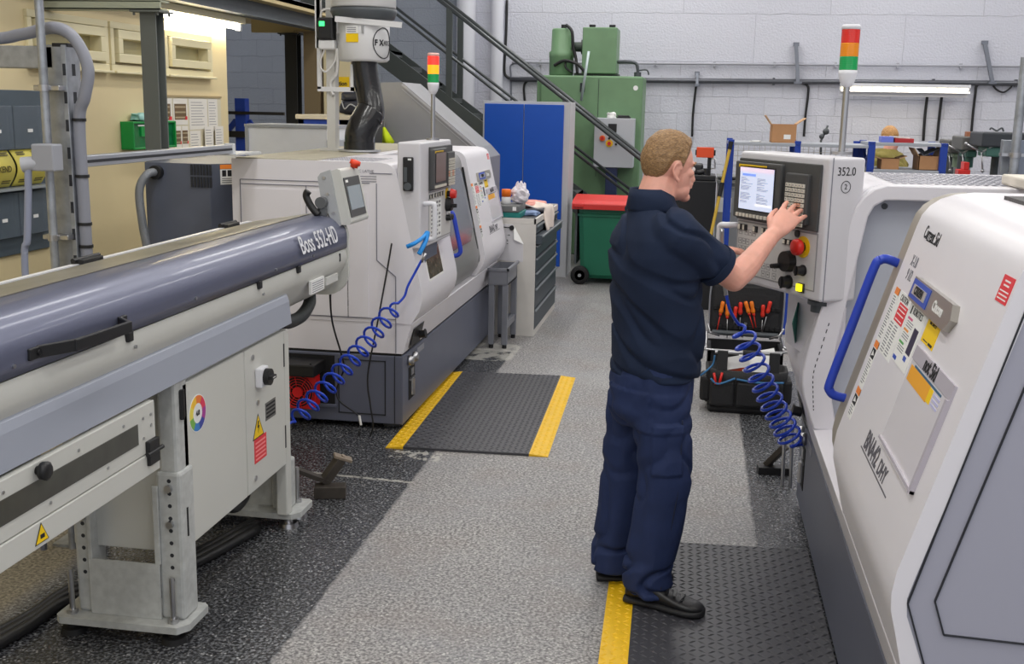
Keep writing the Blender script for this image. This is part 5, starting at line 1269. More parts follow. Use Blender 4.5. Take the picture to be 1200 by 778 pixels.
bxc = part('control_box', mat('switchgear grey', (188, 192, 198), .45), lambda m: m.bx(q1.x, q2.x, 13.78, 14.1, q2.z, q1.z, .006), T)
def knob(x, y, c, r, d=.03):
    p = at(x, y, Y=13.78); return part('round_knob', c, lambda m: (m.cyl(p, p+Vector((0, -d, 0)), r)), bxc)
knob(706, 162, orange_plastic, .035); knob(714, 168, yellow_plastic, .045, .01); knob(714, 168, red_plastic, .022, .04); knob(706, 162, red_plastic, .022, .045)
for x, y in ((714, 162), (722, 162), (722, 169)): knob(x, y, black_plastic, .014)
p = at(699, 147, Y=13.78); part('small_display', black_plastic, lambda m: (m.bx(at(713, 143, Y=13.78).x, at(723, 143, Y=13.78).x, 13.772, 13.78, at(715, 155, Y=13.78).z, at(715, 145, Y=13.78).z)), bxc)
part('blue_leg', mat('dark navy leg', (34, 46, 84), .5), lambda m: m.bx(-1.12, -.98, 13.8, 13.95, 0, q2.z, .005), T)
for lab, x, c in (('crumpled white paper on top of the grey control box', 716, paper),):
    p = at(x, 137, Y=13.85); m = MB(); m.use(c); lumpy(m, (p.x, 13.88, q1.z+.03), (.06, .05, .035), 3, .5); m.build('crumpled_paper', None, label=lab, cat='paper')
p = at(723, 138, Y=13.85); m = MB(); m.use(black_plastic); lumpy(m, (p.x+.08, 13.88, q1.z+.018), (.08, .04, .02), 9, .4); m.build('dark_rag', None, label='small dark rag on top of the grey control box', cat='rag')
m = MB(); m.use(mat('pale grey rod', (176, 190, 192), .4, .3)); m.tube([at(681, 118, Y=13.99), at(690, 60, Y=13.99)], .017, 8); m.build('steel_rod', None, label='pale slim rod leaning on the green press above the blue cupboard', cat='rod')
bin_g = mat('bottle green bin plastic', (26, 112, 84), .45, noise=.05, nscale=3)
T = thing('wheeled_bin', 'large bottle green wheeled bin with a red lid beside the blue cupboard', 'bin', (-.66, 12.0, 0))
def binbody(m):
    rs = []
    for z, i in ((.06, .06), (.10, .03), (.55, .01), (.72, 0.), (.725, -.012), (.75, -.012), (.755, .0), (.84, -.005), (.845, -.025), (.87, -.025)):
        x0, x1, y0, y1 = -1.22+i, -.09-i, 11.72+i, 12.36-i
        c = .05; rs.append([Vector(p) for p in ((x0+c, y0, z), (x1-c, y0, z), (x1, y0+c, z), (x1, y1-c, z), (x1-c, y1, z), (x0+c, y1, z), (x0, y1-c, z), (x0, y0+c, z))])
    m.rings(rs, False)
part('body', bin_g, binbody, T)
part('lid', mat('red bin lid', (216, 52, 48), .4), lambda m: m.extr([(11.64, .80), (11.64, .865), (11.72, .895), (12.1, .93), (12.38, .90), (12.42, .86), (12.38, .865), (11.7, .862)], 'x', -1.285, -.03), T, bevel=.01)
part('lid_handle', mat('red bin lid', (216, 52, 48), .4), lambda m: m.bx(-1.27, -1.16, 11.61, 11.645, .825, .87, .012), T)
for x in (-1.185, -.13):
    w = part('wheel', black_rubber, lambda m: (m.lathe([(.05, -.025), (.092, -.025), (.1, -.015), (.1, .015), (.092, .025), (.05, .025)], (x, 11.70, .1), (0, 1, 0), 28)), T)
    part('hub', mat('grey hub', (150, 152, 156), .4), lambda m: (m.cyl((x, 11.675, .1), (x, 11.725, .1), .055), m.cyl((x, 11.66, .1), (x, 11.68, .1), .018)), w)
part('side_rail', dark_steel, lambda m: (m.bx(-1.262, -1.24, 11.8, 12.3, .2, .8)), T)

# ================================================================== drawer cabinet and what stands on it
dg = mat('warm pale grey cabinet', (212, 208, 202), .45, noise=.05, nscale=5)
DX0, DX1, DY0, DY1, DZ = -1.86, -1.262, 8.84, 10.22, .965
T = thing('drawer_cabinet', 'pale grey workshop drawer cabinet with dark drawer fronts facing the aisle', 'cabinet', ((DX0+DX1)/2, (DY0+DY1)/2, 0))
part('carcass', dg, lambda m: (m.bx(DX0, DX1, DY0, DY0+.02, .0, DZ-.041, .003), m.bx(DX0, DX1, DY1-.02, DY1, 0, DZ-.041), m.bx(DX0+.001, DX0+.02, DY0+.021, DY1-.021, 0, DZ-.041), m.bx(DX0+.021, DX1-.001, DY0+.021, DY1-.021, .002, .05), m.bx(DX0+.021, DX1-.02, DY0+.021, DY1-.021, DZ-.06, DZ-.013)), T)
part('top_tray', mat('dark ribbed top', (58, 60, 62), .6), lambda m: m.bx(DX0+.01, DX1-.02, DY0+.015, DY1-.015, DZ-.012, DZ-.004), T)
part('top_rim', dg, lambda m: (m.bx(DX1-.015, DX1+.004, DY0, DY1, DZ-.04, DZ+.004), m.bx(DX0, DX1, DY0, DY0+.014, DZ-.04, DZ+.004), m.bx(DX0, DX1, DY1-.014, DY1, DZ-.04, DZ+.012)), T)
zz = [.05, .225, .40, .53, .65, .755, .84, .92]
dk = mat('slate drawer front', (66, 74, 82), .45)
for k in range(7):
    o = .045 if k == 5 else 0
    d = part('drawer', dk, lambda m: m.bx(DX1-.5+o, DX1+.004+o, DY0+.025, DY1-.025, zz[k]+.006, zz[k+1]-.006, .003), T)
    part('drawer_pull', mat('drawer grip grey', (150, 156, 162), .4, .4), lambda m: m.bx(DX1+.004+o, DX1+.016+o, DY0+.03, DY1-.03, zz[k+1]-.022, zz[k+1]-.008, .002), d)
m = MB(); Mp = frame_m((DX1-.27, DY0, .78), (1, 0, 0), (0, 0, 1)); m.use(mat('poster white', (214, 212, 216), .7)); poly_on(m, Mp, [(-.17, -.15), (.17, -.165), (.17, -.02), (.08, .14), (-.17, .14)], .002); m.use(ink)
for k in range(40):
    a = rr.uniform(0, 6.28); q = rr.random()**1.5*.11; x, y = -.05+q*math.cos(a), .02+q*math.sin(a)*.9; s = .003+.006*rr.random(); plate(m, Mp, x-s, x+s, y-s*.5, y+s*.5, .0006, .0025)
m.build('poster', None, T, label='white printed sheet')
m = MB(); m.use(paper); c0 = [Mp @ Vector(p) for p in ((.085, .14, .004), (.175, -.02, .004), (.10, .02, .04))]; m._take([*c0, Mp @ Vector((.09, .135, .01))], [(0, 1, 2), (0, 2, 3)]); m.build('poster_fold', paper, T)
m = MB(); m.lathe([(.028, 0), (.03, .01), (.026, .016), (.012, .016), (.01, .006), (0, .006)], Mp @ Vector((-.14, .125, .002)), (0, -1, 0), 20); m.tube([Mp @ Vector((-.11, .118, .01)), Mp @ Vector((.06, .112, .01))], .004, 6); m.cyl(Mp @ Vector((.075, .11, .0)), Mp @ Vector((.075, .11, .02)), .02); m.build('magnet', black_rubber, T)
tz = DZ-.004
def on_top(x, y, Y): return at(x, y, Y=Y)
T = thing('tool_case', 'flat teal plastic case with grey lid on the drawer cabinet', 'case', (-1.53, 9.05, tz))
part('base', mat('teal case', (20, 126, 120), .45), lambda m: m.bx(-1.80, -1.40, 8.88, 9.22, tz, tz+.05, .008), T)
part('lid', mat('dark grey case lid', (104, 106, 106), .5), lambda m: m.bx(-1.81, -1.41, 8.87, 9.23, tz+.05, tz+.105, .008), T)
part('label', paper, lambda m: m.bx(-1.46, -1.43, 8.868, 8.871, tz+.065, tz+.095), T)
T = thing('spray_can', 'white bottle with orange cap on the teal case', 'bottle', (-1.54, 9.02, tz+.105))
part('body', mat('white can', (228, 228, 228), .4), lambda m: m.lathe([(.036, 0), (.039, .005), (.039, .055), (.036, .06), (0, .06)], (-1.54, 9.02, tz+.105)), T)
part('cap', orange_plastic, lambda m: m.lathe([(.0, .06), (.039, .06), (.039, .115), (.036, .12), (0, .12)], (-1.54, 9.02, tz+.105)), T)
m = MB(); m.use(mat('crumpled tissue', (232, 226, 232), .8)); 
b = bmesh.new(); bmesh.ops.create_uvsphere(b, u_segments=24, v_segments=16, radius=1)
for v in b.verts:
    n = mnoise.noise(v.co*2.3+Vector((4, 1, 2))); z = v.co.z*.5+.5
    v.co = Vector((v.co.x*(.085-.03*z)*(1+.4*n), v.co.y*.06*(1+.4*n), z*.17*(1+.25*mnoise.noise(v.co*3))))
m.merge(b, Matrix.Translation((-1.435, 9.08, tz+.103))); m.build('tissue', None, label='crumpled white paper tissue on the teal case', cat='tissue')
def rag(name, lab, c, s, seed, mt, cat='rag'):
    m = MB(); m.use(mt); lumpy(m, (c[0], c[1], c[2]+s[2]*.9), s, seed, .35, 28, 16); return m.build(name, None, label=lab, cat=cat)
rag('rag', 'pink folded cloth on the drawer cabinet', (-1.42, 9.6, tz+.03), (.12, .14, .03), 1, mat('pink cloth', (226, 160, 150), .8))
rag('rag', 'blue grey cloth lying in front of the pink cloth', (-1.37, 9.22, tz), (.07, .1, .018), 4, mat('blue grey cloth', (130, 150, 186), .8))
# cream cloth draped over the front edge
m = MB(); m.use(mat('cream cloth', (228, 214, 204), .8)); vs = []; fs = []; nu, nv = 18, 10
for i in range(nu+1):
    f = i/nu; 
    for j in range(nv+1):
        g = j/nv; y = 9.28+.34*g+.03*math.sin(5*f+g*3)
        if f < .55: x = -1.50+.43*f/1.0; z = tz+.06+.015*math.sin(f*12+g*5)
        else: x = -1.263+.018*math.sin(g*9+f*7)+.02; z = tz+.06-(f-.55)*.52*(.8+.3*math.sin(g*3.1))
        if f < .55: x = -1.50+(.257)*(f/.55)
        vs.append((x, y, z))
for i in range(nu):
    for j in range(nv): fs.append((i*(nv+1)+j, i*(nv+1)+j+1, (i+1)*(nv+1)+j+1, (i+1)*(nv+1)+j))
m._take(vs, fs, True); o = m.build('rag', None, label='cream cloth draped over the front edge of the drawer cabinet', cat='rag', fix=False); o.modifiers.new('thick', 'SOLIDIFY').thickness = .012
# small stand by the far end of the left lathe
T = thing('parts_stand', 'small grey metal stand with a tray at the far end of the left lathe', 'stand', (-1.5, 8.5, 0))
sg = mat('stand grey', (128, 130, 138), .45, .2)
part('tray', sg, lambda m: (m.bx(-1.548, -1.398, 8.32, 8.78, .50, .51), m.bx(-1.548, -1.398, 8.32, 8.33, .50, .62), m.bx(-1.548, -1.398, 8.77, 8.78, .50, .62), m.bx(-1.408, -1.398, 8.32, 8.78, .50, .62), m.bx(-1.548, -1.538, 8.32, 8.78, .50, .62), m.bx(-1.553, -1.388, 8.31, 8.325, .612, .632), m.bx(-1.403, -1.383, 8.31, 8.79, .612, .632)), T)
for x, y in ((-1.523, 8.345), (-1.418, 8.345), (-1.523, 8.76), (-1.418, 8.76)):
    l = part('leg', sg, lambda m: m.bx(x-.022, x+.022, y-.022, y+.022, .03, .50, .003), T)
    part('foot', black_rubber, lambda m: m.cyl((x, y, 0), (x, y, .03), .018), l)
part('stretcher', sg, lambda m: (m.bx(-1.433, -1.403, 8.36, 8.75, .15, .2), m.bx(-1.523, -1.418, 8.74, 8.77, .15, .2)), T)

# ================================================================== right hand background
T = thing('blue_rack', 'blue and grey rack with wire mesh back, carrying the open cardboard box', 'rack', (.8, 9.65, 0))
for x, y in ((.262, 9.5), (.262, 10.0), (.80, 9.5), (.80, 10.0), (1.33, 10.0)):
    part('upright', rack_blue, lambda m: m.bx(x-.025, x+.025, y-.02, y+.02, 0, 1.62, .003), T)
part('shelf', mat('grey shelf board', (170, 174, 182), .5), lambda m: m.bx(.24, 1.36, 9.48, 10.05, 1.575, 1.60, .003), T)
def grid(m):
    for k in range(23): m.bx(.29+.046*k, .293+.046*k, 9.99, 9.995, 1.1, 1.57)
    for k in range(11): m.bx(.26, 1.34, 9.985, 9.99, 1.1+.046*k, 1.103+.046*k)
part('wire_mesh', mat('wire mesh', (176, 170, 150), .4, .3), grid, T)
part('brace', rack_blue, lambda m: m.bar((.262, 9.5, .5), (.262, 10.0, 1.5), .03, .02), T)
T = thing('blue_shelving', 'blue post shelving unit with cardboard boxes in front of the bending person', 'shelving', (1.66, 9.65, 0))
for x, y in ((1.385, 9.5), (1.945, 9.5), (1.385, 10.0), (1.945, 10.0)):
    part('upright', rack_blue, lambda m: m.bx(x-.028, x+.028, y-.02, y+.02, 0, 1.63, .003), T)
part('shelf', mat('grey shelf board', (170, 174, 182), .5), lambda m: m.bx(1.36, 1.97, 9.48, 10.03, 1.60, 1.625, .003), T)
part('shelf', mat('grey shelf board', (170, 174, 182), .5), lambda m: m.bx(1.36, 1.97, 9.48, 10.03, 1.385, 1.41, .003), T)
part('brace', rack_blue, lambda m: (m.bar((1.385, 9.5, 1.35), (1.385, 10.0, 1.58), .02, .02), m.bar((1.385, 9.5, 1.58), (1.385, 10.0, 1.35), .02, .02)), T)
card = mat('brown cardboard', (184, 136, 94), .7, noise=.05)
card_in = mat('pale cardboard inside', (206, 164, 122), .7)
def carton(name, lab, x0, x1, y0, y1, z0, h, flaps, labels=True):
    t = thing(name, lab, 'box', ((x0+x1)/2, (y0+y1)/2, z0)); th = .006; z1 = z0+h
    part('body', card, lambda m: (m.bx(x0, x1, y0, y0+th, z0, z1), m.bx(x0, x1, y1-th, y1, z0, z1), m.bx(x0, x0+th, y0, y1, z0, z1), m.bx(x1-th, x1, y0, y1, z0, z1), m.bx(x0, x1, y0, y1, z0, z0+th)), t)
    for side, a in flaps:
        l = .5*(y1-y0) if side in 'ns' else .45*(x1-x0)
        ca, sa = math.cos(a)*l, math.sin(a)*l
        if side == 'w': e = ((x0, y0, z1), (x0, y1, z1), Vector((-ca, 0, sa)))
        elif side == 'e': e = ((x1, y0, z1), (x1, y1, z1), Vector((ca, 0, sa)))
        elif side == 's': e = ((x0, y0, z1), (x1, y0, z1), Vector((0, -ca, sa)))
        else: e = ((x0, y1, z1), (x1, y1, z1), Vector((0, ca, sa)))
        p0, p1, d = Vector(e[0]), Vector(e[1]), e[2]
        m = MB(); m._take([p0, p1, p1+d, p0+d], [(0, 1, 2, 3)]); o = m.build('flap', card_in, t, fix=False); o.modifiers.new('thick', 'SOLIDIFY').thickness = .006
    if labels:
        m = MB(); m.bx(x0+(x1-x0)*.5, x0+(x1-x0)*.78, y0-.002, y0, z0+h*.2, z0+h*.45); m.build('label', paper, t)
    return t
carton('cardboard_box', 'open brown cardboard box on top of the blue rack behind the lit control panel', .59, .79, 9.6, 9.85, 1.60, .15, (('w', .95), ('e', .6)))
carton('cardboard_box', 'low open cardboard box at left on the lower shelf before the bending person', 1.475, 1.615, 9.52, 9.75, 1.41, .085, (('w', .35), ('e', .35)), False)
carton('cardboard_box', 'taller brown cardboard box at right on the lower shelf', 1.765, 1.925, 9.52, 9.78, 1.41, .115, (('w', 1.0), ('e', 1.2)), False)
m = MB(); m.use(mat('grey folded sheet', (130, 134, 142), .5)); m.bar((1.80, 9.62, 1.53), (1.92, 9.66, 1.585), .12, .006); m.bar((1.84, 9.6, 1.52), (1.78, 9.64, 1.58), .1, .006); m.build('packing_sheet', None, label='grey folded sheet sticking out of the right cardboard box', cat='sheet')
m = MB(); m.use(mat('lilac box', (110, 124, 214), .5)); m.bx(1.465, 1.56, 9.55, 9.7, 1.625, 1.672, .004); m.build('small_box', None, label='small lilac blue box on the top shelf before the person', cat='box')
m = MB(); m.use(mat('dark red box', (176, 40, 46), .5)); m.bx(1.57, 1.72, 9.55, 9.72, 1.625, 1.66, .004); m.build('small_box', None, label='flat dark red box on the top shelf beside the lilac box', cat='box')
m = MB(); m.use(paper); m.box((1.62, 9.64, 1.668), (.13, .14, .01), (0, .06, .1)); m.build('papers', None, label='white papers lying on the flat dark red box', cat='paper')
m = MB(); m.use(paper); lumpy(m, (.46, 9.62, 1.607), (.05, .04, .006), 3, .3); m.build('scrap_paper', None, label='white scrap lying on the rack left of the cardboard box', cat='paper')
# bending lamp on the wall
T = thing('bench_lamp', 'small jointed bench lamp in front of the wall behind the signal tower', 'lamp', at(962, 162, Y=12.5))
part('arm', dark_steel, lambda m: m.tube([at(962, 200, Y=12.5), at(962, 165, Y=12.5), at(967, 155, Y=12.5), at(970, 147, Y=12.5)], .012, 8), T)
part('head', dark_steel, lambda m: (m.ball(at(968, 154, Y=12.5), .035), m.ball(at(963, 160, Y=12.5), .028)), T)
part('foot', dark_steel, lambda m: (m.cyl((at(962, 200, Y=12.5).x, 12.5, 0), at(962, 200, Y=12.5), .012), m.cyl((at(962, 200, Y=12.5).x, 12.5, 0), (at(962, 200, Y=12.5).x, 12.5, .03), .15)), T)
# milling machine with orange guard
T = thing('bench_machine', 'black machine column with an orange red guard in front of the worker face', 'machine', (.05, 10.8, 0))
part('column', black_plastic, lambda m: m.bx(-.25, .175, 10.5, 11.0, 0, 1.21, .01), T)
part('head', mat('black painted casting', (36, 36, 38), .4), lambda m: (m.bx(-.1, .17, 10.52, 10.9, 1.21, 1.26, .01), m.bx(-.05, .05, 10.6, 10.8, 1.26, 1.36, .02), m.cyl((.08, 10.6, 1.26), (.08, 10.6, 1.32), .03), m.cyl((.0, 10.6, 1.28), (.1, 10.6, 1.3), .025)), T)
part('guard_post', black_plastic, lambda m: m.bx(.085, .12, 10.6, 10.63, 1.21, 1.44), T)
part('guard', mat('orange red guard', (236, 84, 40), .4), lambda m: m.bx(-.02, .14, 10.57, 10.6, 1.42, 1.515, .006), T)
part('guard_edge', black_plastic, lambda m: (m.bx(-.03, -.02, 10.57, 10.6, 1.44, 1.49), m.bx(.14, .155, 10.57, 10.6, 1.44, 1.49)), T)
part('crank', steel, lambda m: m.tube([(.12, 10.6, 1.41), (.155, 10.6, 1.41), (.155, 10.6, 1.32), (.12, 10.6, 1.32)], .008, 6), T)
T = thing('grey_bench', 'grey bench beside the black machine column with white notice on it', 'bench', (.3, 11.2, 0))
part('top', mat('grey bench top', (120, 122, 120), .5), lambda m: (m.bx(.19, .62, 11.0, 11.6, 1.16, 1.19), m.bx(.19, .52, 11.05, 11.5, 1.215, 1.225)), T)
part('body', mat('grey bench body', (150, 152, 154), .5), lambda m: m.bx(.2, .6, 11.05, 11.55, 0, 1.16), T)
part('notice', paper, lambda m: m.bx(.20, .34, 11.045, 11.05, .88, 1.02), T)
part('fitting', dark_steel, lambda m: (m.bx(.24, .30, 11.1, 11.2, 1.225, 1.275), m.cyl((.27, 11.15, 1.19), (.27, 11.15, 1.23), .02)), T)
pa_, pb_ = at(857, 166, Y=9.42), at(832, 280, Y=9.3)
T = thing('broom_handle', 'yellow pole with black grips leaning on the blue rack', 'pole', (pb_.x, pb_.y, 0))
dd = (pb_-pa_); pf = pa_+dd*(pa_.z/(pa_.z-pb_.z))
part('shaft', mat('ochre yellow pole', (206, 170, 60), .45), lambda m: m.cyl(pf, pa_, .0135), T)
part('grip', black_rubber, lambda m: (m.cyl(pa_.lerp(pb_, .0), pa_.lerp(pb_, .08), .018), m.cyl(pa_.lerp(pb_, .42), pa_.lerp(pb_, .56), .018), m.cyl(pa_.lerp(pb_, .96), pa_.lerp(pb_, 1.05), .02)), T)
# drilling machines
def drill(lab, x0, x1, z0, z1, y, green, hood_c):
    t = thing('drilling_machine', lab, 'drilling machine', ((x0+x1)/2, y, 0)); xm = (x0+x1)/2; w = x1-x0
    part('belt_hood', hood_c, lambda m: m.bx(x0, x1, y, y+.5, z1-.13, z1, .015), t)
    part('head', green, lambda m: (m.bx(x0+.05, x1-.05, y+.03, y+.35, z0, z1-.13, .015), m.cyl((xm, y+.12, z0-.1), (xm, y+.12, z0), .04)), t)
    part('spindle', steel, lambda m: (m.cyl((xm, y+.12, z0-.2), (xm, y+.12, z0-.08), .022)), t)
    part('column', dark_steel, lambda m: m.cyl((xm, y+.4, 0), (xm, y+.4, z1-.1), .045), t)
    part('table', mat('dull machine green', (96, 112, 100), .5), lambda m: (m.bx(x0, x1, y-.05, y+.4, z0-.38, z0-.33, .006)), t)
    part('base', mat('dull machine green', (96, 112, 100), .5), lambda m: m.bx(x0, x1, y-.1, y+.5, 0, .75, .01), t)
    part('feed_handle', steel, lambda m: [m.tube([(x0+.02, y+.05, z0+.04), (x0+.02+.16*math.cos(a), y+.02, z0+.04+.16*math.sin(a))], .008, 6) for a in (.6, 2.7, 4.8)]+[m.ball((x0+.02+.17*math.cos(a), y+.02, z0+.04+.17*math.sin(a)), .016, 8, 6) for a in (.6, 2.7, 4.8)], t)
    return t
gr1 = mat('pale green casting', (132, 150, 128), .5); gr2 = mat('teal green casting', (64, 106, 96), .5); hd = mat('grey belt hood', (98, 98, 96), .5); hd2 = mat('dark belt hood', (56, 60, 66), .5)
q = lambda x, y, Y: at(x, y, Y=Y)
a, b = q(1113, 164, 12.0), q(1131, 192, 12.0); drill('pale green drilling machine, leftmost and smallest of the three', a.x, b.x+.05, b.z+.06, a.z, 12.0, gr1, hd)
a, b = q(1129, 160, 11.4), q(1152, 185, 11.4); drill('green drilling machine in the middle of the three', a.x, b.x, b.z, a.z, 11.4, gr2, hd)
a, b = q(1152, 155, 10.8), q(1200, 185, 10.8); drill('dark green drilling machine with wide black hood, rightmost', a.x, b.x+.1, b.z, a.z, 10.8, gr2, hd2)
m = MB(); m.use(mat('copper brown box', (172, 112, 80), .6)); p = q(1138, 158, 11.6); m.bx(p.x-.05, p.x+.05, 11.55, 11.65, p.z-.03, p.z+.03, .004); m.build('small_box', None, label='small copper brown box on the middle drilling machine hood', cat='box')
m = MB(); m.use(dark_steel); m.tube(catmull([q(1160, 152, 10.95), q(1162, 150, 10.95), q(1168, 153, 10.95), q(1174, 150, 10.95), q(1176, 154, 10.95)], 5), .008, 6); m.build('wire', None, label='bent dark wire on the wide black hood', cat='wire')
T = thing('red_vice', 'small red machine vice below the drilling machines', 'vice', at(1128, 203, Y=11.0))
z0 = at(1128, 205, Y=11.0).z
part('body', red_plastic, lambda m: (m.bx(at(1122, 200, Y=11.0).x, at(1136, 200, Y=11.0).x, 10.95, 11.1, z0-.02, z0+.05, .006), m.bx(at(1128, 200, Y=11.0).x, at(1134, 200, Y=11.0).x, 10.95, 11.1, z0+.05, z0+.12, .006)), T)
part('stand', dark_steel, lambda m: m.bx(at(1116, 200, Y=11.0).x, at(1140, 200, Y=11.0).x, 10.9, 11.2, 0, z0-.02, .01), T)
# strut post, pipe and grey board at far right
T = thing('strut_post', 'grey slotted strut post with a panel at far right behind the lathe', 'strut post', (1.57, 6.05, 0))
qa, qb = at(1176, 164, Y=6.0), at(1183, 164, Y=6.0)
part('upright', galv, lambda m: (m.bx(qa.x, qb.x+.03, 6.0, 6.05, 0, qa.z, .003)), T)
part('slot', groove, lambda m: [m.bx(qa.x+.038, qa.x+.055, 5.998, 6.0, 1.3+.07*k, 1.34+.07*k) for k in range(6)], T)
part('panel', mat('grey board', (132, 140, 156), .5), lambda m: m.bx(qb.x+.03, qb.x+.6, 6.01, 6.04, 0, qa.z, .003), T)
qp = at(1193, 150, Y=5.93)
T = thing('pipe', 'upright galvanised pipe at far right in front of the grey panel', 'pipe', (qp.x, 5.93, 0))
part('tube', galv, lambda m: m.cyl((qp.x, 5.93, 0), (qp.x, 5.93, 2.14), .0225), T)
part('pipe_clip', steel, lambda m: (m.cyl((qp.x, 5.93, 1.655), (qp.x, 5.93, 1.68), .028), m.bx(qp.x-.06, qp.x+.05, 5.94, 6.0, 1.66, 1.675)), T)

# ================================================================== things on the cream wall
T = thing('document_board', 'dark slate board with clear pockets on the cream wall at far left', 'board', (WX+.02, 5.9, .93))
part('board', mat('slate board', (78, 90, 100), .5, noise=.04), lambda m: m.bx(WX, WX+.015, 5.2, 6.37, .93, 1.89, .003), T)
clear = mat('clear pocket', (112, 124, 136), .12, alpha=.55)
for z0, z1 in ((1.55, 1.80), (1.04, 1.30)):
    for k in range(3):
        pk = part('pocket', clear, lambda m: m.bx(WX+.015, WX+.05, 5.40+.31*k, 5.40+.31*k+.30, z0, z1, .003), T)
        part('pocket_tag', paper, lambda m: m.bx(WX+.051, WX+.053, 5.53+.31*k, 5.58+.31*k, z0+.045+.05, z0+.065+.05), pk)
part('shelf_rail', mat('clear rail', (150, 156, 160), .2), lambda m: m.bx(WX+.015, WX+.09, 5.3, 6.33, 1.315, 1.33), T)
bagm = mat('yellow sack cloth', (214, 200, 92), .6)
for k, (lab, y0) in enumerate((('yellow WEEKEND sign sack on the slate board, left', 5.66), ('yellow WEEKEND sign sack on the slate board, right, behind the plug', 5.985))):
    t = thing('weekend_card', lab, 'card', (WX+.08, y0+.15, 1.33))
    def bow(m):
        vs = []; n = 10
        for i in range(n+1):
            f = i/n; x = WX+.03+.05*math.sin(PI*f)
            vs += [(x, y0, 1.335+.21*f), (x, y0+.30, 1.335+.21*f)]
        m._take(vs, [(2*i, 2*i+1, 2*i+3, 2*i+2) for i in range(n)], True)
    o = part('sheet', bagm, bow, t, fix=False); o.modifiers.new('thick', 'SOLIDIFY').thickness = .006
    m = MB(); m.use(mat('olive print', (92, 84, 40), .6)); Mq = frame_m((WX+.083, y0+.15, 1.44), (0, 1, 0), (0, 0, 1)); text_on(m, 'WEEKEND', Mq, 0, 0, .05, .001, .9, .001)
    for sx in (-.08, .08):
        for f in (.12, .88):
            x = WX+.033+.05*math.sin(PI*f); nz = math.cos(PI*f)*.157/.21*.3
            Mr = frame_m((x+.003, y0+.15+sx, 1.335+.21*f), (0, 1, 0), (.6 if f < .5 else -.6, 0, 1)); plate(m, Mr, -.04, .04, -.004, .004, .001); plate(m, Mr, -.04, .04, .01, .018, .001)
    m.build('print', None, t)
T = thing('first_aid_box', 'green first aid box fixed on the cream wall beside the steel post', 'first aid box', (WX+.06, 7.55, 1.50))
g1 = mat('bright green box', (0, 142, 60), .4); g2 = mat('dark green clear front', (12, 104, 52), .2, noise=.3, nscale=14)
part('case', g1, lambda m: (m.bx(WX, WX+.10, 7.33, 7.345, 1.50, 1.69, .006), m.bx(WX, WX+.10, 7.33, 7.98, 1.50, 1.515, .004), m.bx(WX, WX+.10, 7.33, 7.98, 1.68, 1.695, .004), m.bx(WX, WX+.10, 7.96, 7.98, 1.5, 1.69)), T)
part('front', g2, lambda m: m.bx(WX+.0, WX+.085, 7.345, 7.96, 1.515, 1.68), T)
part('front_panel', g1, lambda m: m.bx(WX+.085, WX+.095, 7.45, 7.66, 1.59, 1.66), T)
part('label', paper, lambda m: m.bx(WX+.085, WX+.09, 7.42, 7.80, 1.662, 1.672), T)
rag('sterile_pack', 'teal and white packs lying on top of the green first aid box', (WX+.05, 7.58, 1.695), (.045, .13, .03), 7, mat('teal pack', (150, 196, 190), .6), 'pack')
# notice board
T = thing('notice_board', 'notice board with photo sheets and lists on the cream wall beside the steel post', 'notice board', (WX+.01, 8.5, 1.44))
part('board', mat('pale board', (214, 206, 180), .6), lambda m: m.bx(WX+.001, WX+.012, 7.72, 9.0, 1.40, 1.875, .003), T)
part('top_strip', mat('wood strip', (170, 150, 110), .6), lambda m: m.bx(WX, WX+.02, 7.72, 9.0, 1.87, 1.885), T)
def sheet_(y0, y1, z0, z1, kind, off=.013, tilt=0.):
    m = MB(); M = frame_m((WX+off, (y0+y1)/2, (z0+z1)/2), (0, 1, 0), (0, 0, 1)); w, h = (y1-y0)/2, (z1-z0)/2
    m.use(mat('notice paper', (228, 224, 216), .7)); plate(m, M, -w, w, -h, h, .002)
    if kind == 'photo':
        m.use(mat('photo brown', (110, 88, 60), .5)); plate(m, M, -w*.85, w*.8, -h*.6, h*.6, .001, .002); m.use(mat('photo tan', (176, 160, 130), .5))
        for q in range(3): plate(m, M, -w*.8, w*.7, -h*.5+q*h*.4, -h*.38+q*h*.4, .001, .003)
        m.use(red_label); plate(m, M, w*.6, w*.92, -h*.62, -h*.35, .001, .003)
    else:
        m.use(grey_ink)
        for q in range(int(h*2/.022)-1): plate(m, M, -w*.8, w*(.4+.4*((q*7) % 3)/3), h-.03-.022*q, h-.026-.022*q, .0008, .002)
    return m
shs = [(7.80, 8.10, 1.66, 1.86, 'photo'), (8.12, 8.36, 1.66, 1.86, 'photo'), (7.82, 8.10, 1.47, 1.65, 'photo'), (8.12, 8.24, 1.48, 1.65, 'photo'), (8.25, 8.36, 1.48, 1.65, 'photo'), (8.39, 8.72, 1.62, 1.86, 'list'), (8.74, 8.92, 1.60, 1.86, 'list'), (8.39, 8.58, 1.42, 1.61, 'list'), (8.62, 8.78, 1.40, 1.64, 'list'), (8.82, 8.98, 1.40, 1.64, 'list'), (8.05, 8.30, 1.40, 1.46, 'list')]
for i, s in enumerate(shs):
    sheet_(*s, off=.013+(.02 if s[0] in (8.62, 8.82) else 0)).build('photo_sheet' if s[4] == 'photo' else 'paper_list', None, T)
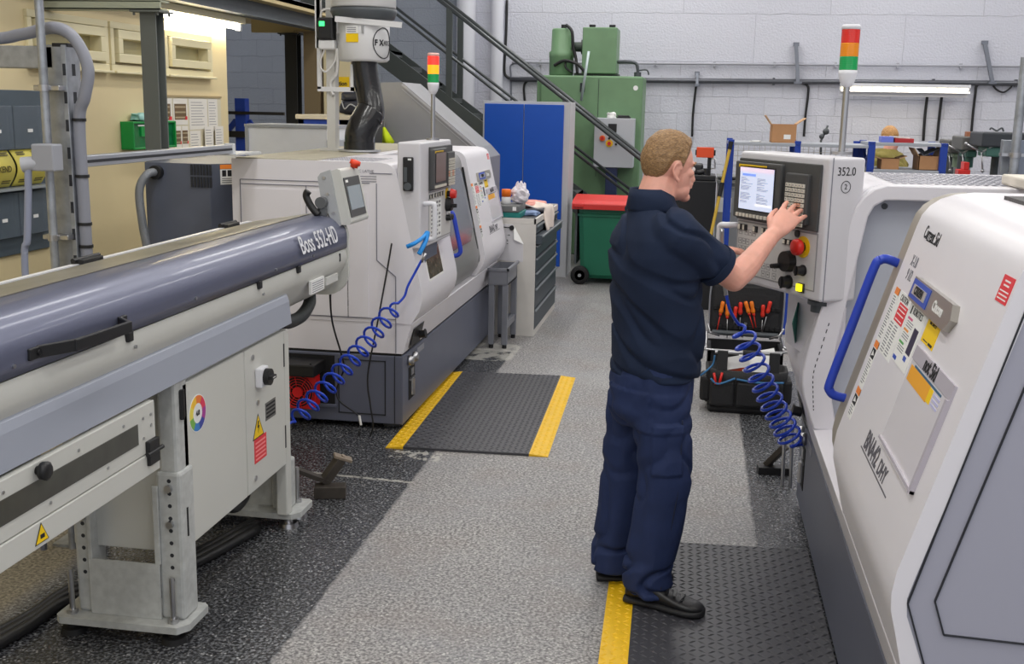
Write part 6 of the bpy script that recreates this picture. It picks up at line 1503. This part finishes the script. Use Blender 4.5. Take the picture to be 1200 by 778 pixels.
# ================================================================== tool bag, tool case
blk_cloth = mat('black nylon', (30, 30, 32), .65, bump=.25, bscale=90)
T = thing('tool_bag', 'open black tool bag with blue trim on the floor in front of the tool case', 'bag', (.37, 6.95, 0))
bx0, bx1, by0, by1 = .135, .60, 6.84, 7.08
def bagb(m):
    rs = []
    for z, o in ((.0, .012), (.03, 0), (.2, -.012), (.275, -.02), (.275, .0), (.06, .02)):
        c = .05; x0, x1, y0, y1 = bx0+o, bx1-o, by0+o, by1-o
        rs.append([Vector((p[0], p[1], z)) for p in ((x0+c, y0), ((x0+x1)/2, y0-.008), (x1-c, y0), (x1, y0+c), (x1, y1-c), (x1-c, y1), (x0+c, y1), (x0, y1-c), (x0, y0+c))])
    m.rings(rs, True)
part('body', blk_cloth, bagb, T)
part('base', black_rubber, lambda m: m.bx(bx0+.002, bx1-.002, by0-.006, by1, 0, .045, .02), T)
for xa, xb in ((bx0+.01, bx0+.16), (bx0+.17, bx1-.01)): part('front_pocket', blk_cloth, lambda m: m.bx(xa, xb, by0-.035, by0+.01, .05, .21, .015), T)
for xs in (bx0-.05, bx1-.02): part('side_pocket', blk_cloth, lambda m: m.bx(xs, xs+.07, by0+.03, by1-.03, .06, .22, .02), T)
part('blue_trim', mat('blue binding', (60, 120, 170), .6), lambda m: (m.tube(catmull([(bx0+.012, by0-.037, .225), (bx0+.06, by0-.042, .195), (bx0+.16, by0-.04, .235)], 6), .007, 6), m.tube(catmull([(bx0+.17, by0-.03, .228), (bx0+.3, by0-.036, .215), (bx1-.01, by0-.034, .222)], 6), .007, 6), m.tube(catmull([(bx0-.05, by0+.03, .225), (bx0-.03, by0+.0, .25), (bx0+.02, by0+.02, .30), (bx0+.03, by0+.02, .36)], 6), .006, 6)), T)
for xs in (bx0+.045, bx1-.105): part('handle_strap', mat('worn black strap', (44, 44, 46), .6), lambda m: m.bx(xs, xs+.065, by0-.012, by0-.002, .18, .40, .005), T)
hb = part('handle_bar', steel, lambda m: m.cyl((bx0+.03, by0+.01, .385), (bx1-.03, by0+.01, .392), .011), T)
part('handle_grip', black_rubber, lambda m: m.cyl((bx0+.2, by0+.01, .3875), (bx0+.31, by0+.01, .389), .017), hb)
m = MB(); m.use(paper); m.box((.44, 6.93, .315), (.22, .008, .16), (-.7, -.22, .06)); m.build('papers', None, label='white paper sheet standing in the open black tool bag', cat='paper')
m = MB(); m.use(mat('white leaflet', (226, 224, 222), .6)); m.box((.30, 6.90, .315), (.16, .006, .08), (-.5, -.22, .06)); m.build('papers', None, label='smaller folded leaflet at the left in the black tool bag', cat='paper')
m = MB(); m.use(red_plastic); m.tube([(.18, 6.80, .19), (.165, 6.81, .26)], .008, 8); m.tube([(.20, 6.80, .19), (.215, 6.81, .265)], .008, 8); m.build('pliers', None, label='red handled pliers in the front pocket of the tool bag', cat='pliers')
m = MB(); m.use(mat('orange red tool', (222, 80, 40), .5)); m.bar((.24, 6.91, .26), (.38, 6.92, .275), .03, .02, (0, 0, 1), .004); m.build('knife', None, label='orange red tool lying below the leaflet in the tool bag', cat='tool')
# case
T = thing('tool_case', 'black tool case standing open with screwdrivers in its lid, behind the tool bag', 'case', (.36, 7.2, 0))
part('body', mat('black case shell', (34, 34, 36), .5), lambda m: (m.bx(.125, .60, 7.10, 7.12, 0, .34), m.bx(.125, .60, 7.38, 7.40, 0, .36), m.bx(.125, .145, 7.10, 7.40, 0, .35), m.bx(.58, .60, 7.10, 7.40, 0, .35), m.bx(.125, .60, 7.1, 7.4, 0, .25)), T)
part('rail', steel, lambda m: (m.tube(catmull([(.60, 7.10, .385), (.60, 7.09, .352), (.13, 7.09, .347), (.115, 7.12, .36), (.115, 7.38, .415)], 5), .008, 8), m.tube(catmull([(.60, 7.38, .37), (.60, 7.36, .39), (.60, 7.1, .36)], 4), .008, 8)), T)
ld = part('lid', mat('black tool board', (36, 36, 38), .6, bump=.2, bscale=40), lambda m: m.bx(.125, .605, 7.38, 7.45, .40, .745, .03), T)
part('lid_frame', alu, lambda m: m.tube(catmull([(.13, 7.37, .40), (.125, 7.37, .55), (.128, 7.37, .70), (.155, 7.37, .74), (.36, 7.37, .747), (.575, 7.37, .745), (.603, 7.37, .70), (.606, 7.37, .55), (.60, 7.37, .40)], 5), .006, 8), ld)
part('lid_handle', black_plastic, lambda m: m.tube([(.31, 7.41, .742), (.32, 7.41, .775), (.42, 7.41, .775), (.43, 7.41, .742)], .009, 8), ld)
part('hinge_bar', dark_steel, lambda m: (m.cyl((.15, 7.36, .41), (.58, 7.36, .405), .018)), T)
part('lid_stay', steel, lambda m: (m.tube([(.12, 7.33, .47), (.135, 7.33, .41), (.20, 7.33, .395)], .008, 6), m.tube([(.61, 7.33, .46), (.585, 7.33, .41), (.52, 7.33, .39)], .008, 6)), T)
def loops(m):
    for z in (.575, .445):
        for k in range(13): m.bx(.15+.034*k, .178+.034*k, 7.366, 7.382, z-.014, z+.012, .004)
part('elastic_loops', black_rubber, loops, ld)
rr = random.Random(11)
T2c = mat('dark red oily tools', (96, 52, 46), .5)
for k in range(9):
    x = .17+.045*k; m = MB(); m.use(T2c if k % 2 else mat('black tool grip', (48, 40, 40), .5)); m.tube([(x, 7.18+rr.uniform(-.02, .02), .272), (x+.02, 7.30, .275+.01*(k % 3))], .011, 8); m.tube([(x+.022, 7.18+rr.uniform(-.02, .02), .272), (x+.012, 7.28, .28)], .01, 8)
    m.build('pliers', None, label='dark red gripped pliers lying in the bottom tray of the open tool case', cat='pliers', group='pliers in the tool case tray')
org = mat('orange screwdriver grip', (246, 130, 30), .4); redg = mat('red screwdriver grip', (226, 52, 36), .4)
sd = [(847.5, 352, 840, 388, org, redg, 'orange gripped screwdriver with red blade, leftmost in the tool case lid'),
      (852.5, 355, 852, 396, org, steel, 'orange gripped screwdriver second from left, half behind the bright air pipe'),
      (862.5, 358, 860, 380, redg, steel, 'red gripped screwdriver third from left, lower than its neighbour'),
      (868, 353, 867, 386, redg, steel, 'red gripped screwdriver fourth from left in the tool case lid'),
      (873.5, 352, 883, 385, org, redg, 'orange gripped screwdriver with red blade, left one of the middle pair'),
      (880.5, 352, 886, 384, org, redg, 'orange gripped screwdriver with red blade, right one of the middle pair'),
      (894.5, 356, 892, 396, redg, steel, 'red gripped screwdriver second from right in the tool case lid'),
      (903, 352, 892, 394, redg, steel, 'red gripped screwdriver rightmost in the tool case lid, tilted')]
for x0, y0, x1, y1, c, bl, lab in sd:
    a, b = at(x0, y0+1, Y=7.355), at(x1, y1, Y=7.355); d = (b-a).normalized(); t = thing('screwdriver', lab, 'screwdriver', b, 0, 'screwdrivers in the tool case lid')
    part('grip', c, lambda m: m.lathe([(0, 0), (.009, .001), (.0135, .008), (.0135, .03), (.0115, .045), (.0145, .06), (.0145, .072), (.008, .085)], a, d, 12), t)
    part('collar', redg if c is org else black_plastic, lambda m: m.lathe([(.0085, .080), (.011, .088), (.0065, .10)], a, d, 12), t)
    part('blade', bl, lambda m: m.tube([a+d*.085, b], .0035, 6), t)
m = MB(); m.use(steel); p = at(874, 378, Y=7.355); m.bar(p, p+Vector((-.02, 0, -.10)), .004, .018, (1, 0, 0)); m.build('flat_blade', None, label='small flat steel blade hanging in the tool case lid middle', cat='blade')

# ================================================================== people
def remesh(objs_mb, voxel, smooth=4, folds=None):
    """union of the closed pieces in a builder, as one continuous surface"""
    me = bpy.data.meshes.new('tmp'); bmesh.ops.recalc_face_normals(objs_mb.bm, faces=list(objs_mb.bm.faces)); objs_mb.bm.to_mesh(me); objs_mb.bm.free()
    o = bpy.data.objects.new('tmp', me); COL.objects.link(o)
    r = o.modifiers.new('r', 'REMESH'); r.mode = 'VOXEL'; r.voxel_size = voxel; r.adaptivity = 0
    s = o.modifiers.new('s', 'SMOOTH'); s.factor = .5; s.iterations = smooth
    bpy.context.view_layer.update()
    out = bpy.data.meshes.new_from_object(o.evaluated_get(bpy.context.evaluated_depsgraph_get()))
    bpy.data.objects.remove(o); bpy.data.meshes.remove(me)
    b = bmesh.new(); b.from_mesh(out); bpy.data.meshes.remove(out)
    if folds:
        b.normal_update(); mv = []
        for v in b.verts: mv.append(v.normal*folds(v.co, v.normal))
        for v, d in zip(b.verts, mv): v.co += d
    for f in b.faces: f.smooth = True
    m = MB(); m.bm.free(); m.bm = b
    return m
def ell_ring(c, U, V, a, b, n=24, e=2.0, front=0.):
    out = []
    for k in range(n):
        t = 2*PI*k/n; cx, sx = math.cos(t), math.sin(t)
        x = math.copysign(abs(cx)**(2/e), cx)*a; y = math.copysign(abs(sx)**(2/e), sx)*b
        out.append(Vector(c)+U*x+V*y)
    return out
def limb(m, pts, rad, seg=16, sub=5):
    """tapering round limb along a smooth path, with rounded ends"""
    P = catmull([Vector(p) for p in pts], sub); n = len(pts); R = []
    for i in range(len(P)):
        f = i/(len(P)-1)*(n-1); j = min(int(f), n-2); u = f-j; R.append(rad[j]*(1-u)+rad[j+1]*u)
    m.tube(P, 0, seg, rad=R)
    m.ball(P[0], R[0], 14, 10); m.ball(P[-1], R[-1], 14, 10)
def hand(m, W, d, n, th, curl, scale=1., spread=.12, thumb_open=.6):
    """W wrist, d towards the middle finger tip, n palm direction, th towards the thumb side"""
    d = Vector(d).normalized(); n = Vector(n); n = (n-d*n.dot(d)).normalized(); th = Vector(th); th = (th-d*th.dot(d)-n*th.dot(n)).normalized(); W = Vector(W); s = scale
    rs = []
    for q, w, h in ((-.02, .027, .021), (.0, .028, .02), (.03, .036, .019), (.06, .042, .016), (.088, .041, .0125), (.098, .035, .009)):
        rs.append(ell_ring(W+d*(q*s), th, n, w*s, h*s, 18, 2.4))
    m.rings(rs)
    # thenar pad
    m.ball(W+d*.035*s+th*.022*s+n*.008*s, .017*s, 12, 8)
    for i, (off, base, ln) in enumerate(((.030, .088, .074), (.010, .094, .082), (-.010, .090, .076), (-.029, .080, .060))):
        c = curl[i]; p = W+d*(base*s-.012*s)+th*(off*s); dirv = (d+th*(spread*(off/.03))).normalized(); pts = [p]; rad = [.0098*s]
        segs = (.46, .30, .24); a = 0.
        for k, f in enumerate(segs):
            a += c*(.55, .9, .7)[k]; v = dirv*math.cos(a)+n*math.sin(a); p = p+v*(ln*s*f+(.012*s if k == 0 else 0)); pts.append(p); rad.append((.0088, .0080, .0066)[k]*s)
        m.tube(pts, 0, 12, rad=rad)
        for q, r in zip(pts, rad): m.ball(q, r, 10, 8)
    p0 = W+d*.02*s+th*.024*s+n*.004*s; p1 = p0+(d*.55+th*thumb_open+n*.25).normalized()*.042*s; p2 = p1+(d*.85+th*thumb_open*.35+n*.35).normalized()*.032*s; p3 = p2+(d*.95+n*.4).normalized()*.024*s
    m.tube([p0, p1, p2, p3], 0, 12, rad=[.014*s, .0115*s, .010*s, .0075*s])
    for q, r in zip((p0, p1, p2, p3), (.014, .0115, .010, .0075)): m.ball(q, r*s, 10, 8)
def skin_material(name, col):
    m = mat(name, col, .5, noise=.07, nscale=26, bump=.06, bscale=140); b = m.node_tree.nodes['Principled BSDF']
    b.inputs['Subsurface Weight'].default_value = .12; b.inputs['Subsurface Radius'].default_value = (.012, .005, .003); b.inputs['Subsurface Scale'].default_value = 1.
    return m
skin = skin_material('warm pink skin', (232, 170, 150))
def head_parts(m, C, Fv, Lv, up, s=1.):
    """C: head centre (between the ears); Fv forward, Lv left, up"""
    C = Vector(C); R = Matrix((Fv, Lv, up)).transposed()
    def e(f, l, z, r, rot=None):
        b = bmesh.new(); bmesh.ops.create_uvsphere(b, u_segments=24, v_segments=16, radius=1)
        for v in b.verts:
            q = Vector((v.co.x*r[0], v.co.y*r[1], v.co.z*r[2]))*s
            if rot: q = rot @ q
            v.co = C+R @ (q+Vector((f, l, z))*s)
        m.merge(b)
    e(-.004, 0, .018, (.094, .077, .092))          # cranium
    e(.030, 0, -.028, (.062, .062, .088))          # face
    e(.040, 0, -.085, (.052, .052, .042))          # jaw
    e(.078, 0, -.112, (.022, .026, .018))          # chin
    e(.076, 0, .012, (.020, .050, .014))           # brow
    e(.080, 0, -.066, (.020, .030, .020))          # mouth mound
    e(.099, 0, -.062, (.008, .020, .0055)); e(.096, 0, -.075, (.008, .018, .006))   # lips
    for k in range(6):
        f = k/5; e(.085+.018*f, 0, .0-.046*f, (.013, .009+.006*f, .012))            # nose ridge
    for l in (-.011, .011): e(.094, l, -.048, (.011, .008, .008))                   # nostrils
    for l in (-1, 1):
        e(.062, l*.044, -.022, (.022, .018, .016))                                  # cheek bones
        rt = Matrix.Rotation(.22, 3, 'Y') @ Matrix.Rotation(l*-.2, 3, 'Z')
        e(-.004, l*.075, -.022, (.015, .004, .027), rt); e(.002, l*.078, -.050, (.008, .005, .009))
        pts = [C+R @ (Vector((f_, l*(.079+.004*(f_ < -.01)), z_))*s) for f_, z_ in ((.012, -.012), (.010, .004), (.0, .012), (-.014, .008), (-.022, -.006), (-.022, -.022), (-.014, -.038), (-.002, -.050))]
        m.tube(catmull(pts, 4), .0052*s, 8)
def hair_cap(C, Fv, Lv, up, s, cond, amp, thick, seed=1):
    C = Vector(C); R = Matrix((Fv, Lv, up)).transposed(); m = MB()
    b = bmesh.new(); bmesh.ops.create_icosphere(b, subdivisions=6, radius=1)
    dead = []
    for v in b.verts:
        q = v.co.copy(); f, l, z = q.x*(.094+thick)-.004, q.y*(.077+thick), q.z*(.092+thick)+.018
        k = cond(f, l, z)
        if k < 0: dead.append(v)
        n = mnoise.noise(Vector((q.x*6, q.y*6, q.z*6+seed)))*.5+mnoise.noise(Vector((q.x*5, q.y*20, q.z*9+seed)))*.7
        lift = max(0, min(1, k*25))
        p = Vector((f, l, z)); dirn = Vector((q.x, q.y, q.z)); p = p-dirn*(thick+.002)*(1-lift)+dirn*(amp*n*lift)
        # extra volume on top and at the front
        top = max(0, z-.06)/.05; p += dirn*(.010*min(1, top)*lift); fr = max(0, f-.045)/.05*max(0, min(1, (z-.05)/.03)); p += Vector((.016, 0, .008))*min(1, fr)*lift*(1+.8*n)
        v.co = C+R @ (p*s)
    bmesh.ops.delete(b, geom=dead, context='VERTS')
    for f in b.faces: f.smooth = True
    m.merge(b); return m
def basis(ang, pitch=0.):
    a = math.radians(ang); F = Vector((math.cos(a), math.sin(a), 0)); L = Vector((-math.sin(a), math.cos(a), 0)); U = Vector((0, 0, 1)); p = math.radians(pitch)
    return (F*math.cos(p)-U*math.sin(p)), L, (U*math.cos(p)+F*math.sin(p))

# ---------------------------------------------------------------- the worker in navy
Ft, Lt, Ut = basis(26); Fh, Lh, Uh = basis(30, 4)
BX, BY = -.125, 4.10
def bp(f, l, z): return Vector((BX, BY, z))+Ft*f+Lt*l
T = thing('person', 'person in navy polo shirt standing at the lit control panel, hand on keypad', 'person', (BX, BY, 0))
HC = Vector((-.106, 4.125, 1.658))
panel_in = -MR.col[2].to_3d()                                     # into the control panel
# joints
ShR, ShL = bp(-.01, -.185, 1.422), bp(.0, .185, 1.43)
ElR = at(860, 327, Y=4.07); TipR = MR @ Vector((0, 0, .045))
def on_panel(px, py, off): # point over the panel front at a pixel of the photograph
    o = Vector((0, 0, CAM_H)); d = at(px, py, Y=5)-o; nn = MR.col[2].to_3d(); p0 = MR.translation+nn*off; return o+d*((p0-o).dot(nn)/d.dot(nn))
TipR = on_panel(939, 236, .05)
TipL = on_panel(881, 289, .02)
lo, hi = 4.05, 4.33
for _ in range(40):
    my = (lo+hi)/2; q = at(907, 274, Y=my)
    if (TipR-q).length > .178: lo = my
    else: hi = my
WrR = at(907, 274, Y=lo); dR = (TipR-WrR).normalized()
WrL = TipL-Vector((.86, .48, .12)).normalized()*.176; dL = (TipL-WrL).normalized()
ElL = (ShL+WrL)/2+Vector((-.02, .03, -.15))
m = MB()
head_parts(m, HC, Fh, Lh, Uh)
limb(m, [bp(-.035, 0, 1.42), bp(-.03, 0, 1.52), HC+Vector((-.02, 0, -.04))], [.078, .069, .066])
# torso under the shirt
m.rings([ell_ring(bp(f, 0, z), Ft, Lt, a, b, 24) for z, f, a, b in ((.86, 0, .11, .16), (1.0, .01, .115, .16), (1.2, -.005, .115, .175), (1.36, -.015, .105, .18), (1.44, -.02, .08, .13), (1.48, -.03, .06, .07))])
limb(m, [ShR, ShR.lerp(ElR, .5), ElR], [.055, .05, .046]); limb(m, [ElR, ElR.lerp(WrR, .3)+Vector((0, 0, -.006)), ElR.lerp(WrR, .7), WrR], [.046, .0475, .036, .029])
limb(m, [ShL, ShL.lerp(ElL, .5), ElL], [.055, .048, .043]); limb(m, [ElL, ElL.lerp(WrL, .35), WrL], [.043, .042, .027])
upv = Vector((0, 0, 1))
hand(m, WrR, dR, Vector((.25, 1, -.15)), Vector((-.75, .1, .65)), (.42, .48, .42, .30), 1.12, .17, .45)
hand(m, WrL, dL, panel_in*.6+Vector((0, 0, -.6)), Vector((-.3, -.2, .9)), (.35, .40, .5, .6), 1.0, .10, .5)
AnR, AnL = Vector((-.115, 3.985, .09)), Vector((-.255, 4.195, .09))
HiR, HiL = bp(-.01, -.085, .90), bp(-.01, .085, .90)
KnR, KnL = Vector((-.065, 3.995, .49)), Vector((-.215, 4.19, .49))
for h, k, a in ((HiR, KnR, AnR), (HiL, KnL, AnL)): limb(m, [h, k, k.lerp(a, .4), a], [.085, .058, .055, .042])
body = remesh(m, .0042, 3).build('body', skin, T, fix=False)
# eyes, brows
for l in (-1, 1):
    c = HC+Fh*.083+Lh*(.031*l)+Uh*(-.008)
    e = part('eye', mat('eye white', (230, 224, 218), .25), lambda m_: m_.ball(c, .0105, 14, 10), T)
    part('iris', mat('blue grey iris', (80, 100, 116), .2), lambda m_: m_.ball(c+Fh*.0068, .0052, 10, 8), e)
    part('eyebrow', mat('light brown brow', (150, 112, 76), .7), lambda m_: m_.tube(catmull([HC+Fh*.096+Lh*(.012*l)+Uh*.012, HC+Fh*.094+Lh*(.032*l)+Uh*.017, HC+Fh*.076+Lh*(.052*l)+Uh*.009], 4), .0035, 6), T)
# hair
def hair_mat(name, c1, c2):
    mm = mat(name, c1, .55); nt = mm.node_tree; tc = nt.nodes.new('ShaderNodeTexCoord'); mp = nt.nodes.new('ShaderNodeMapping'); mp.inputs['Scale'].default_value = (60, 60, 420); mp.inputs['Rotation'].default_value = (.4, .9, 0)
    nz = nt.nodes.new('ShaderNodeTexNoise'); nz.inputs['Scale'].default_value = 2; nz.inputs['Detail'].default_value = 4
    nt.links.new(tc.outputs['Object'], mp.inputs['Vector']); nt.links.new(mp.outputs[0], nz.inputs['Vector'])
    mx = nt.nodes.new('ShaderNodeMix'); mx.data_type = 'RGBA'; mx.inputs[6].default_value = rgb(*c2); mx.inputs[7].default_value = rgb(*c1)
    r = nt.nodes.new('ShaderNodeMapRange'); r.inputs['From Min'].default_value = .35; r.inputs['From Max'].default_value = .65; nt.links.new(nz.outputs['Fac'], r.inputs['Value']); nt.links.new(r.outputs[0], mx.inputs['Factor'])
    b = nt.nodes['Principled BSDF']; nt.links.new(mx.outputs[2], b.inputs['Base Color']); bp_ = nt.nodes.new('ShaderNodeBump'); bp_.inputs['Strength'].default_value = .4; bp_.inputs['Distance'].default_value = .004; nt.links.new(nz.outputs['Fac'], bp_.inputs['Height']); nt.links.new(bp_.outputs[0], b.inputs['Normal'])
    return mm
def hl(f, l, z):   # >0 inside the hair
    # hairline: forehead, sideburn in front of the ear, round the ear, nape
    line = .066 if f > .070 else (.066-(.070-f)*1.3 if f > .038 else (.0244-(.038-f)*2.4 if f > .016 else (-.030 if f > .008 else (.012 if f > -.022 else .012-(-.022-f)*2.2))))
    if f < -.022: line = max(line, -.082)
    return z-line
hair = hair_cap(HC, Fh, Lh, Uh, 1.0, hl, .0035, .009).build('hair', hair_mat('fair brown hair', (176, 138, 92), (98, 72, 48)), T, fix=False)
# polo shirt
def navy_folds(co, n):
    a = mnoise.noise(Vector((co.x*5, co.y*5, co.z*9)))*.008; b = abs(mnoise.noise(Vector((co.x*4+co.z*5, co.y*5-co.z*3, co.z*6+3))))
    return a-(.016*max(0, .2-b)/.2)
navy = mat('navy cotton pique', (30, 41, 64), .85, noise=.12, nscale=9, bump=.15, bscale=420, spec=.25)
m = MB()
m.rings([ell_ring(bp(f, 0, z), Ft, Lt, a, b, 32, 2.25) for z, f, a, b in ((.878, .004, .150, .196), (.90, .004, .156, .20), (.96, .008, .158, .20), (1.05, .010, .16, .202), (1.15, .0, .157, .21), (1.25, -.014, .155, .222), (1.34, -.024, .15, .232), (1.40, -.028, .134, .225), (1.45, -.028, .112, .185), (1.49, -.03, .09, .12), (1.525, -.03, .074, .08), (1.535, -.03, .06, .06))])
sR = ShR.lerp(ElR, .70); sL = ShL.lerp(ElL, .75)
for S, E, l in ((ShR, sR, -1), (ShL, sL, 1)):
    d = (E-S).normalized(); P = [S+Lt*(-.05*l)+Vector((0, 0, .01)), S, S.lerp(E, .5), E]; m.tube(catmull(P, 4), 0, 20, rad=[.090+(.078-.090)*min(1, i/8) for i in range(13)])
shirt = remesh(m, .007, 14, navy_folds).build('polo_shirt', navy, T, fix=False)
for S, E in ((ShR, ElR), (ShL, ElL)):
    a = S.lerp(E, .705 if S is ShR else .755); d = (E-S).normalized()
    part('sleeve_hem', navy, lambda m_: m_.cyl(a-d*.025, a+d*.004, .0800, .0795, 28), shirt)
m = MB(); rs = []
for z, a, b, f in ((1.49, .088, .096, -.03), (1.54, .081, .080, -.032), (1.570, .076, .073, -.036), (1.576, .082, .079, -.038), (1.545, .090, .090, -.035), (1.505, .100, .108, -.03), (1.498, .096, .104, -.03)):
    ring = ell_ring(bp(f, 0, z), Ft, Lt, a, b, 28)
    for p in ring:
        q = (p-bp(f, 0, z)).dot(Ft)/a
        p.z -= .035*max(0, q)                                     # dips at the throat
    rs.append(ring)
m.rings(rs, cap=False); m.build('collar', navy, shirt, fix=False)
# trousers
def tr_folds(co, n):
    k = smoothstep(.45, .08, co.z); c = abs(mnoise.noise(Vector((co.x*6, co.y*6, co.z*(9+9*k)))))
    v = mnoise.noise(Vector((co.x*11, co.y*11, co.z*2.2)))*.006-(.010+.013*k)*max(0, .22-c)/.22
    # side and seat pockets stand proud
    if n.y < -.35 and -.11 < co.x < .0 and .545 < co.z < .735: v += .009 if co.z < .70 else .015
    if n.x < -.2 and n.y < .3 and .70 < co.z < .85 and co.y < 4.07: v += .008
    return v
denim = mat('navy work trouser cloth', (36, 49, 86), .75, noise=.10, nscale=12, bump=.12, bscale=300, spec=.3)
m = MB()
m.rings([ell_ring(bp(f, 0, z), Ft, Lt, a, b, 28, 2.3) for z, f, a, b in ((.70, -.005, .125, .165), (.76, -.012, .15, .185), (.85, -.008, .148, .188), (.95, .0, .142, .182), (.99, .0, .12, .16))])
for h, k, a in ((HiR, KnR, AnR), (HiL, KnL, AnL)):
    P = [(h+Vector((0, 0, -.06)), .118, .110), (h.lerp(k, .45), .116, .106), (k+Vector((.006, 0, .02)), .103, .096), (k.lerp(a, .45)+Vector((.006, 0, 0)), .097, .090), (a+Vector((0, 0, .05)), .092, .090), (a+Vector((.012, -.004, -.02)), .098, .090), (a+Vector((.015, -.005, -.035)), .098, .09)]
    m.rings([ell_ring(c, Ft, Lt, ra, rb, 24, 2.2) for c, ra, rb in P])
tro = remesh(m, .007, 6, tr_folds).build('trousers', denim, T, fix=False)
part('side_seam', mat('trouser seam', (22, 32, 58), .8), lambda m_: m_.tube(catmull([HiR+Vector((.09, -.075, -.15)), HiR.lerp(KnR, .6)+Vector((.07, -.073, 0)), KnR+Vector((.055, -.076, 0)), KnR.lerp(AnR, .5)+Vector((.055, -.071, 0))], 6), .003, 6), tro)
# shoes
leather = mat('black leather', (26, 26, 28), .38, bump=.12, bscale=60); sole = mat('black rubber sole', (34, 34, 36), .6)
def shoe(heel, ang, zf, par):
    a = math.radians(ang); F = Vector((math.cos(a), math.sin(a), 0)); L = Vector((-math.sin(a), math.cos(a), 0)); h = Vector(heel)
    prof = [(.0, .030, .070, .0), (.02, .036, .098, 0), (.07, .038, .108, 0), (.11, .039, .098, 0), (.15, .043, .078, 0), (.20, .049, .060, -.004), (.25, .050, .052, -.006), (.285, .042, .046, -.006), (.303, .026, .036, -.004), (.309, .010, .028, 0)]
    def shape(grow, z0, zmul, zcap=None):
        rs = []
        for f, w, zt_, o in prof:
            c = h+F*f+L*o; zt2 = zcap if zcap else zf+zt_*zmul; ring = []
            for k in range(18):
                t = 2*PI*k/18; y = math.cos(t); z = math.sin(t); yy = math.copysign(abs(y)**.75, y)*(w+grow); hh = (zt2-z0)/2
                ring.append(c+L*yy+Vector((0, 0, z0+hh+math.copysign(abs(z)**.7, z)*hh)))
            rs.append(ring)
        return rs
    up_ = MB(); up_.rings(shape(0, zf+.018, 1.)); s = up_.build('shoe', leather, par, sub=1)
    so = MB(); rs = shape(.006, zf, 1, zf+.030); 
    so.rings(rs); so.build('sole', sole, s, bevel=.003)
    part('shoe_strap', black_plastic, lambda m_: [m_.bar(h+F*(.13+.028*k)+L*.034+Vector((0, 0, zf+.088-.011*k)), h+F*(.145+.028*k)-L*.034+Vector((0, 0, zf+.088-.011*k)), .010, .010) for k in range(4)], s)
    part('toe_seam', groove, lambda m_: m_.tube(catmull([h+F*.215+L*.048+Vector((0, 0, zf+.036)), h+F*.225+L*.03+Vector((0, 0, zf+.058)), h+F*.23+Vector((0, 0, zf+.063)), h+F*.225-L*.034+Vector((0, 0, zf+.058)), h+F*.215-L*.052+Vector((0, 0, zf+.036))], 5), .0022, 5), s)
shoe((-.187, 3.985, 0), -16, .014, T)
shoe((-.318, 4.185, 0), 8, .001, T)

# ---------------------------------------------------------------- the second person, bending behind the shelving
F2, L2, U2 = basis(140); Fq, Lq, Uq = basis(115, 30)
T = thing('person', 'person with fair hair in olive jacket bending over behind the blue shelving', 'person', (1.90, 11.3, 0))
def b2(f, l, z): return Vector((1.90, 11.3, z))+F2*f+L2*l
HC2 = at(1043, 161, Y=11.42)
m = MB(); head_parts(m, HC2, Fq, Lq, Uq, .92); limb(m, [b2(.14, 0, 1.42), HC2+Vector((.03, -.03, -.05))], [.07, .058])
m.rings([ell_ring(b2(f, 0, z), F2, L2, a, b, 20) for z, f, a, b in ((.88, 0, .11, .16), (1.1, .02, .11, .16), (1.3, .08, .11, .17), (1.44, .13, .08, .14))])
for l in (-1, 1):
    s_, e_, w_ = b2(.12, .19*l, 1.40), b2(.24, .23*l, 1.16), b2(.44, .15*l, 1.10)
    limb(m, [s_, e_], [.052, .044]); limb(m, [e_, w_], [.044, .028]); hand(m, w_, F2, Vector((0, 0, -1)), -L2*l, (.4, .4, .4, .4), 1., .1)
    limb(m, [b2(0, .09*l, .88), b2(.02, .1*l, .48), b2(0, .1*l, .08)], [.085, .058, .042])
remesh(m, .006, 3).build('body', skin, T, fix=False)
hair_cap(HC2, Fq, Lq, Uq, .92, lambda f, l, z: z-(.06 if f > .05 else (-.0-(.05-f)*.2 if f > -.02 else -.06)), .004, .006, 5).build('hair', hair_mat('sandy blond hair', (226, 176, 112), (172, 118, 66)), T, fix=False)
m = MB()
m.rings([ell_ring(b2(f, 0, z), F2, L2, a, b, 24, 2.3) for z, f, a, b in ((.80, 0, .15, .20), (1.05, .01, .155, .205), (1.25, .05, .16, .22), (1.38, .09, .15, .225), (1.46, .12, .12, .18), (1.52, .14, .085, .10))])
for l in (-1, 1):
    s_, e_, w_ = b2(.12, .19*l, 1.40), b2(.24, .23*l, 1.16), b2(.41, .16*l, 1.105); m.tube(catmull([b2(.10, .12*l, 1.40), s_, e_, w_], 4), 0, 16, rad=[.09-.04*i/12 for i in range(13)])
remesh(m, .009, 5, navy_folds).build('jacket', mat('olive cotton', (142, 130, 66), .85, noise=.12, nscale=9), T, fix=False)
m = MB(); m.rings([ell_ring(b2(f, 0, z), F2, L2, a, b, 20) for z, f, a, b in ((.72, 0, .13, .17), (.9, 0, .14, .18), (.95, 0, .13, .17))])
for l in (-1, 1): m.rings([ell_ring(b2(f, y*l, z), F2, L2, a, a, 16) for z, f, y, a in ((.82, 0, .09, .10), (.5, .02, .1, .085), (.1, 0, .1, .08), (.05, 0, .1, .08))])
remesh(m, .01, 4).build('trousers', mat('dark work trousers', (44, 46, 52), .8), T, fix=False)
for l in (-1, 1):
    h = b2(-.08, .1*l, 0); m = MB(); m.rings([ell_ring(h+F2*f+Vector((0, 0, z)), L2, Vector((0, 0, 1)), w, z-.001, 14, 2.6) for f, w, z in ((0, .03, .035), (.08, .038, .05), (.18, .046, .035), (.26, .035, .024), (.28, .01, .015))]); m.build('shoe', leather, T)
